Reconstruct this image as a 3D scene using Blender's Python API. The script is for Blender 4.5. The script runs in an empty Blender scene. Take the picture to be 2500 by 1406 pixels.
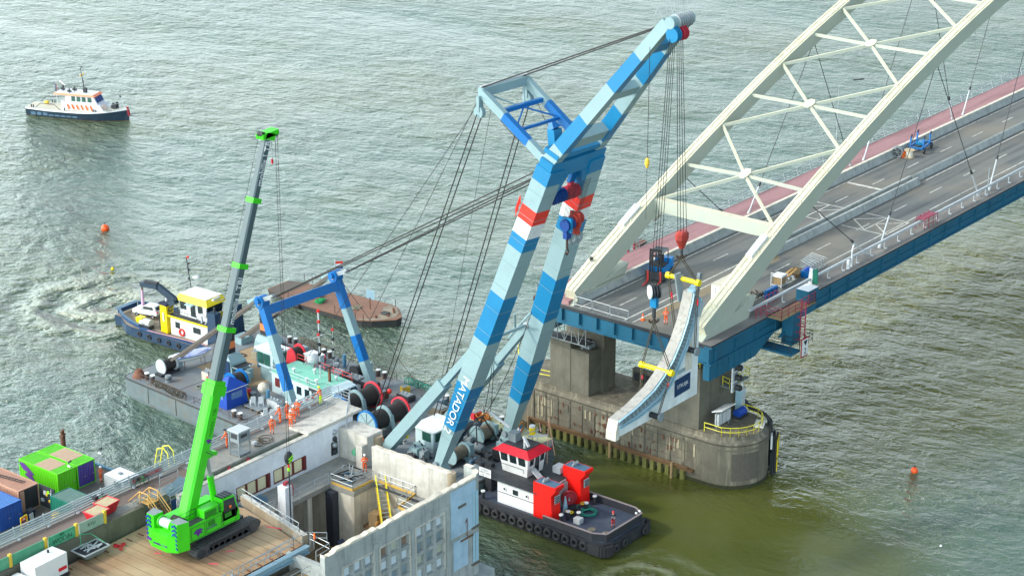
import bpy, bmesh, math, random
from mathutils import Vector as V3, Matrix
random.seed(7)
S = bpy.context.scene; COL = S.collection
R_ = math.radians
# ---------------------------------------------------------------- camera (drone, 103 m above the river, pitched 20.5 deg)
FPX, CX, CY, PITCH, AZ, CH = 5200.0, 1250.0, 703.0, R_(20.5), R_(38.5), 103.0
cF = V3((math.cos(AZ)*math.cos(PITCH), math.sin(AZ)*math.cos(PITCH), -math.sin(PITCH)))
cR = V3((math.sin(AZ), -math.cos(AZ), 0)); cU = cR.cross(cF); cC = V3((0, 0, CH))
cam = bpy.data.objects.new('camera', bpy.data.cameras.new('camera')); COL.objects.link(cam)
cam.data.sensor_width = 36; cam.data.lens = FPX/2500*36; cam.data.clip_start = 1; cam.data.clip_end = 9000
m = Matrix((cR, cU, -cF)).transposed().to_4x4(); m.translation = cC; cam.matrix_world = m
S.camera = cam
# ---------------------------------------------------------------- light
SUN_EL, SUN_AZ = R_(36), R_(142)      # azimuth from +X
SKY_SIDE, HAZE_COL = 1.0, (5.9, 7.0, 7.2, 1)
w = bpy.data.worlds.new('World'); S.world = w; w.use_nodes = True
nt = w.node_tree; bg = nt.nodes['Background']
sky = nt.nodes.new('ShaderNodeTexSky'); sky.sky_type = 'NISHITA'; sky.sun_disc = False
sky.sun_elevation = SUN_EL; sky.sun_rotation = R_(90) - SUN_AZ; sky.air_density = 1.0; sky.dust_density = 3.0; sky.ozone_density = 1.0
# thin bright haze over the clear sky: stronger near the horizon and on the sun's side, broken by soft cloud
def wn(t, **k):
    q = nt.nodes.new(t)
    for a_, v_ in k.items(): setattr(q, a_, v_)
    return q
def wm(op, a_, b_):
    q = wn('ShaderNodeMath', operation=op)
    for i_, v_ in enumerate((a_, b_)):
        if isinstance(v_, (int, float)): q.inputs[i_].default_value = v_
        else: nt.links.new(v_, q.inputs[i_])
    return q.outputs[0]
tcw = wn('ShaderNodeTexCoord'); dotn = wn('ShaderNodeVectorMath', operation='DOT_PRODUCT'); nt.links.new(tcw.outputs['Generated'], dotn.inputs[0]); dotn.inputs[1].default_value = (math.cos(SUN_AZ), math.sin(SUN_AZ), 0)
sep = wn('ShaderNodeSeparateXYZ'); nt.links.new(tcw.outputs['Generated'], sep.inputs[0])
el = wn('ShaderNodeMapRange'); nt.links.new(sep.outputs[2], el.inputs[0]); el.inputs[1].default_value = .05; el.inputs[2].default_value = .7; el.inputs[3].default_value = 2.3; el.inputs[4].default_value = .32
cn = wn('ShaderNodeTexNoise'); cn.inputs['Scale'].default_value = 2.5; cn.inputs['Detail'].default_value = 5; nt.links.new(tcw.outputs['Generated'], cn.inputs[0])
hz = wm('MULTIPLY', wm('MULTIPLY', wm('ADD', wm('MULTIPLY', dotn.outputs['Value'], SKY_SIDE), 1.), el.outputs[0]), wm('ADD', wm('MULTIPLY', cn.outputs[0], .6), .7))
hm = wn('ShaderNodeMix', data_type='RGBA', blend_type='MULTIPLY'); hm.inputs[0].default_value = 1; hm.inputs[6].default_value = HAZE_COL; nt.links.new(hz, hm.inputs[7])
ad = wn('ShaderNodeMix', data_type='RGBA', blend_type='ADD'); ad.inputs[0].default_value = 1; nt.links.new(sky.outputs[0], ad.inputs[6]); nt.links.new(hm.outputs[2], ad.inputs[7])
nt.links.new(ad.outputs[2], bg.inputs[0]); bg.inputs[1].default_value = 0.13
sl = bpy.data.lights.new('sun', 'SUN'); sl.energy = 1.75; sl.angle = R_(4); sl.color = (1, .94, .84)
sun = bpy.data.objects.new('sun', sl); COL.objects.link(sun)
sd = V3((math.cos(SUN_AZ)*math.cos(SUN_EL), math.sin(SUN_AZ)*math.cos(SUN_EL), math.sin(SUN_EL)))
sun.rotation_euler = sd.to_track_quat('Z', 'Y').to_euler(); sun.location = (0, 0, 200)
S.view_settings.view_transform = 'Standard'; S.view_settings.look = 'None'; S.view_settings.gamma = 1
S.view_settings.exposure = 0.3
# ---------------------------------------------------------------- surveying helpers: a sight line met with a real plane
def ray(x, y): return cF + cR*((x-CX)/FPX) - cU*((y-CY)/FPX)
def gz(x, y, z=0.): d = ray(x, y); return cC + d*((z-CH)/d.z)
def gy(x, y, Y): d = ray(x, y); return cC + d*(Y/d.y)
def gx(x, y, X): d = ray(x, y); return cC + d*(X/d.x)
def gp(x, y, P, n): d = ray(x, y); n = V3(n); return cC + d*((V3(P)-cC).dot(n)/d.dot(n))
def py(P): d = V3(P)-cC; return CY - FPX*d.dot(cU)/d.dot(cF)
def lerp(a, b, t): return V3(a)*(1-t) + V3(b)*t
def tpy(a, b, y):                      # parameter on the line a-b that is seen at height y
    lo, hi = -.3, 1.3; s = py(lerp(a, b, hi)) > py(lerp(a, b, lo))
    for _ in range(40):
        mid = (lo+hi)/2
        if (py(lerp(a, b, mid)) < y) == s: lo = mid
        else: hi = mid
    return lo
# ---------------------------------------------------------------- materials
MC = {}
def hx(h): 
    c = [int(h[i:i+2], 16)/255 for i in (0, 2, 4)]
    return tuple((x/12.92 if x <= .04045 else ((x+.055)/1.055)**2.4) for x in c)
def mat(name, col, rough=.5, metal=0., var=.12, scale=1.5, dirt=None, damt=.35, dscale=.6, bump=0., bscale=8., stretch=(1,1,1), emit=None):
    if name in MC: return MC[name]
    if isinstance(col, str): col = hx(col)
    m = bpy.data.materials.new(name); m.use_nodes = True; MC[name] = m
    n, l = m.node_tree.nodes, m.node_tree.links; b = n['Principled BSDF']
    b.inputs['Roughness'].default_value = rough; b.inputs['Metallic'].default_value = metal
    tc = n.new('ShaderNodeTexCoord'); mp = n.new('ShaderNodeMapping'); l.new(tc.outputs['Object'], mp.inputs[0]); mp.inputs['Scale'].default_value = stretch
    no = n.new('ShaderNodeTexNoise'); no.inputs['Scale'].default_value = scale; no.inputs['Detail'].default_value = 6; no.inputs['Roughness'].default_value = .65
    l.new(mp.outputs[0], no.inputs[0])
    cr = n.new('ShaderNodeValToRGB'); cr.color_ramp.elements[0].position = .3; cr.color_ramp.elements[1].position = .7
    cr.color_ramp.elements[0].color = tuple(max(0, c*(1-var)) for c in col)+(1,); cr.color_ramp.elements[1].color = tuple(min(1, c*(1+var)) for c in col)+(1,)
    l.new(no.outputs[0], cr.inputs[0]); out = cr.outputs[0]
    if dirt:
        if isinstance(dirt, str): dirt = hx(dirt)
        n2 = n.new('ShaderNodeTexNoise'); n2.inputs['Scale'].default_value = dscale; n2.inputs['Detail'].default_value = 9; n2.inputs['Roughness'].default_value = .72; l.new(mp.outputs[0], n2.inputs[0])
        r2 = n.new('ShaderNodeValToRGB'); r2.color_ramp.elements[0].position = .5; r2.color_ramp.elements[1].position = .72; l.new(n2.outputs[0], r2.inputs[0])
        mu = n.new('ShaderNodeMath'); mu.operation = 'MULTIPLY'; mu.inputs[1].default_value = damt; l.new(r2.outputs[0], mu.inputs[0])
        mx = n.new('ShaderNodeMix'); mx.data_type = 'RGBA'; l.new(mu.outputs[0], mx.inputs[0]); l.new(out, mx.inputs[6]); mx.inputs[7].default_value = tuple(dirt)+(1,); out = mx.outputs[2]
    l.new(out, b.inputs['Base Color'])
    if bump:
        n3 = n.new('ShaderNodeTexNoise'); n3.inputs['Scale'].default_value = bscale; n3.inputs['Detail'].default_value = 5; l.new(mp.outputs[0], n3.inputs[0])
        bp = n.new('ShaderNodeBump'); bp.inputs['Strength'].default_value = bump; bp.inputs['Distance'].default_value = .1; l.new(n3.outputs[0], bp.inputs['Height']); l.new(bp.outputs[0], b.inputs['Normal'])
    if emit: b.inputs['Emission Color'].default_value = tuple(col)+(1,); b.inputs['Emission Strength'].default_value = emit
    return m
def M(name): return MC[name]
for a in [
 ('paint_grey', '87a3a8', .45, 0, .05, .4, '6d8588', .3, .5), ('paint_blue', '0a76a6', .4, 0, .06, .4, '0a5f96', .35, .5), ('paint_red', 'e23022', .45, 0, .06), ('paint_white', 'dfe3e4', .4, 0, .04, .8, 'a9a79c', .3, .7),
 ('bright_blue', '0b66aa', .35, 0, .06), ('steel_dark', '3b3f44', .6, .3, .2), ('rope_steel', '2b2a29', .6, .2, .1), ('rope_sling', '4a4436', .8, 0, .1), ('black', '22252a', .6, 0, .2), ('rubber', '2a2b2e', .85, 0, .25, 3., '3a3a38', .5, 2.),
 ('deck_grey', '727b80', .75, 0, .14, .35, '8a7358', .75, .2, .1, 3.), ('hull_grey', '5f6e72', .7, 0, .15, .8, '77614a', .5, .5), ('hull_wear', '3c4243', .8, 0, .2, .8, '5a4a3a', .6, .5), ('hull_blue', '173f6b', .5, 0, .1, .8, '3a3f44', .5, .6), ('hull_navy', '1e3a55', .45, 0, .1), ('hull_black', '2d3138', .55, 0, .2, 1., '4a4038', .5, .8),
 ('glass', '1d2b30', .08, 0, .3), ('glass_green', '2f5a50', .08, 0, .3), ('yellow', 'f2d80c', .4, 0, .05), ('yellow_dull', 'd9b53c', .6, 0, .1), ('orange', 'f06a1c', .5, 0, .06), ('hivis', 'f2601a', .6, 0, .08), ('hivis_y', 'cdf02a', .6, 0, .05), ('reflect', 'd8dad6', .4, 0, .05),
 ('skin', 'b98263', .6, 0, .05), ('navy', '1d2742', .8, 0, .1), ('red_cloth', 'b8232b', .7, 0, .08), ('helmet_white', 'e6e8ea', .35, 0, .02), ('helmet_red', 'd0232b', .35, 0, .02), ('hair', '2b211a', .8, 0, .1),
 ('galv', 'a4adb1', .45, .4, .1), ('grey_light', 'b5bcbf', .5, 0, .08), ('grey_mid', '7f8a8f', .6, 0, .1), ('rust', '6b4534', .85, 0, .25, 1.5, '8a6a55', .5, .9), ('rust_deck', '80604f', .85, 0, .18, .5, '4f4640', .55, .3), ('wood', 'c49a58', .75, 0, .15, 3.), ('wood_dark', '6b5238', .8, 0, .2, 3.),
 ('arch_top_lit', 'd2cfb6', .55, 0, .05, .3, 'a39c7c', .5, .35), ('arch_side_shade', 'b0b7a8', .5, 0, .05, .3, '8ea3a3', .4, .3), ('bridge_blue', '1d607c', .5, 0, .1, .5, '274f60', .5, .4, 0, 8, (1,1,.4)),  # one arch paint in two tones: lit top, shaded side, put into the colour
 ('orange_buoy', 'f05a1e', .4, 0, .05), ('green_rope', '2f8f7c', .8, 0, .2), ('tan_rope', 'a8793f', .9, 0, .25, 6.), ('teal_roof', '7fc9b2', .6, 0, .06, .8, '5fa08f', .4, .8), ('crane_green', '3bcb16', .45, 0, .05, .5, '2f8f18', .3, .9), ('boom_grey', '4d5f64', .4, .1, .06, .3, '3d4a4e', .4, .6),
 ('drum_rope', '33312f', .7, .2, .25, 6.), ('cont_green', '62cf16', .5, 0, .06, .5, '4b9a1b', .3, .6), ('cont_purple', '4d3f93', .5, 0, .08), ('cont_teal', '16705e', .5, 0, .1, .5, '255048', .5, .7), ('cont_blue', '1d53a8', .5, 0, .1, .5, '2c4674', .5, .7), ('cont_pink', 'c79a83', .6, 0, .1, .8, '97705f', .5, .8), ('cont_rooftan', 'b49a80', .7, 0, .1), ('purple', '5a2b86', .5, 0, .05),
 ('skip_red', 'c8202e', .5, 0, .1, 1., '8c3a36', .5, 1.), ('sand', 'b8a888', .95, 0, .15, 4.), ('cream_pane', 'e8e2bb', .3, 0, .06, 3.), ('frame_maroon', '6b2c2c', .5, 0, .1), ('tarp_blue', '1546a6', .5, 0, .12, 2.), ('ladder_maroon', '94324a', .5, 0, .1), ('bike_green', '1f9e4c', .5, 0, .1), ('sign_blue', '173f8a', .5, 0, .03), ('lime', '8fe81c', .5, 0, .05), ('tug_red', 'd3152a', .4, 0, .05, 1., '9f1a28', .3, 1.),
 ('pallet_wood', '8f7a58', .8, 0, .2, 3.), ('truck_tan', 'cfc8b4', .5, 0, .05, 1., 'a79f88', .4, .8),
]: mat(*a)
def concrete(name, col, d1, d2, streak=True, sc=1.):
    m = mat(name, col, .85, 0, .14, .9*sc, d1, .7, .35*sc, .25, 5.)
    n, l = m.node_tree.nodes, m.node_tree.links; b = n['Principled BSDF']; src = b.inputs['Base Color'].links[0].from_socket
    tc = n.new('ShaderNodeTexCoord'); mp = n.new('ShaderNodeMapping'); mp.inputs['Scale'].default_value = (1.3, 1.3, .10 if streak else 1.)
    l.new(tc.outputs['Object'], mp.inputs[0]); no = n.new('ShaderNodeTexNoise'); no.inputs['Scale'].default_value = 1.1*sc; no.inputs['Detail'].default_value = 8; no.inputs['Roughness'].default_value = .7; l.new(mp.outputs[0], no.inputs[0])
    r = n.new('ShaderNodeValToRGB'); r.color_ramp.elements[0].position = .5; r.color_ramp.elements[1].position = .66; l.new(no.outputs[0], r.inputs[0])
    mu = n.new('ShaderNodeMath'); mu.operation = 'MULTIPLY'; mu.inputs[1].default_value = .6; l.new(r.outputs[0], mu.inputs[0])
    mx = n.new('ShaderNodeMix'); mx.data_type = 'RGBA'; l.new(mu.outputs[0], mx.inputs[0]); l.new(src, mx.inputs[6]); mx.inputs[7].default_value = hx(d2)+(1,); l.new(mx.outputs[2], b.inputs['Base Color'])
    return m
concrete('conc_pier', '6b675a', '3d3a2c', 'a8a088'); concrete('conc_stem', '6a685c', '45443a', '55534a'); concrete('conc_wall', 'a5aba8', '7d8583', '6f7776'); concrete('conc_pale', 'c4c2b9', '9a968a', '8a857a'); concrete('conc_white', 'dde2e8', 'b9bfc6', 'cdd3da', sc=.6)
concrete('conc_cream', 'd4cfc0', 'b0a896', 'a89f8c'); concrete('conc_break', 'd8cfbd', 'b9a68c', 'e6e0d2', False, 3.); concrete('conc_floor', '8d8f8b', '6a6c69', 'a49a86', False, 1.); concrete('load_white', 'e0e7e8', 'bcc5c5', 'cbd2d0', True, .8)
concrete('load_grey', 'a5a49e', '827f78', '6f6c66', False, 1.5)
def noise_mix(name, base, c2, scale, stretch, rough=.85, lo=.45, hi=.65, c3=None, s3=.1):
    m = mat(name, base, rough, 0, .1, 2.5, None, 0, 0, .15, 12.)
    n, l = m.node_tree.nodes, m.node_tree.links; b = n['Principled BSDF']; src = b.inputs['Base Color'].links[0].from_socket
    for c, s, st in ((c2, scale, stretch),) + (((c3, s3, (1,1,1)),) if c3 else ()):
        tc = n.new('ShaderNodeTexCoord'); mp = n.new('ShaderNodeMapping'); mp.inputs['Scale'].default_value = st; l.new(tc.outputs['Object'], mp.inputs[0])
        no = n.new('ShaderNodeTexNoise'); no.inputs['Scale'].default_value = s; no.inputs['Detail'].default_value = 6; l.new(mp.outputs[0], no.inputs[0])
        r = n.new('ShaderNodeMapRange'); r.inputs[1].default_value = lo; r.inputs[2].default_value = hi; l.new(no.outputs[0], r.inputs[0])
        mx = n.new('ShaderNodeMix'); mx.data_type = 'RGBA'; l.new(r.outputs[0], mx.inputs[0]); l.new(src, mx.inputs[6]); mx.inputs[7].default_value = hx(c)+(1,); src = mx.outputs[2]
    l.new(src, b.inputs['Base Color']); return m
noise_mix('asphalt', '6f7270', '565a5a', .9, (.03, 1, 1), c3='7d7a70', s3=.09)
noise_mix('asphalt_pier', '6f6d6a', '8a8781', .5, (.3, 1, 1))
noise_mix('cycle_red', 'a07a7c', '8a6769', .8, (.1, 1, 1))
noise_mix('plank', 'a08262', '75604a', .9, (1.3, .06, 1), c3='b39c7c', s3=.2)
noise_mix('white_line', 'cfcfc6', 'a4a49c', 2., (1, 1, 1))
# ---------------------------------------------------------------- mesh builder
class MB:
    def __init__(s): s.v = []; s.f = []; s.mi = []; s.ms = []; s.sm = []
    def _m(s, m):
        m = m or 'paint_grey'
        if m not in s.ms: s.ms.append(m)
        return s.ms.index(m)
    def add(s, vs, fs, m, smooth=False):
        o = len(s.v); s.v += [V3(v) for v in vs]; k = s._m(m)
        for f in fs: s.f.append([o+i for i in f]); s.mi.append(k); s.sm.append(smooth)
        return s
    def hexa(s, c, m, tm=None):         # 8 corners: bottom loop, top loop
        s.add(c, [(3,2,1,0),(0,1,5,4),(1,2,6,5),(2,3,7,6),(3,0,4,7)], m); s.add(c[4:], [(0,1,2,3)], tm or m); return s
    def box(s, c, d, m, rz=0, tm=None, taper=1.):
        c = V3(c); r = Matrix.Rotation(rz, 3, 'Z'); x, y, z = d[0]/2, d[1]/2, d[2]/2
        P = [c + r @ V3((a*x*t, b*y*t, e*z)) for e, t in ((-1, 1), (1, taper)) for a, b in ((-1,-1),(1,-1),(1,1),(-1,1))]
        return s.hexa(P, m, tm)
    def bz(s, x0, x1, y0, y1, z0, z1, m, tm=None): return s.box(((x0+x1)/2, (y0+y1)/2, (z0+z1)/2), (abs(x1-x0), abs(y1-y0), abs(z1-z0)), m, 0, tm)
    def fr(s, p0, p1, up=(0,0,1)):
        d = (V3(p1)-V3(p0)).normalized(); u = V3(up)
        if abs(d.dot(u)) > .999: u = V3((1,0,0))
        x = d.cross(u).normalized(); return d, x, x.cross(d)
    def beam(s, p0, p1, w, h, m, up=(0,0,1), w1=None, h1=None, tm=None):   # tm: material of the +up face
        p0, p1 = V3(p0), V3(p1); d, x, u = s.fr(p0, p1, up); w1 = w if w1 is None else w1; h1 = h if h1 is None else h1
        P = [p0+x*a*w/2+u*b*h/2 for a, b in ((-1,-1),(1,-1),(1,1),(-1,1))]+[p1+x*a*w1/2+u*b*h1/2 for a, b in ((-1,-1),(1,-1),(1,1),(-1,1))]
        s.add(P, [(3,2,1,0),(0,1,5,4),(1,2,6,5),(3,0,4,7),(4,5,6,7)], m); s.add(P, [(2,3,7,6)], tm or m); return s
    def tube(s, p0, p1, r, m, n=8, r1=None, caps=True):
        p0, p1 = V3(p0), V3(p1)
        if (p1-p0).length < 1e-6: return s
        r1 = r if r1 is None else r1; d, x, u = s.fr(p0, p1)
        P = [p+(x*math.cos(2*math.pi*i/n)+u*math.sin(2*math.pi*i/n))*q for p, q in ((p0, r), (p1, r1)) for i in range(n)]
        s.add(P, [(i, (i+1) % n, n+(i+1) % n, n+i) for i in range(n)], m, n > 6)
        if caps: s.add(P[:n], [tuple(range(n))[::-1]], m); s.add(P[n:], [tuple(range(n))], m)
        return s
    def path(s, pts, r, m, n=6):
        for a, b in zip(pts, pts[1:]): s.tube(a, b, r, m, n)
        return s
    def prism(s, loop, vec, m, tm=None):     # extrude a planar polygon along vec
        L = [V3(p) for p in loop]; v = V3(vec); n = len(L)
        s.add(L+[p+v for p in L], [(i, (i+1) % n, n+(i+1) % n, n+i) for i in range(n)]+[tuple(range(n))[::-1]], m); s.add([p+v for p in L], [tuple(range(n))], tm or m); return s
    def loft(s, rings, m, caps=True, smooth=False):
        n = len(rings[0]); P = [V3(p) for r in rings for p in r]
        s.add(P, [(k*n+i, k*n+(i+1) % n, (k+1)*n+(i+1) % n, (k+1)*n+i) for k in range(len(rings)-1) for i in range(n)], m, smooth)
        if caps: s.add(P[:n], [tuple(range(n))[::-1]], m); s.add(P[-n:], [tuple(range(n))], m)
        return s
    def ball(s, c, r, m, seg=12, sc=(1,1,1)):
        c = V3(c); rings = [[c+V3((math.cos(2*math.pi*i/seg)*math.sin(t)*r*sc[0], math.sin(2*math.pi*i/seg)*math.sin(t)*r*sc[1], -math.cos(t)*r*sc[2])) for i in range(seg)] for t in [math.pi*(k+.02)/(seg//2+.04) for k in range(seg//2+1)]]
        return s.loft(rings, m, True, True)
    def torus(s, c, ax, R, r, m, n=14, k=8):
        c = V3(c); d = V3(ax).normalized(); x = d.orthogonal().normalized(); y = d.cross(x); P = []
        for i in range(n):
            a = 2*math.pi*i/n; e = x*math.cos(a)+y*math.sin(a)
            for j in range(k): b = 2*math.pi*j/k; P.append(c+e*(R+r*math.cos(b))+d*(r*math.sin(b)))
        s.add(P, [(i*k+j, ((i+1) % n)*k+j, ((i+1) % n)*k+(j+1) % k, i*k+(j+1) % k) for i in range(n) for j in range(k)], m, True); return s
    def disc(s, c, ax, r, t, m, n=20, hole=0):
        c = V3(c); d = V3(ax).normalized(); return s.tube(c-d*t/2, c+d*t/2, r, m, n)
    def rail(s, pts, h, m, nr=3, r=.03, sp=1.5):
        pts = [V3(p) for p in pts]; U = V3((0,0,h))
        for a, b in zip(pts, pts[1:]):
            for k in range(1, nr+1): s.tube(a+U*k/nr, b+U*k/nr, r, m, 5)
            n = max(1, int((b-a).length/sp))
            for k in range(n+1): p = lerp(a, b, k/n); s.tube(p, p+U, r, m, 5)
        return s
    def build(s, name, parent=None, world=True):
        me = bpy.data.meshes.new(name); o = bpy.data.objects.new(name, me); COL.objects.link(o)
        vs = s.v
        if parent is not None:
            if world: inv = parent.matrix_world.inverted(); vs = [inv @ v for v in vs]
            o.parent = parent; o.matrix_world = parent.matrix_world.copy()
            o.matrix_parent_inverse = Matrix.Identity(4); o.location = (0,0,0); o.rotation_euler = (0,0,0)
        me.from_pydata([tuple(v) for v in vs], [], s.f)
        for k in s.ms: me.materials.append(M(k))
        me.polygons.foreach_set('material_index', s.mi); me.polygons.foreach_set('use_smooth', s.sm)
        bm = bmesh.new(); bm.from_mesh(me); bmesh.ops.recalc_face_normals(bm, faces=bm.faces); bm.to_mesh(me); bm.free()
        if parent is not None and parent.parent is None: o.matrix_world = parent.matrix_world
        elif parent is not None: o.matrix_world = parent.matrix_world
        return o
def thing(name, label, cat, loc=(0,0,0), rz=0, group=None, sc=1.):
    o = bpy.data.objects.new(name, None); COL.objects.link(o); o.empty_display_size = .5
    o.location = loc; o.rotation_euler = (0, 0, rz); o.scale = (sc, sc, sc)
    o.matrix_world = Matrix.LocRotScale(V3(loc), Matrix.Rotation(rz, 3, 'Z'), V3((sc,sc,sc)))
    o['label'] = label; o['category'] = cat
    if group: o['group'] = group
    return o
def tag(o, label, cat, group=None):
    o['label'] = label; o['category'] = cat
    if group: o['group'] = group
    return o
def struct(o, kind='structure'): o['kind'] = kind; return o
def clone(root, loc, rz=0, label=None, group=None):
    def cp(o, par):
        c = o.copy(); COL.objects.link(c); c.parent = par
        for ch in o.children: cp(ch, c)
        return c
    r = cp(root, None); r.location = loc; r.rotation_euler = (0, 0, rz)
    if label: r['label'] = label
    if group: r['group'] = group
    return r
def text(name, s, size, o, xd, yd, m, parent, depth=.02, sx=1.):      # lettering laid on a real surface, built as thin raised letters
    cu = bpy.data.curves.new('t', 'FONT'); cu.body = s; cu.size = size; cu.extrude = depth; cu.align_x = 'CENTER'; cu.align_y = 'CENTER'
    t = bpy.data.objects.new('t', cu); COL.objects.link(t)
    me = bpy.data.meshes.new_from_object(t.evaluated_get(bpy.context.evaluated_depsgraph_get())); bpy.data.objects.remove(t)
    xd = V3(xd).normalized(); yd = V3(yd); yd = (yd-xd*yd.dot(xd)).normalized(); zd = xd.cross(yd)
    A = Matrix((xd*sx, yd, zd)).transposed().to_4x4(); A.translation = V3(o)
    me.transform(parent.matrix_world.inverted() @ A); me.materials.clear(); me.materials.append(M(m))
    ob = bpy.data.objects.new(name, me); COL.objects.link(ob); ob.parent = parent; ob.matrix_world = parent.matrix_world
    return ob
mat('algae', '34371f', .8, 0, .3, 2.); mat('conc_streak', 'a79f86', .9, 0, .2, 3., '6f6a58', .7, 2.); mat('sand_thin', '8c8068', .9, 0, .15, 2., '747167', .8, .5)
# ================================================================ WATER
def water():
    mb = MB(); mb.add([(-1500,-1500,0),(3500,-1500,0),(3500,4000,0),(-1500,4000,0)], [(0,1,2,3)], 'black')
    o = mb.build('water'); struct(o); o.data.materials.clear()
    m = bpy.data.materials.new('river_water'); m.use_nodes = True; o.data.materials.append(m)
    n, l = m.node_tree.nodes, m.node_tree.links; b = n['Principled BSDF']
    geo = n.new('ShaderNodeNewGeometry'); P = geo.outputs['Position']
    def N(t, **k):
        q = n.new(t)
        for a, v in k.items(): setattr(q, a, v)
        return q
    def math_(op, a, bb=None, c=None):
        q = N('ShaderNodeMath', operation=op)
        for i, v in enumerate((a, bb, c)):
            if v is None: continue
            if isinstance(v, (int, float)): q.inputs[i].default_value = v
            else: l.new(v, q.inputs[i])
        return q.outputs[0]
    def mapr(v, a, b_, c=0, d=1, smooth=True):
        q = N('ShaderNodeMapRange'); q.interpolation_type = 'SMOOTHSTEP' if smooth else 'LINEAR'
        l.new(v, q.inputs[0])
        for i, x in enumerate((a, b_, c, d)): q.inputs[i+1].default_value = x
        return q.outputs[0]
    def noise(scale, stretch=(1,1,1), rot=0, detail=3, rough=.55, dist=0., loc=(0,0,0)):
        mp = N('ShaderNodeMapping'); mp.inputs['Rotation'].default_value = (0,0,rot); mp.inputs['Scale'].default_value = stretch; mp.inputs['Location'].default_value = loc; l.new(P, mp.inputs[0])
        t = N('ShaderNodeTexNoise'); t.inputs['Scale'].default_value = scale; t.inputs['Detail'].default_value = detail; t.inputs['Roughness'].default_value = rough; t.inputs['Distortion'].default_value = dist; l.new(mp.outputs[0], t.inputs[0]); return t.outputs[0]
    def dist(c, sx=1., sy=1.):
        mp = N('ShaderNodeMapping'); mp.vector_type = 'TEXTURE'; mp.inputs['Location'].default_value = (c[0], c[1], 0); mp.inputs['Scale'].default_value = (sx, sy, 1); l.new(P, mp.inputs[0])
        q = N('ShaderNodeVectorMath', operation='LENGTH'); l.new(mp.outputs[0], q.inputs[0]); return q.outputs['Value']
    rot = R_(-30)
    w1 = noise(.5, (1, .62, 1), rot, 5, .6, .3)
    w1b = noise(.62, (1, .6, 1), rot+.9, 4, .6, .2, (7,3,0))
    w2 = noise(.22, (1, .6, 1), rot+.4, 2, .5)
    w3 = noise(.03, (1, .3, 1), rot-.15, 2, .5)      # long gusts and old wakes
    calm = mapr(dist((170, 110), 19, 28), .6, 1.2, .0, 1.)      # sheltered water in the opening between the piers
    gust = mapr(w3, .38, .62, .62, 1.2)
    amp = math_('MULTIPLY', gust, math_('ADD', math_('MULTIPLY', calm, .9), .10))
    h = math_('MULTIPLY', math_('ADD', math_('MULTIPLY', math_('ABSOLUTE', math_('SUBTRACT', w1, .5)), -1.35), math_('ADD', math_('MULTIPLY', w1b, .6), math_('MULTIPLY', w2, 1.7))), amp)
    h = math_('ADD', h, math_('MULTIPLY', w3, 4.5))
    # wash thrown up by the working tugs: warped rings that fade out with distance
    foam = None
    for c, R0, k, a in (((177, 210), 19, 1.0, .9), ((158, 108.5), 8, 2.0, .12)):
        d = dist(c); dn = math_('ADD', d, math_('MULTIPLY', noise(.22, detail=3, loc=(c[0],0,0)), 7.))
        s = math_('SINE', math_('MULTIPLY', dn, k)); f = mapr(d, 0, R0*1.25, 1, 0)
        h = math_('ADD', h, math_('MULTIPLY', math_('MULTIPLY', s, f), a))
        q = math_('MULTIPLY', mapr(d, R0*.2, R0, 1, 0), mapr(math_('ADD', math_('MULTIPLY', s, .22), noise(.9, (1,.4,1), rot, 7, .75, 1.5, (c[0],3,0))), .42, .8))
        if R0 < 10: q = math_('MULTIPLY', q, .5)
        foam = q if foam is None else math_('ADD', foam, q)
    bp = N('ShaderNodeBump'); bp.inputs['Strength'].default_value = 1.; bp.inputs['Distance'].default_value = 1.; l.new(h, bp.inputs['Height']); l.new(bp.outputs[0], b.inputs['Normal'])
    # silt in the water: grey-green in the stream, olive where the sheltered water is stirred up
    mx = N('ShaderNodeMix', data_type='RGBA'); l.new(math_('MULTIPLY', math_('SUBTRACT', 1., calm), .9), mx.inputs[0]); mx.inputs[6].default_value = WATER_A; mx.inputs[7].default_value = WATER_B
    mx2 = N('ShaderNodeMix', data_type='RGBA'); l.new(math_('MAXIMUM', mapr(noise(.02, detail=3), .4, .65, 0, .35), math_('MULTIPLY', mapr(dist((240, 116), 75, 30), .5, 1.2, 1, 0), 1.)), mx2.inputs[0]); l.new(mx.outputs[2], mx2.inputs[6]); mx2.inputs[7].default_value = WATER_C
    mx3 = N('ShaderNodeMix', data_type='RGBA'); l.new(math_('MULTIPLY', foam, .7), mx3.inputs[0]); l.new(mx2.outputs[2], mx3.inputs[6]); mx3.inputs[7].default_value = (.42,.45,.33,1)
    l.new(mx3.outputs[2], b.inputs['Base Color']); b.inputs['Roughness'].default_value = .13; b.inputs['IOR'].default_value = 1.62
    return o
WATER_A, WATER_B, WATER_C = (.065,.12,.09,1), (.072,.084,.018,1), (.10,.105,.016,1)
water()
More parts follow.
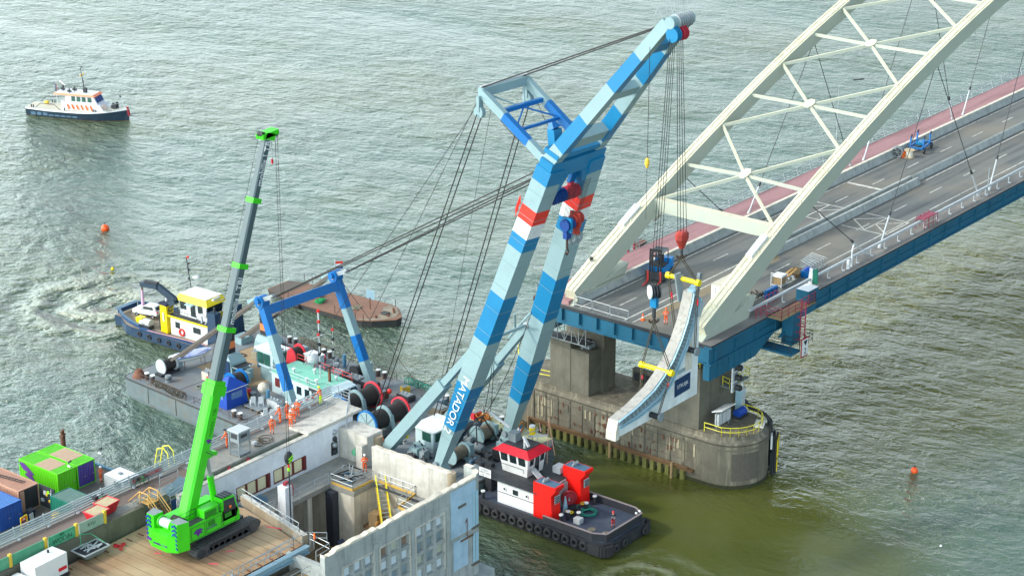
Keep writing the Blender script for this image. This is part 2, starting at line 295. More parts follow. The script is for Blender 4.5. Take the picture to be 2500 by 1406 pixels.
# ================================================================ ARCH BRIDGE
BX0, BX1 = 177.2, 345.
def archz(x): s = x-178; return 18.0 + .52*s - .0021*s*s
def bridge():
    T = thing('arch_bridge', 'long pale steel tied arch road bridge with blue edge girders standing on the concrete pier', 'bridge', (BX0, 125, 18))
    d = MB()                                    # road deck: carriageways with painted lines
    d.bz(BX0, BX1, 113.9, 137.9, 17.6, 18., 'steel_dark', 'asphalt_pier')
    d.build('deck_slab', T)
    r = MB(); r.bz(BX0, BX1, 116.9, 132.6, 18.001, 18.03, 'asphalt')
    z0, z1 = 18.034, 18.038
    def line(xa, xb, y, wd=.16): r.bz(xa, xb, y-wd/2, y+wd/2, z0, z1, 'white_line')
    line(BX0+.6, BX1, 131.7, .18); line(BX0+1, BX1, 117.7, .16)
    line(BX0+.5, 203.5, 125.6, .2); line(BX0+.5, 201, 124.5, .2); line(243.5, BX1, 125.9, .2); line(243.5, BX1, 124.0, .2)
    x = 181
    while x < BX1: line(x, x+3.2, 128.6, .15); line(x+1.5, x+4.7, 121., .15); x += 9.4
    r.bz(235.9, 236.5, 126, 131.6, z0, z1, 'white_line'); 
    for xx in (220.6, 226.6):
        for ya, yb in ((117.3,123.4),(126.,131.2)): r.bz(xx-.09, xx+.09, ya, yb, z0, z1, 'white_line')
    def dg(xa, ya, xb, yb): r.beam((xa,ya,18.035), (xb,yb,18.035), .16, .008, 'white_line')
    for ya, yb in ((117.3,120.3),(120.3,123.4),(126.,128.6),(128.6,131.2)): dg(220.8, ya, 226.5, ya); dg(220.8, ya, 223.6, yb); dg(223.6, yb, 226.5, ya)
    r.build('road_surface', T)
    sd = MB(); sd.prism([(BX0+1.5,123.2,18.04),(205,122.6,18.04),(206.5,123.8,18.04),(204,124.4,18.04),(BX0+2,124.35,18.04)], (0,0,.004), 'sand_thin'); 
    o = sd.build('sand_patch', T)
    c = MB(); c.bz(BX0+.3, BX1, 133.1, 137.35, 18.001, 18.5, 'cycle_red'); c.bz(BX0, BX1, 137.4, 137.8, 18.001, 18.18, 'rust'); c.build('cycle_path', T)
    # concrete barriers
    b = MB(); b.prism([(BX0+1.5,132.9,18),(BX0+1.5,132.25,18),(BX0+1.5,132.5,18.5),(BX0+1.5,132.62,19.05),(BX0+1.5,132.9,19.05)], (BX1-BX0-1.5,0,0), 'conc_wall'); b.bz(BX0+1.5, BX1, 132.55, 132.98, 19.052, 19.12, 'conc_cream'); b.build('parapet', T)
    b = MB()
    for x0, x1, ya, yb in ((203.5, 241.5, 123.7, 125.7), (241.5, BX1, 124.6, 125.5)):
        for yy, sgn in ((ya, 1), (yb, -1)):
            b.prism([(x0,yy,18.04),(x0,yy+.3*sgn,18.9),(x0,yy+.62*sgn if x0 < 240 else yy+.4*sgn,18.9),(x0,yy+.62*sgn if x0 < 240 else yy+.4*sgn,18.04)], (x1-x0,0,0), 'conc_wall')
    b.build('median_barrier', T)
    # near rail: white box rail on short posts with round foot plates
    q = MB(); q.beam((BX0+9.5,115.2,18.95), (BX1,115.2,18.95), .26, .26, 'grey_light')
    x = 190.
    while x < BX1: q.tube((x,115.1,18.), (x,115.1,18.85), .07, 'grey_light', 6); q.tube((x,114.9,18.01), (x,114.9,18.07), .2, 'grey_light', 10); x += 3.3
    q.build('guard_rail', T)
    for yb, h, nn, nm in ((137.6, 1.25, 4, 'railing'),):
        q = MB()
        for k in range(nn): q.tube((BX0+.5,yb+.12*k,18.35+.32*k), (BX1,yb+.12*k,18.35+.32*k), .045, 'galv', 6)
        x = BX0+.6
        while x < BX1: q.beam((x,yb,18.1), (x,yb+.4,19.4), .08, .12, 'galv'); q.box((x,yb-.25,18.22), (.22,.2,.12), 'paint_white'); x += 3.3
        q.build(nm, T)
    # edge girders and floor beams
    for y, nm in ((114.3, 'edge_girder'), (136.6, 'edge_girder')):
        g = MB(); g.bz(BX0, BX1, y-.12, y+.12, 15.9, 17.6, 'bridge_blue'); g.bz(BX0-.05, BX1, y-.45, y+.45, 17.62, 17.82, 'bridge_blue'); g.bz(BX0-.05, BX1, y-.4, y+.4, 15.7, 15.9, 'bridge_blue'); g.bz(BX0+10, BX1, y-.26, y-.12, 16.6, 16.72, 'bridge_blue')
        g.bz(BX0-.1, BX0+9, y-.3, y+.5, 14.0, 15.69, 'bridge_blue'); g.prism([(BX0+9,y-.3,15.69),(BX0+9,y-.3,14.),(BX0+13,y-.3,15.69)], (0,.8,0), 'bridge_blue')
        x = BX0+.3
        while x < BX0+9: g.bz(x, x+.12, y-.42, y-.3, 14.0, 15.65, 'bridge_blue'); x += 1.1
        x = BX0+1
        while x < BX1: g.bz(x, x+.1, y-.35, y-.12, 15.9, 17.6, 'bridge_blue'); x += 4.
        g.build(nm, T)
    k = 0; x = BX0+.25
    while x < BX1:
        f = MB(); zb = 15.9; f.bz(x-.08, x+.08, 114.5, 136.4, zb, 17.6, 'bridge_blue'); f.bz(x-.25, x+.25, 114.5, 136.4, zb-.12, zb, 'bridge_blue')
        if k == 0:
            for i in range(1, 9): yy = 114.5+i*2.4; f.prism([(x-.1,yy,17.6),(x-.1,yy+.12,17.6),(x-.1,yy+.12,16.2),(x-.1,yy,16.2)], (-.35,0,0), 'bridge_blue'); f.prism([(x-.12,yy+.3,17.5),(x-.12,yy+1.2,17.5),(x-.12,yy+.3,16.1)], (-.05,0,0), 'bridge_blue')
        f.build('floor_beam', T); k += 1; x += 7.3
    # the two arch ribs
    AY = (116.25, 133.45)
    for y in AY:
        a = MB(); hw = .64; xs = [BX0+1.4+i*5.5 for i in range(31)]; rings = []
        for i, x in enumerate(xs):
            sl = .52-.0042*(x-178); nrm = V3((-sl, 0, 1)).normalized(); dep = 2.85-min(1., (x-178)/28)*1.0; zc = archz(x); c0 = V3((x, y, zc))
            wv = hw*(1.25 if x < 190 else 1.)
            rings.append([c0+nrm*dep*.5+V3((0,-wv,0)), c0+nrm*dep*.5+V3((0,wv,0)), c0-nrm*dep*.5+V3((0,wv*.95,0)), c0-nrm*dep*.5+V3((0,-wv*.95,0))])
        for r0, r1 in zip(rings, rings[1:]):
            a.add([*r0, *r1], [(0,1,5,4)], 'arch_top_lit'); a.add([*r0, *r1], [(1,2,6,5),(2,3,7,6),(3,0,4,7)], 'arch_side_shade')
        a.add(rings[0], [(0,1,2,3)], 'arch_top_lit'); a.add(rings[-1], [(0,1,2,3)], 'arch_side_shade')
        for s in (-1, 1):                       # raised edge strips and inspection rail clips along the top plate
            for r0, r1 in zip(rings, rings[1:]):
                p0, p1 = (r0[0]+r0[1])/2+V3((0,s*.34,.04)), (r1[0]+r1[1])/2+V3((0,s*.34,.04)); a.beam(p0, p1, .07, .1, 'arch_top_lit')
        for i, r0 in enumerate(rings[:-1]):
            for tt in (0., .5): p = lerp((r0[0]+r0[1])/2, (rings[i+1][0]+rings[i+1][1])/2, tt); a.beam(p+V3((0,-.5,.1)), p+V3((0,.5,.1)), .08, .12, 'arch_top_lit')
        a.prism([(BX0+.4,y-.9,18.0),(BX0+9.5,y-.9,18.0),(BX0+11.,y-.9,20.2),(BX0+1.2,y-.9,18.5)], (0,1.8,0), 'arch_side_shade')
        a.build('arch_rib', T)
        cp = MB(); x = 188.; z = archz(x)+1.55; dv = V3((1,0,.47)).normalized(); cp.beam(V3((x,y+.2,z)), V3((x,y+.2,z))+dv*3.6, .8, .35, 'paint_white'); cp.build('arch_cover_box', T)
    # wind bracing between the ribs
    xs = [gy(*p, 116.25).x for p in ((1900,592),(1975,487),(2060,392),(2130,307),(2203,225),(2278,150),(2345,85),(2410,20))]
    st = xs[-1]-xs[-2]
    while xs[-1] < 300: xs.append(xs[-1]+st)
    def an(y, x, dz=.55): return V3((x, y, archz(x)+dz))
    p = MB(); x = xs[0]; za = archz(x); 
    p.beam((x,AY[0]+.6,za+.1), (x,AY[1]-.6,za+.1), 1.0, 1.5, 'arch_side_shade', (0,0,1), tm='arch_top_lit')
    for yy, s in ((AY[0]+.6, 1), (AY[1]-.6, -1)): p.prism([(x-.5,yy,za-.6),(x-.5,yy+1.8*s,za-.6),(x-.5,yy+.7*s,za-1.0),(x-.5,yy,za-2.)], (1.,0,0), 'arch_side_shade')
    p.build('portal_beam', T)
    for i in range(1, len(xs)-1, 2):
        ym = (AY[0]+AY[1])/2; c = V3((xs[i], ym, (archz(xs[i-1])+archz(xs[i+1]))/2+.62))
        for y, s in ((AY[0]+.6, 1), (AY[1]-.6, -1)):
            for k in (-1, 0, 1):
                b = MB(); b.beam(an(y, xs[i+k]), c, .25, .36, 'arch_side_shade', (0,0,1), tm='arch_top_lit'); b.build('wind_brace', T)
        g = MB(); sl = (archz(xs[i]+1)-archz(xs[i])); g.prism([(c.x+a, c.y+bb, c.z+.24+sl*a) for a, bb in ((-.8,-.3),(-.3,-.6),(.3,-.6),(.8,-.3),(.8,.3),(.3,.6),(-.3,.6),(-.8,.3))], (0,0,.07), 'arch_top_lit'); g.build('gusset_plate', T)
    # inclined hangers with sockets
    for y, yy in ((115.5, AY[0]), (134.2, AY[1])):
        for k in range(-1, 4):
            fx = 214.5+28.7*k
            if fx < 190: continue
            for s in (-1, 1):
                tx = fx+s*14.3; f = V3((fx+s*1.4, y, 18.)); t = V3((tx, yy, archz(tx)-1.)); dv = (t-f).normalized()
                h = MB(); h.tube(f, f+dv*.9, .24, 'grey_light', 8, .16); h.tube(f+dv*.9, f+dv*4.2, .1, 'grey_light', 8); h.tube(f+dv*4.2, f+dv*4.7, .17, 'steel_dark', 8); h.tube(f+dv*4.7, t, .05, 'steel_dark', 6); h.build('hanger_cable', T)
    return T
BR = bridge()
# ================================================================ PIER UNDER THE BRIDGE
def pier():
    T = thing('bridge_pier', 'stained concrete river pier with rounded ends carrying the arch bridge', 'bridge pier', (189, 128, 0))
    def outline(xa, xb, ya, yb, z, n=14):
        cx, r = (xa+xb)/2, (xb-xa)/2
        return [V3((cx+r*math.cos(math.pi+math.pi*i/n), ya+r*.98*math.sin(math.pi+math.pi*i/n), z)) for i in range(n+1)]+[V3((cx+r*math.cos(math.pi*i/n), yb+r*math.sin(math.pi*i/n), z)) for i in range(n+1)]
    b = MB(); b.loft([outline(180.2, 188.9, 115.7, 140, -2), outline(180.2, 188.9, 115.7, 140, 5.2), outline(180.6, 188.5, 115.9, 139.8, 5.6), outline(180.6, 188.5, 115.9, 139.8, 6.)], 'conc_pier')
    for k in range(13): y = 119+k*1.75; b.bz(180.1, 180.2, y, y+.06, 1.6, 5.0, 'conc_stem'); 
    for k in range(3): b.bz(180.13, 180.2, 118.5, 140, 2.3+k*1.05, 2.36+k*1.05, 'conc_stem')
    for i in range(60): y = random.uniform(118.5, 140); z = random.choice((2.4,3.5,4.6))+random.uniform(-.15,.15); b.bz(180.1, 180.2, y, y+random.uniform(.08,.22), z-random.uniform(.1,.6), z, 'rust')
    b.loft([outline(180.15, 188.95, 115.65, 140.05, -1.5), outline(180.15, 188.95, 115.65, 140.05, .45)], 'algae', False); b.loft([outline(180.16, 188.94, 115.66, 140.04, 4.55), outline(180.16, 188.94, 115.66, 140.04, 4.7)], 'conc_stem', False)
    b.loft([outline(180.17, 188.93, 115.67, 140.03, 5.1), outline(180.05, 189.05, 115.6, 140.1, 5.3)], 'conc_stem', False)
    for k in range(16): y = random.uniform(117, 140); b.bz(180.12, 180.2, y, y+random.uniform(.1,.35), 4.4-random.uniform(.5,2.6), 4.5, random.choice(('conc_streak','conc_streak','conc_stem')))
    b.build('pier_base', T)
    w = MB(); w.prism([(180.2,117.5,1.2),(179.7,117.5,1.2),(179.7,140.5,1.2),(180.2,140.5,1.2)], (0,0,.3), 'wood_dark'); w.beam((179.6,118,1.7), (179.6,140,1.7), .2, .22, 'wood_dark'); w.build('fender_ledge', T)
    pl = MB()
    for k in range(22): pl.bz(179.72, 180.15, 118.6+k*1.02, 119.1+k*1.02, -1, 1.2, 'pile_green')
    pl.build('fender_piles', T)
    t = MB()
    for y in (128.4, 140.2, 119.9): t.bz(179.3, 179.6, y, y+.25, -1, 1.9, 'pallet_wood')
    t.build('fender_post', T)
    n = MB(); c = V3((184.55,115.7,0)); r = 4.32
    for i in range(7):
        a = math.pi+.62+i*.11; a2 = a+.11; q = [c+V3((r*math.cos(x), r*.98*math.sin(x), z)) for x, z in ((a,1.),(a2,1.),(a2,4.2),(a,4.2))]; off = V3((math.cos(a+.04), math.sin(a+.04), 0))*.1; n.prism(q, off, 'pier_brick')
    n.build('rubbing_panel', T)
    s = MB(); s.bz(180.7, 183.1, 135.2, 138.1, 6, 12.1, 'conc_stem'); s.bz(180.75, 183.1, 132.6, 135.2, 6, 11.3, 'conc_stem'); s.bz(183.1, 185.4, 132.2, 137.6, 6, 14.9, 'conc_stem'); s.build('support_column', T)
    s = MB(); s.bz(180.9, 188.6, 117.6, 122.6, 6, 13.2, 'conc_stem'); s.bz(182, 188, 117.9, 122, 13.2, 14., 'steel_dark'); s.build('support_column', T)
    s = MB(); s.box((182.2,133.8,11.6), (1.2,1.2,.5), 'grey_mid'); s.box((182.2,133.8,12.05), (.7,.7,.4), 'steel_dark'); s.build('bearing', T)
    s = MB(); s.bz(187.7, 188.3, 123, 131.4, 6, 7.6, 'conc_stem'); 
    for k in range(10): s.bz(187.6, 187.7, 123.3+k*.8, 123.9+k*.8, 6.2, 7.2, 'steel_dark')
    s.build('parapet_wall', T)
    # inspection gantry below the deck at the far column
    g = MB()
    for z in (13.1, 15.2): 
        for x in (178.6, 180.2): g.beam((x,131.5,z), (x,139.5,z), .09, .09, 'grey_mid')
    for k in range(9):
        y = 131.5+k; g.beam((178.6,y,13.1), (178.6,y,15.2), .07, .07, 'grey_mid'); g.beam((178.6,y,13.1 if k % 2 else 15.2), (178.6,min(y+1,139.5),15.2 if k % 2 else 13.1), .05, .05, 'grey_mid')
    g.bz(178.6, 180.2, 131.5, 139.5, 13.05, 13.12, 'steel_dark')
    for y in (133, 138): g.tube((180.,y,12), (180.,y,13.1), .1, 'grey_mid')
    g.build('inspection_gantry', T)
    # yellow railings
    def yr(pts, h=1.05): q = MB(); q.rail(pts, h, 'rail_yellow', 2, .045, 1.4); q.build('yellow_railing', T)
    c = V3((184.5,115.9,6)); nose = [c+V3((3.75*math.cos(a), 3.7*math.sin(a), 0)) for a in [math.pi+.35+i*.26 for i in range(10)]]
    yr([(181.0,116.9,6)]+nose+[(188.3,122,6)]); yr([(182,138.4,6),(181.5,141,6),(183,144.5,6),(186,147,6)]); yr([(181.2,122.4,13.2),(181.1,117.8,13.2),(184.6,117.7,13.2),(184.6,117.7,12.),(185.6,116.8,11.8)])
    yr([(186,117.2,13.4),(186,116.4,13.4),(190,116.4,13.6)]); yr([(185.2,117.4,10),(184.9,116.3,10),(189,116.3,10),(189,117.4,10)])
    p = MB(); p.bz(186, 191, 116.4, 117.5, 13.3, 13.4, 'grey_mid'); p.build('landing', T); p = MB(); p.bz(184.9, 189, 116.3, 117.5, 9.9, 10, 'grey_mid'); p.build('landing', T)
    p = MB(); p.tube((188.9,117.2,7), (188.9,117.2,13.5), .16, 'paint_white', 10); p.path([(188.9,117.1,7),(189.0,116.,6.3),(188.4,113.6,6.3),(188.2,112.8,5.9),(188.2,112.4,0)], .22, 'steel_dark'); p.path([(189.3,117.1,7),(189.3,116.2,6.3),(188.8,114.2,6.3),(188.7,113.4,5.9),(188.7,113.,0)], .16, 'steel_dark'); p.build('drain_pipe', T)
    # navigation board on the nose
    N_ = thing('fender_board', 'tall yellow and black warning board at the waterline on the nose of the pier', 'warning board', (188.6,111.8,0))
    q = MB(); q.prism([(187.00,111.40,.2),(189.00,112.40,.2),(189.00,112.40,4.4),(187.00,111.40,4.4)], (.1,-.2,0), 'black'); q.prism([(187.15,111.20,2.2),(188.10,111.60,2.2),(188.90,112.05,3.4),(188.90,112.05,4.3),(187.15,111.20,4.3)], (.03,-.06,0), 'yellow'); q.prism([(187.15,111.20,.5),(188.60,111.95,.5),(187.90,111.60,1.9),(187.15,111.20,1.9)], (.03,-.06,0), 'yellow'); q.build('board', N_)
    q = MB(); q.tube((187.20,111.70,-1), (187.20,111.70,4.6), .16, 'steel_dark'); q.tube((188.80,112.60,-1), (188.80,112.60,4.6), .16, 'steel_dark'); q.build('post', N_)
    q = MB(); q.box((187.0,111.85,4.1), (.8,.2,1.7), 'paint_white', .55); q.box((187.0,111.85,1.9), (.7,.2,2.), 'glass', .55); q.build('gauge_board', T)
    # equipment on the pier
    t = thing('signal_lamp', 'white backed river traffic signal on the yellow balcony of the pier', 'signal light', (185.2,116.2,10))
    q = MB(); q.bz(184.5, 185.5, 115.7, 115.85, 9.7, 13.4, 'paint_white'); q.build('backboard', t)
    for z in (10.3, 11.5, 12.7): q = MB(); q.tube((185.0,115.55,z), (185.0,114.9,z), .34, 'steel_dark', 12); q.box((185.,115.7,z), (.8,.3,.95), 'grey_mid'); q.build('lamp_housing', t)
    t = thing('control_cabinet', 'row of grey control cabinets under a small sloping roof on the pier nose', 'cabinet', (183.6,115.7,6))
    q = MB(); q.prism([(181.9,116.6,8.0),(184.6,116.6,8.0),(184.6,115.2,8.5),(181.9,115.2,8.5)], (0,0,.12), 'paint_white'); q.build('roof', t)
    for k in range(3): q = MB(); q.bz(182.+k*.85, 182.7+k*.85, 115.7, 116.2, 6.6, 7.9, 'grey_light'); q.build('cabinet_box', t)
    q = MB()
    for x in (182., 184.5): q.tube((x,116,6), (x,116,8.1), .06, 'grey_mid')
    q.build('leg', t)
    t = thing('meter_cabinet', 'pale blue steel cabinet against the pier stem beside the pipe', 'cabinet', (188.2,116.9,6)); q = MB(); q.bz(187.8, 188.6, 116.5, 117.3, 6.1, 8.6, 'cab_blue'); q.bz(187.7, 188.7, 116.4, 117.4, 8.6, 8.7, 'paint_white'); q.build('body', t); q = MB(); q.bz(187.9, 188.5, 116.46, 116.5, 6.4, 8.3, 'grey_light'); q.build('door', t)
    t = thing('winch_motor', 'dark blue motor box on the pier nose next to the pale cabinet', 'motor', (186.7,115.9,6)); q = MB(); q.tube((186.,115.9,6.6), (187.4,115.9,6.6), .5, 'tarp_blue', 12); q.build('casing', t); q = MB(); q.box((186.7,115.9,6.15), (1.6,1.1,.3), 'steel_dark'); q.build('base', t)
    t = thing('hatch_cover', 'flat white hatch lid lying on the pier nose inside the yellow railing', 'hatch', (186.4,113.1,6)); q = MB(); q.box((186.4,113.1,6.08), (1.9,1.1,.14), 'paint_white', .4); q.box((186.4,113.1,6.18), (.5,.12,.06), 'steel_dark', .4); q.build('lid', t)
mat('pile_green', '6a6c38', .9, 0, .2, 1.5, '33381f', .7, 1.2); mat('pier_brick', '5d5850', .9, 0, .15, 3.); mat('rail_yellow', 'e8e03a', .5, 0, .05); mat('cab_blue', '9fc4d4', .5, 0, .05)
pier()
# ================================================================ FLOATING SHEERLEGS CRANE
P0, sS, sE = V3((165,140,0)), V3((.0708,.9975,0)), V3((.9975,-.0708,0))
def B(a, b, z=2.6): return P0+sS*a+sE*b+V3((0,0,z))
ROTB = math.atan2(-.0708, .9975)
def bbox(mb, a0, a1, b0, b1, z0, z1, m, tm=None): return mb.hexa([B(a0,b0,z0),B(a0,b1,z0),B(a1,b1,z0),B(a1,b0,z0),B(a0,b0,z1),B(a0,b1,z1),B(a1,b1,z1),B(a1,b0,z1)], m, tm)
def segbeam(mb, p0, p1, stops, wf, df, xd=None):   # painted box beam: stops = [(t, material)], wf/df = width/depth as function of t; x axis = lateral
    p0, p1 = V3(p0), V3(p1); d = (p1-p0).normalized(); x = (xd or sE); x = (x-d*x.dot(d)).normalized(); u = x.cross(d)
    ts = [t for t, _ in stops]+[1.]
    def ring(t): w, h = wf(t)/2, df(t)/2; c = lerp(p0, p1, t); return [c-x*w-u*h, c+x*w-u*h, c+x*w+u*h, c-x*w+u*h]
    for i, (t, m) in enumerate(stops):
        n = max(1, int((ts[i+1]-t)*12))
        for k in range(n): r0, r1 = ring(t+(ts[i+1]-t)*k/n), ring(t+(ts[i+1]-t)*(k+1)/n); mb.add(r0+r1, [(0,1,5,4),(1,2,6,5),(2,3,7,6),(3,0,4,7)], m)
    mb.add(ring(0), [(0,1,2,3)], stops[0][1]); mb.add(ring(1.), [(0,1,2,3)], stops[-1][1])
FC = thing('floating_crane', 'huge blue and grey striped sheerlegs crane standing on a long grey barge', 'floating crane', B(20,0,0), ROTB)
def fcrane():
    T = FC
    # hull
    h = MB(); A0, A1, b0, b1 = -7.5, 44.5, -11.2, 10.6
    def ring(z, ins): 
        L = []
        for (a, b, r, a0_) in ((A0+ins, b1-ins*.2, 2.6, 0), (A1-ins, b1-ins*.2, .8, 90), (A1-ins, b0+ins*.2, .8, 180), (A0+ins, b0+ins*.2, 2.6, 270)):
            ca = a+(r if a < 0 else -r); cb = b+(-r if b > 0 else r)
            for i in range(6):
                th = R_(-90+a0_+90*i/5)     # quarter rounds at the four corners
                L.append(B(ca+r*math.sin(th), cb+r*math.cos(th), z))
        return L
    h.loft([ring(-1., 1.5), ring(.35, .0), ring(.36, 0.), ring(2.45, 0)], 'hull_grey')
    h.loft([ring(2.35, -.08), ring(2.6, -.08)], 'hull_wear'); h.loft([ring(2.6, .15), ring(2.62, .15)], 'deck_grey')
    for k in range(9): bbox(h, -2+k*5.2, -1.9+k*5.2, b0-.04, b0, .4, 2.35, 'hull_wear')
    h.build('hull', T)
    d = MB(); bbox(d, -6, 8.8, 7.9, 10.3, 2.63, 2.66, 'deck_yellow'); bbox(d, 30, 40, -3.4, 5.5, 2.63, 2.65, 'deck_rust')
    for k in range(12): bbox(d, -5+k*4.1, -4.93+k*4.1, b0+.3, b1-.3, 2.622, 2.64, 'hull_wear')
    d.build('deck_plating', T)
    # main legs
    Lb = (B(-3.8,-5.5,4.3), B(-3.8,5.5,4.3)); Lt = (B(-17.4,-3.1,40.2), B(-17.4,3.1,40.2))
    ys = [1053, 947, 839, 728, 615, 583, 550, 517, 455]; ms = ['paint_grey','paint_blue','paint_grey','paint_blue','paint_grey','paint_blue','paint_white','paint_red','paint_grey','paint_blue']
    ts = [0.]+[tpy(Lb[0]-V3((0,.9,.4)), Lt[0]-V3((0,.9,.4)), y) for y in ys]
    global LEGT; LEGT = ts
    wf = lambda t: 1.0+1.15*min(1., t/.22) if t < .9 else 2.15; df = lambda t: 1.0+1.0*min(1., t/.22)
    for i in range(2):
        g = MB(); segbeam(g, Lb[i], Lt[i], list(zip(ts, ms)), wf, df)
        a_ = (Lt[0]-Lb[0]).normalized(); x_ = (sE-a_*sE.dot(a_)).normalized(); n_ = x_.cross(a_); n_ = n_ if n_.y > 0 else -n_
        for k in range(12):
            t_ = .1+k*.075; c_ = lerp(Lb[i], Lt[i], t_); w_, d_ = wf(t_)/2+.006, df(t_)/2+.006; P_ = [c_+x_*a*w_+n_*b*d_ for a, b in ((-1,-1),(1,-1),(1,1),(-1,1))]
            for u, v in zip(P_, P_[1:]+P_[:1]): g.beam(u, v, .05, .03, 'seam', a_)
        leg = g.build('leg', T); q = MB()
        for k in range(2): q.tube(lerp(Lb[i],Lt[i],.2)+n_*1.15+x_*(.2-k*.4), lerp(Lb[i],Lt[i],.98)+n_*1.15+x_*(.2-k*.4), .03, 'galv', 4)
        for k in range(70): c_ = lerp(Lb[i],Lt[i],.2+.78*k/70)+n_*1.15; q.beam(c_-x_*.2, c_+x_*.2, .03, .03, 'galv')
        q.build('ladder', leg)
        if i == 0:
            # name painted down the front-left face
            ax = (Lt[0]-Lb[0]).normalized(); xl = (sE-ax*sE.dot(ax)).normalized(); nn = xl.cross(ax)
            text('lettering', 'MATADOR 2', 1.32, lerp(Lb[0], Lt[0], tpy(Lb[0], Lt[0], 982))-xl*(wf(.25)/2+.012), -ax, nn*-1. if (nn*-1.).y < 0 else nn, 'paint_white', leg, .01, 1.)
        f = MB(); p = B(-3.8, (-5.5, 5.5)[i], 2.6); f.beam(p, p+V3((0,0,1.9)), 1.9, 2.2, 'paint_grey', w1=1.1, h1=1.1); f.tube(p+V3((0,0,1.8))-sE*.9, p+V3((0,0,1.8))+sE*.9, .35, 'grey_mid', 12); f.build('leg_foot', T)
    # blue portal at the head
    ax = (Lt[0]-Lb[0]).normalized(); nrm = sE.cross(ax).normalized()
    def HP(b, t, o=0.): c = (lerp(Lb[0], Lt[0], t)+lerp(Lb[1], Lt[1], t))/2; return c+sE*b+nrm*o
    g = MB(); g.beam(HP(-4.1, 1.0), HP(4.1, 1.0), 1.7, 1.9, 'paint_blue', ax); g.beam(HP(-3.8, 1.045), HP(3.8, 1.045), 1.9, .5, 'paint_blue', ax)
    for s in (-1, 1): g.prism([HP(s*2.5, .975, -1.), HP(s*1.0, .975, -1.), HP(s*2.3, .90, -1.)], nrm*1.9, 'paint_blue')
    for b in (-.9, 1.1): g.beam(HP(b, .99), HP(b, .925), .9, .35, 'bright_blue', nrm)
    g.build('portal_head', T)
    # jib
    J0 = (B(-17.3,-3.3,40.6), B(-17.3,3.3,40.6)); J1 = (B(-30.4,-1.35,56.6), B(-30.4,1.35,56.6))
    jt = [tpy(J0[0]-V3((0,.5,-.3)), J1[0], y) for y in (358, 288, 212, 136)]
    jm = ['paint_grey','paint_blue','paint_grey','paint_blue','paint_grey']
    for i in range(2): g = MB(); segbeam(g, J0[i], J1[i], list(zip([-.02]+jt, jm)), lambda t: 1.15-.2*t, lambda t: 1.5-.35*t); g.build('jib_beam', T)
    jn = sE.cross((J1[0]-J0[0]).normalized()).normalized()
    for t, m, hh in ((.16,'paint_grey',1.5), (.5,'paint_grey',1.2), (.83,'paint_blue',1.2), (.97,'paint_grey',.7)):
        g = MB(); g.beam(lerp(J0[0], J1[0], t), lerp(J0[1], J1[1], t), hh*.75, hh, m, (J1[0]-J0[0]).normalized()); g.build('jib_crossbeam', T)
    gg = MB(); [gg.tube(B(-30.4+random.uniform(-.3,.3),-1.5+k*.6,57.2), B(-30.4+random.uniform(-.2,.5),-1.5+k*.6,58.6), .03, 'galv', 4) for k in range(6)]; gg.path([B(-29.9,-1.8,57.2),B(-29.4,-1.8,57.9),B(-28.8,-1.8,56.7)], .04, 'galv', 5); gg.build('head_antenna', T)
    g = MB(); g.tube(B(-30.9,-1.9,56.7), B(-30.9,1.3,56.7), .6, 'paint_grey', 14)
    for k in range(7): g.tube(B(-30.9,-1.1+k*.33,56.7), B(-30.9,-1.0+k*.33,56.7), .74, 'galv', 14)
    g.build('jib_head', T)
    # luffing mast behind the head
    M0 = (B(-16.6,-3.2,40.9), B(-16.6,3.2,40.9)); M1 = (B(-8.2,-3.3,46.2), B(-8.2,3.3,46.2))
    mt = [tpy(M0[0], M1[0], y) for y in (348, 284)]
    for i in range(2): g = MB(); segbeam(g, M0[i], M1[i], list(zip([-.03]+mt, ['paint_grey','bright_blue','paint_grey'])), lambda t: .62, lambda t: .9); g.disc(M0[i]-sS*.3, sE, .55, .8, 'grey_light', 14); g.build('mast_leg', T)
    def mp(b, t): return lerp(M0[0], M1[0], t)*(.5-b/2)+lerp(M0[1], M1[1], t)*(.5+b/2)
    g = MB(); g.beam(mp(-1,.42), mp(1,.42), .3, .3, 'bright_blue'); g.build('mast_crosstube', T)
    g = MB(); g.beam(mp(-1,.70), mp(1,.70), .45, .45, 'bright_blue'); g.build('mast_crosstube', T)
    g = MB(); g.beam(mp(-1.05,1.0), mp(1.05,1.0), .8, .9, 'paint_grey'); g.beam(mp(-1.05,1.0)+V3((0,0,.6)), mp(1.05,1.)+V3((0,0,.6)), .25, .12, 'grey_light')
    for k in range(6): p = mp(-.8+.32*k, 1.0); g.tube(p-sE*.1+sS*.5, p+sE*.1+sS*.5, .4, 'grey_mid', 12)
    g.build('mast_head', T)
    for b0_, t0, b1_, t1 in ((1,.42,-.1,.7), (-.1,.7,-.9,.97), (-1,.45,.1,.7), (.1,.7,.8,.97)): g = MB(); g.tube(mp(b0_,t0), mp(b1_,t1), .1, 'bright_blue' if t0 < .5 else 'paint_grey', 6); g.build('mast_brace', T)
    for i, q in enumerate((-1, 1)):
        g = MB(); p = mp(q*1.1, 1.)+V3((0,0,-.3)); g.beam(p, p-V3((0,0,1.6)), .35, .7, 'paint_grey'); g.tube(p-V3((0,0,1.7))-sE*.25, p-V3((0,0,1.7))+sE*.25, .62, 'paint_grey', 16); g.build('sheave_block', T)
    g = MB(); p = B(-16.9,-1.7,40.8); g.beam(p, p+V3((0,.3,2.9)), .9, 1.2, 'paint_blue', sE); g.beam(p+V3((0,.3,2.9)), p+V3((0,.6,3.5)), .9, 1.2, 'bright_blue', sE, .5, .6); g.beam(p+sS*.4+V3((0,0,1.5)), lerp(M0[0],M1[0],.25), .16, .16, 'grey_light'); g.build('bumper_tower', T)
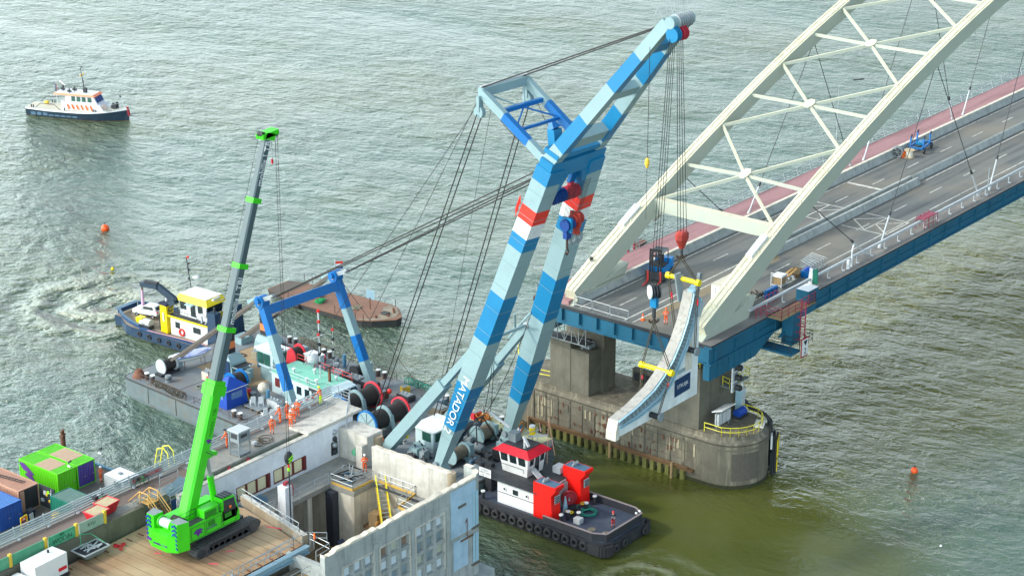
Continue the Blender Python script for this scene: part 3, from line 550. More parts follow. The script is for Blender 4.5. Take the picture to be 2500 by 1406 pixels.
    g = MB(); p = B(-16.9,1.9,40.8); g.beam(p, p+V3((0,.3,2.4)), .8, 1.0, 'steel_dark', sE, .5, .6); g.build('bumper_tower', T)
    # telescopic back struts
    for i, s in enumerate((-1, 1)):
        p, q = B(4.6, s*4.75, 3.9), B(-8.2, s*3.9, 19.0); g = MB(); d_ = (q-p).normalized()
        g.beam(p-d_*1.2, lerp(p, q, .62), 1.25, 1.25, 'paint_grey', sE.cross(d_)); g.beam(lerp(p, q, .62), q, .8, .75, 'paint_grey', sE.cross(d_)); n_ = sE.cross(d_); n_ = n_ if n_.z > 0 else -n_
        for k in range(10): c = lerp(p, q, .08+k*.05); g.beam(c+n_*.63, c+n_*.63+d_*.45, .16, .03, 'steel_dark')
        g.tube(q-sE*.6, q+sE*.6, .35, 'grey_light', 10); g.build('back_strut', T)
    g = MB(); g.tube(B(-8.2,-3.9,19), B(-8.2,3.9,19), .18, 'paint_grey', 8); g.tube(B(-6.2,3.9,17.6), B(-8.6,1.2,21), .12, 'paint_grey', 6); g.tube(B(-5.2,3.9,16.6), B(-8.8,3.6,20.6), .12, 'paint_grey', 6); g.build('strut_linkage', T)
    # stern gantry
    G1 = (B(24.4,-5.75,15.9), B(24.4,5.75,15.9)); G0 = (B(18.6,-6.1,2.7), B(18.6,6.1,2.7)); up = (G1[0]-G0[0]).normalized()
    gt = [tpy(G0[0], G1[0], y) for y in (952, 886, 817)]
    for i in range(2): g = MB(); segbeam(g, G0[i], G1[i], list(zip([0.]+gt, ['paint_grey','bright_blue','paint_grey','bright_blue'])), lambda t: .85, lambda t: 1.0); g.disc(G1[i], sE, .75, 1.1, 'bright_blue', 14); g.disc(G1[i]+V3((0,0,-.0)), sE, .35, 1.3, 'grey_light', 10); g.build('gantry_leg', T)
    g = MB(); g.beam(lerp(G0[0],G1[0],.92), lerp(G0[1],G1[1],.92), .8, 1.1, 'bright_blue', up); g.build('gantry_crossbeam', T)
    for i in range(2):
        g = MB(); q = G1[i]+V3((0,0,.2)); g.beam(q, q+sS*2.0-V3((0,0,.9)), .9, .9, 'paint_grey'); g.beam(q, q-sS*2.2+V3((0,0,1.)), .45, .5, 'galv'); g.tube(q-sE*.9, q+sE*.9, .4, 'bright_blue', 10); g.build('gantry_head', T)
    # stays: head of legs to gantry, gantry to stern anchors, mast to jib tip
    def rope(p, q, r=.055, sag=0., nm='stay_rope', m='rope_steel'):
        g = MB(); 
        if sag: n = 10; pts = [lerp(p, q, k/n)-V3((0,0,sag*4*(k/n)*(1-k/n))) for k in range(n+1)]; g.path(pts, r, m, 5)
        else: g.tube(p, q, r, m, 6)
        g.build(nm, T)
    for i, s in enumerate((-1, 1)):
        for k in range(2): rope(G1[i]+sE*(k-.5)*.6-sS*2+V3((0,0,1.)), B(-16.2, s*(2.9-k*.6), 39.8-k*.5), .075)
        for k in range(2): g = MB(); e = G1[i]+sE*(k-.5)*.9+sS*.6; g.beam(e, B(42.2, s*6.0+(k-.5)*1.3, 3.2), .3, .34, 'stay_brown'); g.build('back_stay', T)
        g = MB(); bbox(g, 41.4, 43.2, s*6.0-1., s*6.0+1., 2.6, 3.4, 'paint_grey'); g.build('stay_anchor', T)
        for k in range(2): rope(mp(s*(1.-.12*k),1.)+V3((0,0,.5)), lerp(J0[i], J1[i], .93)+V3((0,.4,.5))+sE*(k-.5)*.4, .07)
    for s, a_, b_ in ((-1, 9.5, -3.2), (1, 4.5, 1.6)):
        for k in range(2): rope(mp(s*1.1, 1.)-V3((0,0,2.2))+sE*(k-.5)*.9, B(a_, b_+k*.8, 4.2), .06)
    rope(mp(-1,.98), mp(0,.0)-V3((0,0,.2)), .035, 2.2); rope(mp(1,.9), B(-17,.5,41), .035, 1.5); rope(mp(-1.1,1.)-V3((0,0,1)), B(27, 2, 4.5), .03); rope(mp(-1.,1.), B(22, 4, 4.), .03); rope(mp(-.5,1.)-V3((0,0,1)), B(8, 6, 4.), .025); rope(B(-9,-2.4,18), B(2, 8, 3.5), .04, 3.); rope(B(-9,-2.4,18.5), B(3, 6, 3.5), .04, 4.5); rope(B(-9.5,2.9,21.), B(-1, 1, 4), .04, 2.); rope(B(-12,-2.7,28.), B(-13, -1.2, 33), .03, .6)
    rope(G1[1]+V3((0,0,.4)), B(13,8.6,3.5), .035)
    # halliard with flag
    g = MB(); q = G1[1]+V3((0,0,1.2)); g.tube(G1[1], q+V3((0,0,.9)), .05, 'grey_light', 6); g.build('flag_staff', T)
    g = MB()
    for k, mm in enumerate(('paint_red', 'paint_white', 'sign_blue')): g.prism([q+V3((.05,0,.6-.3*k)), q+V3((.8,-.5,.55-.3*k)), q+V3((.8,-.5,.25-.3*k)), q+V3((.05,0,.3-.3*k))], (.02,.02,0), mm)
    g.build('flag', T)
    g = MB(); p = lerp(Lb[0], Lt[0], LEGT[7])+nrm*1.1-sE*1.2; p = p if p.y > lerp(Lb[0], Lt[0], LEGT[7]).y else p-nrm*2.2; g.rail([p, p+ax*1.5], .9, 'paint_red', 3, .05, .6); g.build('leg_platform_railing', T)
    # fall ropes and blocks between the legs
    for j, (b, c1, nm) in enumerate(((-.9,'navy_block','l'), (1.1,'red_block','r'))):
        top = HP(b, .925); g = MB(); g.box(top-V3((0,0,.5)), (.5,.5,1.), c1, ROTB)
        for k in range(6): g.tube(top+sE*((k-2.5)*.3-.06)-V3((0,0,1.1)), top+sE*((k-2.5)*.3+.06)-V3((0,0,1.1)), .75, c1, 16)
        g.build('crown_block', T)
    # big winches on deck
    for n_, (a, zz, cb) in enumerate(((15.2, 2.4, .1), (9.6, 2.4, -.85))):
        g = MB()
        for da in (-2.0, 1.7): bbox(g, a+da, a+da+.3, cb-3.4, cb+3.6, 2.6, zz+.6, 'steel_dark')
        for db in (-3.2, 2.9): bbox(g, a-1.7, a+1.7, cb+db, cb+db+.4, 2.6, zz+.55, 'steel_dark')
        W = g.build('winch_frame', T)
        for b0_, b1_ in ((-2.6,-.3), (.2,2.5)): g = MB(); g.tube(B(a,cb+b0_,zz+1.9), B(a,cb+b1_,zz+1.9), 1.1, 'drum_rope', 24); g.build('winch_drum', W)
        for b, mm, r in ((-2.7,'bright_blue',1.6), (-.1,'paint_grey',1.4), (2.6,'flange_red',1.6)):
            g = MB(); b_ = cb+b; g.tube(B(a,b_-.12,zz+1.9), B(a,b_+.12,zz+1.9), r, mm, 28); g.tube(B(a,b_-.14,zz+1.9), B(a,b_-.12,zz+1.9), r*.88, 'paint_grey' if b < 0 else 'steel_dark', 24)
            if b < -1:
                for k in range(8): e = V3((0,0,1))*math.cos(k*math.pi/4)+sS*math.sin(k*math.pi/4); g.beam(B(a,b_-.17,zz+1.9), B(a,b_-.17,zz+1.9)+e*1.35, .08, .06, 'grey_mid', sE)
            if abs(b) < 1: g.beam(B(a-1.2,b_,zz+2.5), B(a-1.7,b_,zz+.3), .45, .22, 'paint_grey'); g.beam(B(a+1.1,b_,zz+2.2), B(a+1.6,b_,zz+.3), .45, .22, 'paint_grey')
            g.build('winch_flange', W)
        g = MB(); g.tube(B(a+1.9,cb-.4,zz+1.5), B(a+1.9,cb+2.4,zz+1.5), .45, 'motor_blue', 14); g.box(B(a+1.2,cb+3.6,zz+1.3), (1.2,1.3,1.6), 'motor_blue', ROTB); g.build('winch_motor', W)
        g = MB(); g.ball(B(a-1.4,cb+3.9,zz+2.3), .3, 'paint_red'); g.tube(B(a-1.4,cb+3.9,2.6), B(a-1.4,cb+3.9,zz+2.1), .1, 'grey_mid', 6); g.build('control_post', W)
    def smallwinch(a, b, r, ln, mf, zz=2.6, m='drum_rope', ax_=None):
        ax_ = ax_ or sE; c = B(a, b, zz+r+.2); g = MB(); g.box(c-V3((0,0,r)), (ln+1., 1.2, .3), 'steel_dark', ROTB); Wn = g.build('mooring_winch', T)
        g = MB(); g.tube(c-ax_*ln/2, c+ax_*ln/2, r*.72, m, 16); g.build('drum', Wn)
        for s in (-1, 1): g = MB(); g.disc(c+ax_*s*ln/2, ax_, r, .14, mf, 20); g.build('flange', Wn)
        g = MB(); g.box(c+ax_*(ln/2+.6), (.8,1.1,1.2), 'paint_grey', ROTB); g.build('motor', Wn)
    smallwinch(30.6,-5.0,1.25,1.7,'bright_blue'); smallwinch(31.8,5.4,1.15,1.6,'flange_red'); smallwinch(32.4,-2.9,.7,1.3,'steel_dark'); smallwinch(41.1,-7.0,.95,1.9,'grey_light')
    smallwinch(-1.2,4.0,1.15,2.0,'paint_grey',2.6,'tan_wire'); smallwinch(-2.6,-1.6,1.0,2.2,'paint_grey',2.6,'tan_wire'); smallwinch(-5.2,2.6,.7,1.2,'steel_dark',2.6,'tan_wire'); smallwinch(23.,7.8,.8,1.6,'steel_dark')
    def Bd(a, b, z=2.6): return B(a-.85, (b-.4)*.74, z)
    def bbd(mb, a0, a1, b0, b1, z0, z1, m, tm=None): return bbox(mb, a0-.85, a1-.85, (b0-.4)*.74, (b1-.4)*.74, z0, z1, m, tm)
    # deckhouse with teal roof and bridge front
    g = MB(); bbd(g, 19.2, 28.4, -2.4, 3.2, 2.62, 5.1, 'house_white', 'teal_roof'); D = g.build('deckhouse', T)
    g = MB(); bbd(g, 18.9, 28.6, -2.6, 3.4, 5.1, 5.24, 'grey_light', 'teal_roof'); g.rail([Bd(28.5,-2.5,5.24),Bd(20,-2.5,5.24)], .9, 'galv', 2, .03, 1.5); g.rail([Bd(28.5,3.3,5.24),Bd(19,3.3,5.24)], .9, 'paint_red', 2, .03, 1.5); g.build('roof', D)
    g = MB(); g.loft([[Bd(19.2,-2.4,2.7),Bd(17.2,-1.9,2.7),Bd(17.2,2.7,2.7),Bd(19.2,3.2,2.7)], [Bd(19.2,-2.4,4.1),Bd(16.9,-2.,4.1),Bd(16.9,2.8,4.1),Bd(19.2,3.2,4.1)], [Bd(19.6,-2.4,5.3),Bd(17.9,-2.,5.3),Bd(17.9,2.8,5.3),Bd(19.6,3.2,5.3)]], 'house_white'); g.build('bridge_front', D)
    for k in range(3): g = MB(); p = [Bd(16.86,-1.7+k*1.5,4.2),Bd(16.86,-.5+k*1.5,4.2),Bd(17.75,-.5+k*1.5,5.2),Bd(17.75,-1.7+k*1.5,5.2)]; g.prism(p, V3((0,-.06,.05)), 'glass'); g.build('window', D)
    for k in range(3): g = MB(); p = [Bd(17.1,-1.7+k*1.5,3.2),Bd(17.1,-.5+k*1.5,3.2),Bd(16.85,-.5+k*1.5,4.),Bd(16.85,-1.7+k*1.5,4.)]; g.prism(p, V3((0,-.06,-.0)), 'glass'); g.build('window', D)
    for a in (27.4, 26.2, 25., 22.2, 21., 19.9, 23.6): g = MB(); bbd(g, a-.4, a+.4, -2.46, -2.4, 3.5 if a > 24.5 else 3.6, 4.6, 'frame_maroon' if a > 24.5 else 'glass'); g.build('window', D)
    g = MB(); bbd(g, 20.3, 21.7, -2.68, -2.6, 4.75, 5.08, 'steel_dark'); nb = g.build('name_board', D)
    g = MB(); g.tube(Bd(22.6,1.0,5.2), Bd(22.6,1.0,13.5), .09, 'paint_white', 8); g.beam(Bd(22.6,-.2,10.5), Bd(22.6,2.2,10.5), .08, .08, 'paint_white')
    for z in (8.2,9.3,10.9,12.2,13.5): g.tube(Bd(22.6,1.0,z), Bd(22.6,1.0,z+.3), .2, 'paint_red' if z > 12 else 'black', 8)
    g.build('signal_mast', D)
    for b in (.4, 3.4):
        g = MB(); g.tube(Bd(22.2,b,5.2), Bd(22.2,b,11.5), .03, 'grey_light', 5)
        for z in (7.2,8.3,9.6,10.8): g.tube(Bd(22.2,b,z), Bd(22.2,b,z+.28), .17, 'black' if z < 10 else 'paint_red', 8)
        g.build('lamp_string', D)
    g = MB(); g.ball(Bd(25.6,3.3,6.3), .85, 'grey_light', 12, (1,1,.75)); g.tube(Bd(25.6,3.3,5.2), Bd(25.6,3.3,6.), .2, 'grey_mid'); g.build('radome', D)
    for a, b in ((26,-.5),(24,1.5),(21.5,-1.2),(20.5,1.8),(22.6,-1.9)): g = MB(); g.tube(Bd(a,b,5.24), Bd(a,b,5.7), .12, 'grey_light', 8); g.tube(Bd(a,b,5.7), Bd(a,b,5.85), .22, 'paint_white', 10); g.build('vent', D)
    g = MB(); g.box(Bd(21.,1.,6.1), (.25,.25,1.8), 'rust', ROTB); g.box(Bd(21.,1.,7.), (1.1,.12,.12), 'steel_dark', ROTB); g.build('radar_post', D)
    def Bk(a, b, z=2.6): return B(a-.3, b*.7+.6, z)
    def bbk(mb, a0, a1, b0, b1, z0, z1, m, tm=None): return bbox(mb, a0-.3, a1-.3, b0*.7+.6, b1*.7+.6, z0, z1, m, tm)
    # crane driver's cab
    g = MB(); bbk(g, 29.6, 31.8, -1.4, 1.2, 2.62, 4.4, 'paint_grey'); g.loft([[Bk(29.5,-1.6,4.4),Bk(29.5,1.4,4.4),Bk(32,1.4,4.4),Bk(32,-1.6,4.4)],[Bk(29.1,-1.8,6.6),Bk(29.1,1.5,6.6),Bk(32.1,1.5,6.6),Bk(32.1,-1.8,6.6)]], 'house_white'); Cb = g.build('control_cab', T)
    g = MB(); bbk(g, 28.8, 32.4, -2., 1.7, 6.6, 6.75, 'paint_white'); bbk(g, 29.0, 30.1, -1.2, .6, 6.75, 6.8, 'navy'); g.build('roof', Cb)
    for k in range(2): g = MB(); g.prism([Bk(29.3,-1.3+k*1.35,4.8),Bk(29.3,-.2+k*1.35,4.8),Bk(29.06,-.15+k*1.35,6.3),Bk(29.06,-1.4+k*1.35,6.3)], V3((-.0,-.07,0)), 'glass_green'); g.build('window', Cb)
    for k in range(2): g = MB(); g.prism([Bk(29.8+k*1.15,-1.72,4.8),Bk(30.75+k*1.15,-1.72,4.8),Bk(30.75+k*1.15,-1.86,6.3),Bk(29.75+k*1.15,-1.86,6.3)], V3((-.07,0,0)), 'glass_green'); g.build('window', Cb)
    g = MB()
    for s in (0, .9): g.beam(Bk(32.6,-1.9-s,4.4), Bk(35.6,-1.9-s,2.7), .08, .2, 'grey_light')
    for k in range(7): g.beam(Bk(32.7+k*.45,-1.9,4.3-k*.25), Bk(32.7+k*.45,-2.8,4.3-k*.25), .22, .04, 'galv')
    g.build('ladder', Cb)
    # funnels on grey casings
    for i, b in enumerate((-1.9, 5.2)):
        a = 35.1+i*1.0; g = MB(); g.loft([[B(a-1.8,b-1.3,2.6),B(a-1.8,b+1.3,2.6),B(a+1.8,b+1.3,2.6),B(a+1.8,b-1.3,2.6)],[B(a-1.3,b-1.2,4.6),B(a-1.3,b+1.2,4.6),B(a+1.5,b+1.2,4.6),B(a+1.5,b-1.2,4.6)],[B(a-.5,b-.9,5.4),B(a-.5,b+.9,5.4),B(a+1.3,b+.9,5.4),B(a+1.3,b-.9,5.4)]], 'paint_grey'); Fn = g.build('funnel_casing', T)
        g = MB(); c0 = B(a+.5,b,5.3)
        for z0_, z1_, mm in ((0,.7,'black'), (.7,1.6,'orange_dull'), (1.6,3.1,'black')): g.beam(c0+V3((0,0,z0_)), c0+V3((0,0,z1_)), 1.1, 1.3, mm, sE)
        g.build('funnel', Fn)
        g = MB(); bbox(g, a-2.6, a-1.2, b-1.1, b+1.1, 4.2, 4.35, 'paint_grey', 'black'); g.build('casing_hatch', Fn)
        if i == 0:
            g = MB(); q = [B(a-1.3,b-1.37,3.0),B(a+1.3,b-1.37,3.0),B(a+1.15,b-1.3,4.9),B(a-1.1,b-1.3,4.9)]; g.prism(q, V3((-.05,0,0)), 'navy_sign'); g.build('company_sign', Fn)
            g = MB(); g.torus(B(a,b-1.42,4.1), sE, .42, .1, 'cab_blue', 16, 6); g.build('sign_ring', Fn)
    for (a, b) in ((34.4,9.4),(20.6,9.6),(21.4,9.6)): 
        pass
    # bollards (pairs), deck rails, hanging ropes, boxes
    for a, b in ((30.2,9.7),(20.5,9.7),(40.3,-9.9),(10,9.7),(0,9.6),(36.5,9.7),(24,-10.1)):
        for k in (0, 1.1): g = MB(); g.tube(B(a+k,b), B(a+k,b,3.4), .25, 'brown_bollard', 10); g.tube(B(a+k,b,3.4), B(a+k,b,3.5), .3, 'paint_white', 10); g.build('bollard', T)
    for a0_, a1_, b in ((36,29,10.3),(28.5,19,10.3),(17,12,10.3),(8,-5.5,10.3)): g = MB(); g.rail([B(a0_,b), B(a1_,b)], .95, 'brown_bollard', 2, .035, 3.1); g.build('deck_railing', T)
    for a0_, a1_ in ((41.5,39.5),(31.5,22),(20,6)): g = MB(); g.rail([B(a0_,-10.8), B(a1_,-10.8)], .95, 'brown_bollard', 2, .035, 2.9); g.build('deck_railing', T)
    for a0_, n_, b, mm in ((36,16,10.3,'rope_beige'),(17,18,10.3,'green_rope'),(38.6,20,-10.8,'rope_sling')):
        g = MB(); g.rail([B(a0_,b), B(a0_-n_*.28,b)], 1.05, 'brown_bollard', 1, .045, 1.6)
        for k in range(n_): l_ = random.uniform(.6,.95); o = B(a0_-k*.28,b-.1,3.6); g.torus(o-V3((0,0,l_/2)), sS+sE*random.uniform(.6,2), l_/2, .05, mm, 10, 5)
        g.build('hanging_rope', T)
    g = MB(); g.tube(B(42.8,-10.), B(42.8,-10.,3.6), .9, 'rust', 12, .35); g.build('fairlead_cone', T)
    g = MB(); g.ball(B(26.8,-4.1,3.9), .7, 'conc_cream', 12); g.tube(B(26.8,-4.1), B(26.8,-4.1,3.6), .3, 'grey_light'); g.build('dome_vent', T)
    for a, b in ((25.4,-4.6),(34.5,1.9),(26.8,9.)): g = MB(); g.tube(B(a,b), B(a,b,4.2), .22, 'pipe_blue', 10); g.build('vent_pipe', T)
    g = MB(); bbox(g, 27.6, 29.6, 5, 6.4, 2.62, 4.7, 'house_white'); bbox(g, 27.5, 29.7, 4.9, 6.5, 4.7, 4.8, 'paint_white'); g.build('store_cabin', T)
    g = MB(); bbox(g, 1.2, 4.0, -1.5, 2.0, 2.62, 5.1, 'house_white'); bbox(g, .8, 4.4, -1.9, 2.4, 5.1, 5.25, 'paint_white'); Cc = g.build('winch_cabin', T)
    g = MB(); bbox(g, 1.14, 1.2, -1.2, 0, 3.8, 4.8, 'glass_green'); g.build('window', Cc); g = MB(); bbox(g, 1.14, 1.2, .4, 1.6, 3.8, 4.8, 'glass'); g.build('window', Cc); g = MB(); bbox(g, 1.6, 2.9, -1.56, -1.5, 3.8, 4.8, 'glass_green'); g.build('window', Cc)
    g = MB(); bbox(g, 2., 9.5, -6.6, -6.2, 2.6, 4.0, 'hull_wear'); 
    for k in range(9): g.ball(B(2.4+k*.8,-6.65,3.4), .12, 'grey_light', 8)
    g.build('side_bulwark', T)
    g = MB(); g.torus(B(5.6,-5.5,4.4), sE, .42, .13, 'orange', 16, 8); g.build('lifebuoy', T)
    g = MB(); g.bz(0,0,0,0,0,0,'yellow'); p = B(3.6,-3.4,4.4); g = MB(); g.beam(p, p+V3((0,0,1.6)), .5, .3, 'yellow'); g.build('safety_cover', T)
    # dark machinery field round the leg feet
    g = MB(); cs = [(B(-2.6,b,2.7), B(-1.2,b*.3+2.4,6.0)) for b in (1.6, 5.2)]
    for p, q in cs: g.beam(p, q, .14, .14, 'black')
    g.beam(B(1.6,2.9,2.7), B(-1.2,2.9,6.), .12, .12, 'black'); g.beam(B(1,5.4,2.7), B(-1.2,3.96,6.), .12, .12, 'black'); g.beam(B(-1.2,2.8,6.), B(-1.2,4.,6.), .14, .14, 'black'); g.build('roller_frame', T)
    rnd = random.Random(3)
    for k in range(64):
        a, b = rnd.uniform(-6.3,3.5), rnd.uniform(-5,7); 
        if abs(abs(b)-5.5) < 1.2 and -6 < a < -1.5: continue
        hgt = rnd.uniform(.3,1.4); g = MB(); 
        if k % 3 == 0: g.tube(B(a-.5,b,3.1), B(a+.5,b,3.1), rnd.uniform(.25,.5), rnd.choice(('steel_dark','grey_mid','black')), 10); g.box(B(a,b,2.75), (1.,.7,.3), 'steel_dark', ROTB)
        else: g.box(B(a,b,2.62+hgt/2), (rnd.uniform(.3,1.2),rnd.uniform(.3,1.4),hgt), rnd.choice(('steel_dark','grey_mid','paint_grey','black','motor_blue')), ROTB+rnd.uniform(-.2,.2)); g.tube(B(a,b,2.62+hgt), B(a+.2,b,2.9+hgt), .1, 'steel_dark', 6)
        g.build('deck_machine' if k % 3 else 'pump_motor', T)
    for a, b, w_, d_, hh, mm in ((22,6.4,2.4,1.6,.8,'steel_dark'),(19.6,6.3,2.2,1.4,.9,'steel_dark'),(24.9,6.4,1.6,1.6,.7,'grey_mid'),(8.7,6.6,3.2,1.6,.9,'grate'),(5.2,5.6,2.4,1.5,.9,'grate'),(14,6.9,2.,1.2,.7,'steel_dark'),(34.5,-5.4,1.3,1.,.9,'flange_red'),(29.3,-5.1,1.8,1.,.9,'flange_red'),(28.4,-6.2,1.1,.7,.7,'steel_dark'),(36.,-4.8,1.2,1.2,1.,'conc_cream'),(23.8,-5.0,1.8,.9,.9,'grey_light'),(36.5,3.3,1.,1.,1.1,'rope_beige')):
        g = MB(); g.box(B(a,b,2.62+hh/2), (d_,w_,hh), mm, ROTB); g.box(B(a,b,2.66+hh), (d_*.8,w_*.8,.08), 'grey_mid', ROTB)
        for k in range(3): g.tube(B(a-w_*.3+k*w_*.3,b,2.7+hh), B(a-w_*.3+k*w_*.3,b,2.95+hh), .09, 'grey_light', 6)
        g.build('deck_locker', T)
    for k in range(56):
        a, b = rnd.uniform(1,41), rnd.choice((rnd.uniform(4.5,9.4), rnd.uniform(-9.6,-3.8), rnd.uniform(-3,3)))
        if (8 < a < 28 and -4.2 < b < 4.5) or (17.5 < a < 19.8 and 5 < abs(b) < 7.3) or (27 < a < 37.5 and -4 < b < 6.5) or (a > 39.5) or (26.5 < a < 30.5 and b < -6) or (20.5 < a < 26.5 and b < -5.8): continue
        g = MB(); c_ = rnd.choice(('steel_dark','grey_mid','paint_white','flange_red','motor_blue','yellow_dull','rust','grey_light')); r_ = rnd.uniform(.18,.45)
        if k % 3 == 0: g.tube(B(a,b,2.62), B(a,b,2.62+rnd.uniform(.4,1.)), r_, c_, 10); g.tube(B(a,b,3.0), B(a,b,3.1), r_*1.15, 'steel_dark', 10)
        elif k % 3 == 1: g.box(B(a,b,2.62+r_), (r_*2.6,r_*1.6,r_*2), c_, ROTB+rnd.uniform(-.4,.4)); g.box(B(a,b,2.64+r_*2), (r_*2.2,r_*1.2,.06), 'grey_mid', ROTB)
        else: [g.torus(B(a,b,2.68+.05*q_), (rnd.uniform(-.1,.1),rnd.uniform(-.1,.1),1), r_*1.3, .04, rnd.choice(('rope_beige','rope_sling','green_rope','black')), 12, 5) for q_ in range(3)]
        g.build(('deck_fitting','tool_box','coiled_line')[k % 3], T)
    for k, (a, b) in enumerate(((32,7.5),(12,8.8),(-2,6.6),(26.5,-7))): g = MB(); g.path([B(a+math.cos(i)*1.4, b+math.sin(i*1.0)*.5+i*.04, 2.68) for i in range(9)], .05, 'black', 5); g.build('deck_hose', T)
mat('seam', '7b949a', .6, 0, .2, 3.); mat('stay_brown', '5f5a55', .7, .1, .15); mat('house_white', 'bfd6db', .45, 0, .05, .8, '8fa5ab', .3, .8); mat('flange_red', 'd83a48', .5, 0, .06); mat('motor_blue', '4f6d85', .5, 0, .12); mat('navy_block', '0d3d83', .45, 0, .1); mat('red_block', 'b02b3c', .5, 0, .08)
mat('deck_yellow', 'b9bd93', .8, 0, .1, .6, '8c9078', .5, .5); mat('deck_rust', 'a08a6c', .85, 0, .15, .5, '6e6a60', .8, .25); mat('brown_bollard', '4d3f3c', .7, 0, .15); mat('rope_beige', '8f8a78', .9, 0, .2); mat('orange_dull', 'd97a45', .6, 0, .1); mat('navy_sign', '15375f', .5, 0, .03); mat('tan_wire', '6b6455', .8, .1, .3, 5.); mat('pipe_blue', '4a7f9f', .5, 0, .1); mat('grate', '6f6c5e', .8, 0, .3, 5.)
fcrane()
# ================================================================ PEOPLE
def person(label, loc, rz, pose='stand', top='hivis', legs='hivis', helmet='helmet_white', group='workers in hi-vis clothing', vest='reflect', sc=1.08):
    T = thing('person', label, 'person', loc, rz, group, sc)
    P = {'pel':(0,0,.95),'che':(0,.01,1.28),'nek':(0,0,1.5),'hed':(0,.02,1.63),'crn':(0,.01,1.74)}
    lean = {'bend':.45,'lean':.2}.get(pose, 0.)
    if lean:
        for k in ('che','nek','hed','crn'): x, y, z = P[k]; P[k] = (x, y+(z-.95)*math.sin(lean), .95+(z-.95)*math.cos(lean))
    sx, sy, sz = .2, P['nek'][1]-.01, P['nek'][2]-.09
    arm = {'stand':((.27,.02,1.13),(.27,.12,.9)), 'hips':((.42,-.06,1.18),(.26,.08,1.0)), 'front':((.28,.05,1.16),(.14,.32,1.18)), 'walk':((.27,-.12,1.15),(.27,-.02,.9)), 'point':((.3,.1,1.3),(.3,.42,1.42)), 'bend':((.26,.36,1.0),(.2,.5,.75)), 'lean':((.28,.25,1.12),(.22,.42,.95)), 'sit':((.26,.1,1.15),(.2,.38,1.08))}[pose]
    armL = {'walk':((.27,.12,1.15),(.24,.3,.97)), 'point':((.27,.02,1.13),(.27,.1,.9)), 'front':((.28,.05,1.16),(.12,.3,1.24))}.get(pose, arm)
    ft = {'walk':((.1,.12,.5),(.1,.26,.1),(.1,-.02,.52),(.1,-.3,.14)), 'sit':((.11,.42,.98),(.12,.46,.52),(.11,.42,.98),(.12,.46,.52))}.get(pose, ((.12,.03,.5),(.13,0,.09),(.12,.03,.5),(.13,0,.09)))
    V, E, Rr = [], [], []
    def nd(p, r, pr): V.append(p); Rr.append(r); (E.append((pr, len(V)-1)) if pr is not None else None); return len(V)-1
    pel = nd(P['pel'], (.16,.12), None); che = nd(P['che'], (.18,.12), pel); nek = nd((P['nek'][0],P['nek'][1],P['nek'][2]-.02), (.075,.075), che); hd = nd(P['hed'], (.088,.1), nek); nd(P['crn'], (.06,.07), hd)
    hands = []
    for s, (el, ha) in ((1, arm), (-1, armL)):
        a = nd((s*sx,sy,sz), (.065,.065), che); b = nd((s*el[0],el[1],el[2]), (.05,.05), a); c = nd((s*ha[0],ha[1],ha[2]), (.033,.033), b); d = (V3((s*ha[0],ha[1],ha[2]))-V3((s*el[0],el[1],el[2]))).normalized(); pm = V3(V[c])+d*.08; nd(tuple(pm), (.04,.022), c); hands.append((pm, d, s))
    for s, kn, fo in ((1, ft[0], ft[1]), (-1, ft[2], ft[3])):
        h = nd((s*.1,0,.88), (.09,.09), pel); k = nd((s*kn[0],kn[1],kn[2]), (.065,.065), h); f = nd((s*fo[0],fo[1],fo[2]), (.05,.05), k); nd((s*fo[0],fo[1]+.15,fo[2]-.04), (.045,.035), f)
    me = bpy.data.meshes.new('b'); me.from_pydata(V, E, []); o = bpy.data.objects.new('b', me); COL.objects.link(o)
    md = o.modifiers.new('s', 'SKIN'); o.modifiers.new('u', 'SUBSURF').levels = 1
    for i, r in enumerate(Rr): me.skin_vertices[0].data[i].radius = r; me.skin_vertices[0].data[i].use_root = (i == 0)
    ev = bpy.data.meshes.new_from_object(o.evaluated_get(bpy.context.evaluated_depsgraph_get())); bpy.data.objects.remove(o)
    b = MB(); vs = [v.co.copy() for v in ev.vertices]
    for p in ev.polygons:
        c = p.center; hand = min((c-h[0]).length for h in hands) < .1
        m = 'skin' if (c.z > P['nek'][2]-.03 and abs(c.x) < .13) or hand else (legs if c.z < (.93 if pose != 'sit' else 1.0) else top)
        if c.z < .13 and pose != 'sit': m = 'black'
        b.f.append(list(p.vertices)); b.mi.append(b._m(m)); b.sm.append(True)
    b.v = vs
    for pm, d, s in hands:      # palm, four curled fingers of different lengths and a thumb from the side
        x = d.cross(V3((s,0,0))).normalized(); x = x if x.length > .1 else V3((0,1,0)); cu = V3((-s*.6,0,-.2))
        for k, L in enumerate((.062,.072,.068,.052)): q = pm+x*(k-1.5)*.02+d*.03; b.tube(q, q+d*L*.6, .009, 'skin', 5); b.tube(q+d*L*.6, q+d*L*.95+cu*.03, .008, 'skin', 5)
        q = pm-x*.035-d*.02; b.tube(q, q+(d-x).normalized()*.05, .011, 'skin', 5); b.tube(q+(d-x).normalized()*.05, q+(d-x*.4).normalized()*.075, .009, 'skin', 5)
    hc = V3(P['hed']); b.ball(hc+V3((0,.105,-.02)), .018, 'skin', 6); b.box(hc+V3((0,.1,-.062)), (.05,.012,.012), 'red_cloth')
    for s in (-1, 1): b.ball(hc+V3((s*.035,.092,.012)), .011, 'navy', 6); b.ball(hc+V3((s*.093,0,-.01)), .02, 'skin', 6)
    b.build('body', T, False)
    h = MB(); cz = hc+V3((0,-.005,.075)); n = 12
    h.loft([[cz+V3((math.cos(2*math.pi*i/n)*r_, math.sin(2*math.pi*i/n)*r_*1.12, z_)) for i in range(n)] for r_, z_ in ((.125,0),(.12,.04),(.1,.085),(.06,.115),(.015,.125))], helmet or 'hair', True, True)
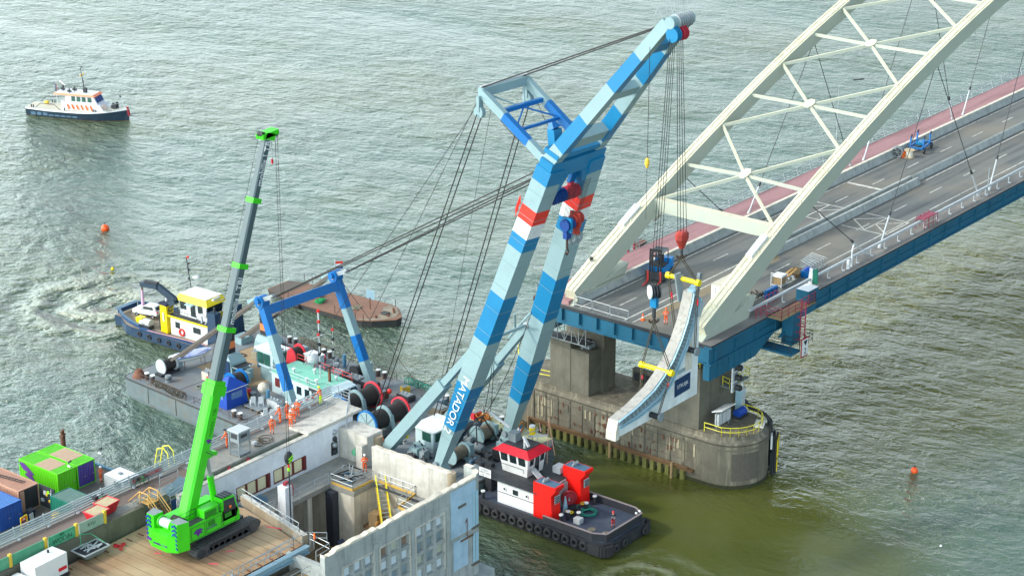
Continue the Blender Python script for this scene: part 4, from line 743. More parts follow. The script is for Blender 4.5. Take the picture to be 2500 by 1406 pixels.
    if helmet: h.box(cz+V3((0,.13,.008)), (.16,.1,.018), helmet)
    h.build('helmet' if helmet else 'hair', T, False)
    if vest:
        v = MB(); n = 14
        def band(z, rx, ry, y0): v.loft([[V3((math.cos(2*math.pi*i/n)*rx, y0+math.sin(2*math.pi*i/n)*ry, z+dz)) for i in range(n)] for dz in (-.025,.025)], vest, False)
        y1 = (P['che'][1])*.5; band(1.08, .205, .15, y1*.6); band(1.26, .215, .155, P['che'][1]); 
        for s, f in ((1, ft[0]), (-1, ft[2])):
            if pose == 'sit': continue
            v.loft([[V3((s*f[0]+math.cos(2*math.pi*i/8)*.085, f[1]*.8+.01+math.sin(2*math.pi*i/8)*.085, f[2]-.12+dz)) for i in range(8)] for dz in (-.025,.025)], vest, False)
        v.build('reflective_band', T, False)
    return T
# ================================================================ BOATS
def hull(mb, L, W, zs, m, bow=.3, n=14, stern=.9, sheer=.0, flat=0., mtop=None, keelred=None, z0=-.6):
    """x forward from stern 0 to L; zs = list of (z, inset, material-below) levels"""
    def hw(t, ins): 
        w_ = W/2*(stern+(1-stern)*min(1, t*4)); 
        if t > 1-bow: k = (t-(1-bow))/bow; w_ *= max(flat, (1-k**2.2))
        return max(.02, w_-ins)
    rings = []
    for (z, ins, _m) in zs:
        R = []; 
        for i in range(n+1): t = i/n; R.append((t*L*(1-ins*.01), hw(t, ins)))
        rings.append([V3((x, -w_, z+sheer*max(0, x/L-.45)**2*(1 if z > .3 else 0))) for x, w_ in R]+[V3((x, w_, z+sheer*max(0, x/L-.45)**2*(1 if z > .3 else 0))) for x, w_ in reversed(R)])
    for (r0, r1, (_, _, mm)) in zip(rings, rings[1:], zs[1:]): mb.loft([r0, r1], mm, False)
    mb.add(rings[0], [tuple(range(len(rings[0])))], m); mb.add(rings[-1], [tuple(range(len(rings[-1])))], mtop or m)
    return rings
def tyre(mb, c, ax, R=.5): mb.torus(c, ax, R*.68, R*.32, 'rubber', 14, 8)
# ---- red and white pusher tug
def redtug():
    T = thing('red_tugboat', 'black hulled tugboat with red funnels and red topped wheelhouse pushing the crane barge', 'tugboat', (163,123,0))
    x0, x1, y0, y1 = 158.9, 167.1, 114.2, 132.2
    def rg(z, i): return [V3(p)+V3((0,0,z)) for p in ((x0+i+1.2,y0+i,0),(x1-i-1.2,y0+i,0),(x1-i-.3,y0+i+.5,0),(x1-i,y0+i+2,0),(x1-i,y1-i,0),(x0+i,y1-i,0),(x0+i,y0+i+2,0),(x0+i+.3,y0+i+.5,0))]
    h = MB(); h.loft([rg(-.8,.8), rg(.1,.1), rg(.5,0), rg(1.55,0)], 'hull_black'); h.loft([rg(1.55,.25), rg(1.58,.25)], 'tug_deck')
    for k in range(12): p = 115+k*1.4; h.bz(x0-.05, x0, p, p+.08, .2, 1.5, 'black')
    h.build('hull', T)
    b = MB()
    for p, q in (((x0+.3,122.5),(x0+.3,116)),((x0+.3,116),(x0+1.0,114.7)),((x0+1.0,114.7),(x1-1.0,114.7)),((x1-1.,114.7),(x1-.3,116)),((x1-.3,116),(x1-.3,124))): b.beam(V3((*p,2.0)), V3((*q,2.0)), .1, .9, 'hull_black'); b.beam(V3((*p,2.48)), V3((*q,2.48)), .2, .08, 'tug_cap')
    b.beam(V3((x0+.3,132,1.75)), V3((x0+.3,122.5,1.8)), .1, .4, 'hull_black'); b.build('bulwark', T)
    f = MB(); f.bz(x0-.25, x0+.3, y0+.8, y0+2.2, .3, 1.35, 'rubber'); 
    for s, xx in ((-1,x0),(1,x1)): 
        if s > 0: f.build('corner_fender', T); f = MB()
        for k in range(6): a = k*.28; f.tube(V3((xx-s*1.0+s*1.1*math.sin(a), y0+.9-1.05*math.cos(a), .3)), V3((xx-s*1.0+s*1.1*math.sin(a), y0+.9-1.05*math.cos(a), 1.4)), .22, 'rubber', 8)
    f.build('corner_fender', T)
    for k in range(13): g = MB(); tyre(g, V3((x0-.2, 116.8+k*1.17, .95)), (1,0,0), .55); g.build('tyre_fender', T)
    for xx in (160.6, 162.2, 165.8): g = MB(); tyre(g, V3((xx, y0-.2, .8)), (0,1,0), .5); g.build('tyre_fender', T)
    g = MB(); g.bz(160.2, 166., 123.8, 129.4, 1.58, 4.3, 'paint_white'); H = g.build('deckhouse', T)
    g = MB(); g.bz(159.7, 166.4, 123.7, 131.6, 4.32, 4.42, 'steel_dark'); g.rail([(159.8,124.4,4.4),(159.8,131.5,4.4),(162,131.5,4.4)], .95, 'steel_dark', 2, .03, 1.6); g.rail([(166.3,124,4.4),(166.3,131.5,4.4)], .95, 'steel_dark', 2, .03, 1.6); g.build('upper_deck', H)
    g = MB(); g.bz(160.17, 160.2, 123.9, 129.3, 2.85, 2.92, 'steel_dark'); g.build('rubbing_strip', H)
    for yy in (128.4, 125.4): g = MB(); g.torus((160.15,yy,3.4), (1,0,0), .2, .06, 'paint_white', 14, 6); g.disc((160.17,yy,3.4), (1,0,0), .18, .04, 'glass', 14); g.build('porthole', H)
    g = MB(); g.bz(160.14, 160.2, 126.6, 127.3, 3.1, 3.65, 'glass'); g.build('window', H)
    # wheelhouse
    def wr(z, a, b, c, d): return [V3((a,c,z)), V3((b,c,z)), V3((b,d,z)), V3((a,d,z))]
    g = MB(); g.loft([wr(4.42,162.1,164.8,126.9,130.2), wr(7.0,161.75,164.95,126.5,130.55)], 'paint_white'); Wh = g.build('wheelhouse', T)
    g = MB(); g.loft([wr(6.95,161.3,165.3,126.0,131.), wr(7.55,162.1,164.6,126.9,130.2)], 'tug_red'); g.bz(162.1, 164.6, 126.9, 130.2, 7.56, 7.62, 'steel_dark'); g.build('roof', Wh)
    def wx(y): return 162.1-.35*((5.9-4.42)/2.58)
    for yy in (127.0, 128.2, 129.4): g = MB(); g.prism([(161.89,yy-.02,5.75),(161.89,yy+.85,5.75),(161.77,yy+.85,6.75),(161.77,yy-.02,6.75)], (-.03,0,0), 'glass'); g.build('window', Wh)
    for xx in (162.25, 163.15, 164.05): g = MB(); g.prism([(xx,126.68,5.75 if xx != 163.15 else 4.7),(xx+.65,126.68,5.75 if xx != 163.15 else 4.7),(xx+.65,126.54,6.75),(xx,126.54,6.75)], (0,-.04,0), 'glass'); g.build('window' if xx != 163.15 else 'door', Wh)
    g = MB(); g.path([(161.6,127,5.1),(161.6,127,5.5),(161.6,130,5.5),(161.6,130,5.1)], .03, 'steel_dark', 5); g.build('handrail', Wh)
    g = MB(); g.beam((163.4,129.6,7.6), (163.4,129.6,8.6), 1., 1., 'grey_mid'); g.beam((163.3,130.2,9.0), (162.8,132.6,10.2), .22, .22, 'paint_white'); g.build('searchlight_box', Wh)
    g = MB(); g.tube((162.5,127.5,7.6), (162.5,127.5,8.6), .16, 'grey_light'); g.beam((162.3,126.8,8.0), (162.5,127.7,8.9), .25, .25, 'grey_light'); g.build('loudspeaker', Wh)
    g = MB(); g.tube((164.6,127.5,7.6), (164.6,127.5,9.3), .05, 'galv'); g.beam((164.1,126.6,9.2), (165.6,128.,9.3), .08, .08, 'cont_pink'); g.beam((163.6,128.5,8.6), (165.6,127.6,8.7), .08, .08, 'galv'); g.beam((164.3,128.5,8.0), (164.9,126.2,8.6), .12, .2, 'galv'); g.tube((166.0,127.2,4.5), (166.2,127.2,9.8), .05, 'cont_pink', 6); g.tube((165.8,126.0,6), (166.2,127.2,9.8), .04, 'cont_pink', 6); g.build('radar_mast', T)
    g = MB(); g.tube((166.2,129.4,4.4), (166.2,129.4,7.6), .06, 'galv'); g.tube((166.2,129.4,7.4), (166.2,129.4,8.2), .35, 'yellow', 14); g.tube((166.2,129.4,8.2), (166.2,129.4,8.4), .33, 'paint_white', 14); g.build('dome_antenna', T)
    for i, (k, mm) in enumerate((('paint_blue', 0), ('paint_red', 1))): g = MB(); q = V3((165.2,130.4,8.2-.55*mm)); g.prism([q, q+V3((.9,.3,.1)), q+V3((.9,.3,-.35)), q+V3((0,0,-.4))], (.02,.02,0), k); g.build('flag', T)
    # funnels
    for xx in (159.75, 164.9):
        g = MB(); g.prism([(xx,121.7,1.6),(xx,124.2,1.6),(xx,124.2,5.7),(xx,121.3,5.7),(xx,121.3,5.35),(xx,121.9,4.6)], (1.5,0,0), 'funnel_red'); F = g.build('funnel', T)
        g = MB(); g.bz(xx+.1, xx+1.4, 121.5, 124.1, 5.69, 5.72, 'motor_blue'); g.tube((xx+.5,123.3,5.6), (xx+.5,123.,6.2), .15, 'galv'); g.tube((xx+1.,123.3,5.6), (xx+1.,123.,6.1), .15, 'galv'); g.build('exhaust', F)
        g = MB(); g.bz(xx+.4, xx+1.3, 121.66, 121.72, 3.6, 4.5, 'grey_light')
        for k in range(4): g.bz(xx+.48, xx+1.22, 121.62, 121.66, 3.68+k*.2, 3.78+k*.2, 'black')
        g.build('louvre', F)
    g = MB(); g.bz(161.6, 164.6, 123.3, 123.8, 1.6, 4.1, 'grey_mid'); g.build('deckhouse_end', T)
    g = MB(); g.prism([(161.3,123.9,4.5),(162.1,123.9,4.5),(163.2,126.6,5.2),(162.4,126.6,5.2)], (0,0,.1), 'grey_light'); g.rail([(161.3,123.9,4.5),(162.4,126.6,5.2)], .7, 'galv', 2, .03, 1.); g.build('gangway', T)
    g = MB(); g.torus((163.9,122.6,2.7), (1,.9,0), .75, .12, 'tug_maroon', 18, 6); g.disc((163.9,122.6,2.7), (1,.9,0), .62, .2, 'tug_maroon', 18); g.tube((163.4,122.2,2.7), (164.4,123.,2.7), .1, 'galv', 6); g.build('hose_reel', T)
    g = MB(); g.prism([(162.4,122.2,1.6),(163.2,122.2,1.6),(162.8,122.2,3.4)], (0,.15,0), 'cab_blue'); g.build('ramp_plate', T)
    g = MB(); g.bz(164.9, 166, 124.6, 125.6, 4.45, 5.2, 'paint_white'); g.build('locker', T)
    for x, y in ((160.4,121.0),(161.5,120.9),(164.3,120.6),(166.2,120.9),(162.,119.9),(159.7,131)): g = MB(); g.tube((x,y,1.6), (x,y,2.5), .2, 'hull_black', 10); g.tube((x,y,2.5), (x,y,2.62), .24, 'paint_white', 10); g.build('bollard', T)
    g = MB(); g.bz(161.2, 161.9, 119.2, 120.0, 1.6, 2.2, 'grey_light'); g.build('deck_box', T)
    for c, rr, mm, n_ in (((163.9,120.0,1.66),.9,'green_rope',6), ((164.6,121.2,1.7),.8,'green_rope',4), ((163.1,121.2,1.75),.7,'black',6), ((161.9,121.,2.3),.28,'yellow',3), ((164.3,121.,2.3),.3,'yellow_dull',2)):
        g = MB()
        for k in range(n_): g.torus(V3(c)+V3((random.uniform(-.2,.2),random.uniform(-.15,.15),k*.05)), (random.uniform(-.08,.08),random.uniform(-.08,.08),1), rr*random.uniform(.75,1.), .05, mm, 18, 5)
        o = g.build('rope_coil', None); tag(o, {'green_rope':('teal rope coil spread flat on the open tug deck' if c[0] < 164.2 else 'smaller teal rope coil against the far bulwark of the red tug'),'black':'black hose heap between the tug bollards','yellow':'yellow rope looped over the nearer tug bollard','yellow_dull':'dull yellow rope looped over the far tug bollard'}[mm], 'rope')
    for x, y in ((160.2,117.6),(160.4,115.9)): g = MB(); g.tube((x+1,y,1.58), (x+1,y,1.63), .45, 'grate', 16); g.build('deck_hatch', T)
    for x in (165.6, 166.2): g = MB(); g.ball((x,115.05,2.55), .16, 'paint_white', 8); g.build('stern_lamp', T)
    g = MB(); g.beam((159.9,115.1,1.6), (159.9,115.1,2.5), .1, .1, 'paint_white'); g.build('draught_marks', T)
    # board with a few lines of writing
    sg = thing('information_sign', 'white board with printed black lines hung on the tug railing beside the building corner', 'sign', (159.7,130.6,4.9)); g = MB(); g.bz(159.66, 159.72, 129.9, 131.5, 4.35, 5.3, 'paint_white'); g.build('board', sg)
    for k, s_ in enumerate(('STEEDS', 'HELM AAN', 'NL - 21')): text('lettering', s_, .3, (159.65, 130.7, 5.1-.28*k), (0,-1,0), (0,0,1), 'black', sg, .004)
    g = MB(); g.beam((162,131.9,1.6), (162,131.9,4.8), .7, .9, 'black', (0,1,0)); g.build('push_knee', T); g = MB(); g.beam((165.4,131.9,1.6), (165.4,131.9,4.8), .7, .9, 'black', (0,1,0)); g.build('push_knee', T)
    person('person in red trousers and dark jacket with red helmet standing on the tug foredeck', (162.9,116.1,1.58), R_(150), 'front', 'navy', 'red_cloth', 'helmet_red', 'crew', 'reflect')
mat('tug_deck', '3b4658', .7, 0, .15, .6, '5f646c', .6, .5); mat('tug_cap', '8a7f80', .6, 0, .1); mat('funnel_red', 'ee1c14', .4, 0, .04); mat('tug_maroon', '9a2430', .5, 0, .1)
redtug()
# ---- yellow topped workboat
def yellowtug():
    T = thing('yellow_workboat', 'navy hulled workboat with yellow topped wheelhouse moored at the stern of the crane barge', 'workboat', (174.8,194,0))
    R0 = math.pi/2+.04; A = Matrix.Translation((174.9,184.9,0)) @ Matrix.Rotation(R0, 4, 'Z')
    def W(x, y, z=0): return A @ V3((x, y, z))
    def wb(mb, a, b, c, d, z0, z1, m, tm=None): return mb.hexa([W(a,c,z0),W(b,c,z0),W(b,d,z0),W(a,d,z0),W(a,c,z1),W(b,c,z1),W(b,d,z1),W(a,d,z1)], m, tm)
    def sh(x): return 1.35+.5*max(0, x/19-.35)**2
    h = MB(); hull(h, 19, 7.4, [(-.7,1.2,'hull_navy'),(-.05,.15,'hull_wear'),(.1,.05,'hull_wear'),(1.3,0,'hull_navy'),(1.31,.1,'hull_navy')], 'hull_navy', .26, 16, .95, .4, .55, 'deck_sandy'); h.v = [A @ v for v in h.v]; h.build('hull', T)
    g = MB()
    for s in (-1, 1):
        pts = [W(12.8,s*3.55,1.5), W(14.6,s*3.3,1.6), W(16.6,s*2.7,1.75), W(18.4,s*1.7,1.9)]
        for p, q in zip(pts, pts[1:]): g.beam(p+V3((0,0,.2)), q+V3((0,0,.2)), .12, .5, 'hull_blue'); g.beam(p+V3((0,0,.48)), q+V3((0,0,.48)), .28, .07, 'motor_blue')
        g.beam(W(0,s*3.4,1.55), W(12.8,s*3.6,1.55), .1, .4, 'hull_blue')
    g.beam(W(18.6,-1.7,1.95), W(18.6,1.7,1.95), .12, .6, 'hull_blue'); g.beam(W(18.75,-1.9,2.28), W(18.75,1.9,2.28), .7, .08, 'motor_blue'); g.build('bulwark', T)
    for k in range(9): g = MB(); tyre(g, W(2.2+k*1.75, 3.72-.0*k if k < 7 else 3.4-.35*(k-6), .75), W(0,1)-W(0,0), .38); g.build('tyre_fender', T)
    g = MB(); wb(g, 1.5, 8.2, -2.2, 2.4, 1.4, 3.8, 'paint_white'); H = g.build('deckhouse', T)
    g = MB(); wb(g, 1.3, 8.5, -2.4, 2.6, 3.8, 4.05, 'yellow', 'steel_dark'); g.rail([W(8.4,2.5,4.05),W(3.4,2.5,4.05),W(3.4,.5,4.05)], .9, 'steel_dark', 2, .03, 1.4); g.rail([W(8.4,2.5,4.05),W(8.4,-2.3,4.05)], .9, 'steel_dark', 2, .03, 1.4); g.build('upper_deck', H)
    for x in (7.0, 3.6): g = MB(); wb(g, x-.45 if x > 5 else x-.7, x+.35 if x > 5 else x+.6, 2.4, 2.46, 2.5, 3.3, 'glass'); g.build('window', H)
    g = MB(); g.torus(W(6.2,2.5,2.1), W(0,1)-W(0,0), .42, .12, 'paint_red', 16, 8); g.build('lifebuoy', T)
    g = MB(); g.loft([[W(2.6,-1.3,4.05),W(7.2,-1.3,4.05),W(7.2,1.6,4.05),W(2.6,1.6,4.05)],[W(2.4,-1.4,6.4),W(7.0,-1.4,6.4),W(7.0,1.7,6.4),W(2.4,1.7,6.4)]], 'paint_white'); Wh = g.build('wheelhouse', T)
    g = MB(); g.loft([[W(2.0,-1.7,6.2),W(7.6,-1.7,6.2),W(7.6,2.,6.2),W(2.0,2.,6.2)],[W(2.5,-1.3,7.0),W(7.1,-1.3,7.0),W(7.1,1.6,7.0),W(2.5,1.6,7.0)]], 'yellow'); wb(g, 2.5, 7.1, -1.3, 1.6, 7.01, 7.07, 'paint_white'); g.build('roof', Wh)
    for a, b in ((6.0,7.0),(4.4,5.2),(3.1,3.9)): g = MB(); g.prism([W(a,1.64,5.0 if a != 4.4 else 4.3),W(b,1.64,5.0 if a != 4.4 else 4.3),W(b,1.7,6.1),W(a,1.7,6.1)], W(0,.06)-W(0,0), 'glass'); g.build('window', Wh)
    g = MB(); g.prism([W(2.56,-1.2,4.8),W(2.56,1.5,4.8),W(2.42,1.55,6.1),W(2.42,-1.25,6.1)], W(-.05,0)-W(0,0), 'glass'); g.build('window', Wh)
    g = MB(); wb(g, 2.45, 2.6, -1.3, 1.6, 4.1, 4.7, 'yellow'); np_ = g.build('name_panel', Wh); text('lettering', 'ORCA', .5, W(2.43,.1,4.4), W(0,-1)-W(0,0), (0,0,1), 'steel_dark', np_, .004)
    g = MB(); wb(g, 4.3, 5.5, 1.7, 2.5, 6.0, 6.1, 'cab_blue'); g.build('canopy', Wh)
    g = MB(); g.tube(W(2.2,-.6,6.9), W(1.0,1.9,7.5), .14, 'paint_white'); g.tube(W(1.6,.9,6.9), W(.6,-1.0,7.1), .05, 'galv'); g.build('searchlight', Wh)
    g = MB(); g.tube(W(7.2,-.6,6.9), W(7.6,-.4,11.2), .06, 'steel_dark', 6)
    for z in (8.2,9.4,10.2,11.1): g.tube(W(7.4,-.5,z), W(7.4,-.5,z+.25), .15, 'steel_dark' if z < 10.5 else 'paint_red', 8)
    g.beam(W(7.4,-1.1,9.6), W(7.4,.3,9.6), .06, .06, 'grey_light'); g.ball(W(6.8,-1.2,8.4), .5, 'paint_white', 10, (1,1,.3)); g.build('mast', T)
    for y in (-2.5, 1.4):
        g = MB(); g.hexa([W(-.2,y,1.4),W(1.5,y,1.4),W(1.5,y+1.3,1.4),W(-.2,y+1.3,1.4),W(.1,y+.1,5.9),W(1.4,y+.1,5.9),W(1.4,y+1.2,5.9),W(.1,y+1.2,5.9)], 'hull_navy'); g.tube(W(.7,y+.6,5.8), W(.7,y+.6,6.6), .14, 'steel_dark', 8); g.build('funnel', T)
    g = MB(); g.path([W(2.8,2.2,4.1),W(2.8,2.2,5.3),W(.4,2.5,4.2),W(.4,2.5,1.6)], .14, 'grey_light', 8); g.tube(W(1.6,2.3,4.9), W(2.6,2.3,3.2), .1, 'grey_light'); g.build('boarding_frame', T)
    # deck crane on a yellow column
    K = W(9.2,2.0); g = MB(); g.beam(K+V3((0,0,1.4)), K+V3((0,0,5.2)), 1.3, 1.2, 'yellow_col', sE); Cn = g.build('crane_column', T)
    g = MB(); g.beam(K+V3((0,0,5.2)), K+V3((0,0,5.4)), 1.6, 1.5, 'navy', sE); g.build('top_plate', Cn)
    g = MB(); g.beam(K+W(0,.66,3.)-W(0,0)+V3((-.0,0,0)), K+W(.0,.7,4.2)-W(0,0), .3, .04, 'grey_light'); g.torus(K+(W(-.66,.0)-W(0,0))+V3((0,0,4.6)), W(1,0)-W(0,0), .3, .05, 'steel_dark', 12, 6); g.build('emblem', Cn)
    k1 = K+V3((0,0,5.45))+(W(-.9,.1)-W(0,0)); k2 = K+V3((0,0,6.0))+(W(-1.9,.1)-W(0,0)); k3 = K+(W(1.0,.3)-W(0,0))+V3((0,0,7.4)); k4 = K+(W(3.8,.5)-W(0,0))+V3((0,0,7.3))
    g = MB(); g.beam(k1, k2, .6, .8, 'navy_crane', sE); g.beam(k2, k3, .5, .85, 'navy_crane'); g.beam(k3, k4, .75, .6, 'navy_crane'); g.beam(k3+V3((0,0,.45)), lerp(k3,k4,.8)+V3((0,0,.45)), .5, .25, 'steel_dark'); g.tube(K+V3((0,0,5.6)), lerp(k2,k3,.5), .16, 'paint_white'); g.build('crane_boom', T)
    g = MB(); g.tube(k4-V3((0,0,.2)), k4-V3((0,0,.9)), .12, 'wood_dark'); g.build('crane_hook', T)
    g = MB(); g.tube(k4-V3((0,0,.9)), k4-V3((0,0,3.0)), .16, 'mauve', 8, .22); o = g.build('hanging_sling'); tag(o, 'bundle of pale mauve slings hanging from the workboat crane above the white car', 'sling')
    g = MB(); wb(g, 13.2, 14.2, 1.9, 2.8, 1.5, 2.5, 'yellow'); o = g.build('deck_box', T)
    g = MB(); g.tube(W(11.6,2.6,2.1), W(12.8,2.6,2.1), .5, 'grey_light', 14); g.ball(W(13.,2.9,2.), .4, 'paint_white', 10); g.box(W(12,2.8,1.6), (1.,1.2,.4), 'steel_dark'); g.build('anchor_winch', T)
    g = MB(); g.tube(W(10.6,1.8,1.4), W(10.6,1.8,2.5), .22, 'navy'); g.build('bollard', T)
    g = MB()
    for k in range(4): g.torus(W(10.6,.5,1.55+k*.1), (0,0,1), .65-.04*k, .07, 'tan_rope', 16, 6)
    o = g.build('rope_coil'); tag(o, 'tan rope coil on the workboat deck behind the car', 'rope')
    g = MB(); g.path([W(11.,3.9,1.7), W(-.5,4.1,2.3)], .05, 'rope_pink', 6); o = g.build('mooring_line'); tag(o, 'long taut pink mooring line along the side of the navy workboat', 'rope')
    # car
    C = thing('parked_car', 'small white five door hatchback parked on the workboat foredeck', 'car', W(15.1,-.35,1.45), R0+.18)
    body = MB(); prof = [(-1.9,.35),(-1.95,.75),(-1.75,1.0),(-1.5,1.42),(-1.2,1.5),(.1,1.52),(.95,1.02),(1.75,.86),(1.98,.62),(1.98,.3)]
    rings = []
    for y, ins in ((-.86,.0),(-.80,.0),(.80,0),(.86,0)):
        yy = y; rings.append([V3((x*(1 if abs(y) < .85 else .97), yy*(1. if z < 1.05 else .82), .3+z*(1 if abs(y) < .85 else .98)-.12)) for x, z in prof])
    body.loft(rings, 'car_white', True, False); bo = body.build('body', C, False)
    g = MB(); 
    for s in (-1, 1): g.prism([(-1.5,s*.80,1.2),(.75,s*.80,1.2),(.1,s*.725,1.6),(-1.2,s*.725,1.6)], (0,s*.03,0), 'glass')
    g.build('side_window', C, False)
    g = MB(); g.prism([(-1.83,-.6,1.2),(-1.83,.6,1.2),(-1.58,.55,1.58),(-1.58,-.55,1.58)], (-.04,0,.02), 'glass'); g.build('rear_window', C, False)
    g = MB(); g.prism([(.98,-.66,1.22),(.98,.66,1.22),(.18,.58,1.66),(.18,-.58,1.66)], (.04,0,.03), 'glass'); g.build('windscreen', C, False)
    for x in (-1.25, 1.25):
        for s in (-1, 1): g = MB(); g.torus((x,s*.8,.32), (0,1,0), .23, .1, 'rubber', 16, 8); wl = g.build('wheel', C, False); g = MB(); g.disc((x,s*.84,.32), (0,1,0), .19, .08, 'galv', 14); g.build('rim', wl, False)
    for s in (-1, 1): g = MB(); g.box((-1.93,s*.7,1.0), (.08,.24,.22), 'tug_red'); g.build('tail_light', C, False)
    for s in (-1, 1): g = MB(); g.box((1.93,s*.62,.85), (.1,.3,.16), 'grey_light'); g.build('headlight', C, False)
    g = MB(); g.box((-1.97,0,.72), (.03,.5,.12), 'yellow'); g.build('number_plate', C, False)
mat('deck_sandy', '8f8472', .85, 0, .12, .8, '6a6a68', .6, .6); mat('yellow_col', 'e9c90a', .4, 0, .05); mat('navy_crane', '24384a', .4, 0, .1); mat('mauve', 'c9a5c4', .8, 0, .1); mat('rope_pink', 'c9938f', .8, 0, .1); mat('car_white', 'd9dde0', .25, 0, .02)
yellowtug()
# ---- rusty deck barge
def rustbarge():
    T = thing('rusty_barge', 'long rusty flat deck barge floating empty beyond the crane', 'barge', (194.9,196.2,-.35), -math.pi/2+.015, None, .93); A = T.matrix_world
    h = MB(); hull(h, 23.6, 7.7, [(-.6,1.2,'rust_hull'),(.15,.2,'rust_hull'),(1.1,0,'hull_wear'),(1.2,-.05,'rust'),(1.25,.12,'rust_deck')], 'rust_hull', .22, 18, .55, .9, .15, 'rust_deck'); h.build('hull', T, False)
    g = MB(); g.prism([(18.6,-3.6,1.32),(20.5,-3.1,1.38),(22.2,-1.6,1.48),(22.9,0,1.5),(22.2,1.6,1.48),(20.5,3.1,1.38),(18.6,3.6,1.32)], (0,0,.04), 'deck_sandy'); g.build('end_deck', T, False); g = MB(); g.prism([(.3,-2.2,1.26),(3.4,-3.4,1.26),(3.4,3.4,1.26),(.3,2.2,1.26)], (0,0,.03), 'rust_hull'); g.build('end_deck', T, False)
    for x, s in ((5.5,1),(7.6,1),(14.6,1),(16.6,1),(18.5,1),(2.,-1),(3.6,-1),(19.8,-1),(20.,1)): g = MB(); g.tube((x,-s*3.6,1.25), (x,-s*3.6,2.4), .05, 'brown_bollard', 6); g.build('stanchion', T, False)
    g = MB(); g.path([(5.5,-3.6,2.2),(7.6,-3.6,2.2)], .02, 'rope_steel', 4); g.path([(14.6,-3.6,2.2),(16.6,-3.6,2.15),(18.5,-3.6,2.2)], .02, 'rope_steel', 4); g.build('guard_wire', T, False)
    for x, y in ((20.8,-1.8),(21.6,1.2),(21.9,-.4),(20.9,1.9)): g = MB(); g.tube((x,y,1.4), (x,y,1.85), .15, 'rust'); g.tube((x-.25,y,1.75), (x+.25,y,1.75), .07, 'rust', 6); g.build('bollard', T, False)
    g = MB(); g.box((20.9,.1,1.6), (1.1,.8,.35), 'hull_wear'); g.build('hatch', T, False)
    g = MB(); g.tube((17.6,.6,1.25), (17.6,.6,3.1), .07, 'rust', 6); g.prism([(17.1,.4,3.0),(18.1,1.0,2.7),(18.1,1.1,4.0),(17.1,.5,4.3)], (.06,-.08,0), 'cab_blue'); g.build('sign_board', T, False)
    g = MB()
    for k in range(5): g.beam(V3((0,k*.22-.45,.5)), V3((1.2,k*.22-.45,.5)), .08, .05, 'cont_pink')
    g.beam((0,-.5,.25), (1.2,-.5,.25), .05, .5, 'paint_red'); g.beam((0,.5,.25), (1.2,.5,.25), .05, .5, 'paint_red'); g.beam((0,-.5,.25), (0,.5,.25), .05, .5, 'paint_red'); g.beam((1.2,-.5,.25), (1.2,.5,.25), .05, .5, 'paint_red')
    p = A @ V3((8.3,-.9,1.26)); c = thing('wire_crate', 'pink and white slatted crate on the rusty barge deck', 'crate', p, .3); g.build('crate_frame', c, False)
    g = MB(); 
    for k in range(9): g.torus(V3((random.uniform(-.5,.7),random.uniform(-.35,.35),.08+random.uniform(0,.2))), (random.uniform(-.4,.4),random.uniform(-.4,.4),1), random.uniform(.25,.5), .07, 'green_net', 12, 5)
    o = g.build('rope_heap'); o.location = A @ V3((9.9,-1.4,1.26)); tag(o, 'bright green rope heap beside the crate on the rusty barge', 'rope')
    g = MB()
    for k in range(9): g.torus(V3((random.uniform(-.6,.6),random.uniform(-.4,.4),.08+random.uniform(0,.15))), (random.uniform(-.4,.4),random.uniform(-.4,.4),1), random.uniform(.25,.5), .06, 'rope_beige', 12, 5)
    o = g.build('rope_heap'); o.location = A @ V3((16.,-.6,1.26)); tag(o, 'beige rope heap below the small sign on the rusty barge', 'rope')
    for x in (6.,7.9): g = MB(); g.ball((x,-4.05,.8), .3, 'rubber', 8, (1,.7,1.2)); g.build('hanging_fender', T, False)
mat('rust_hull', '5f5850', .8, 0, .2, 1.2, '4b3f38', .6, .6); mat('green_net', '1f9a5c', .9, 0, .2, 5.)
rustbarge()
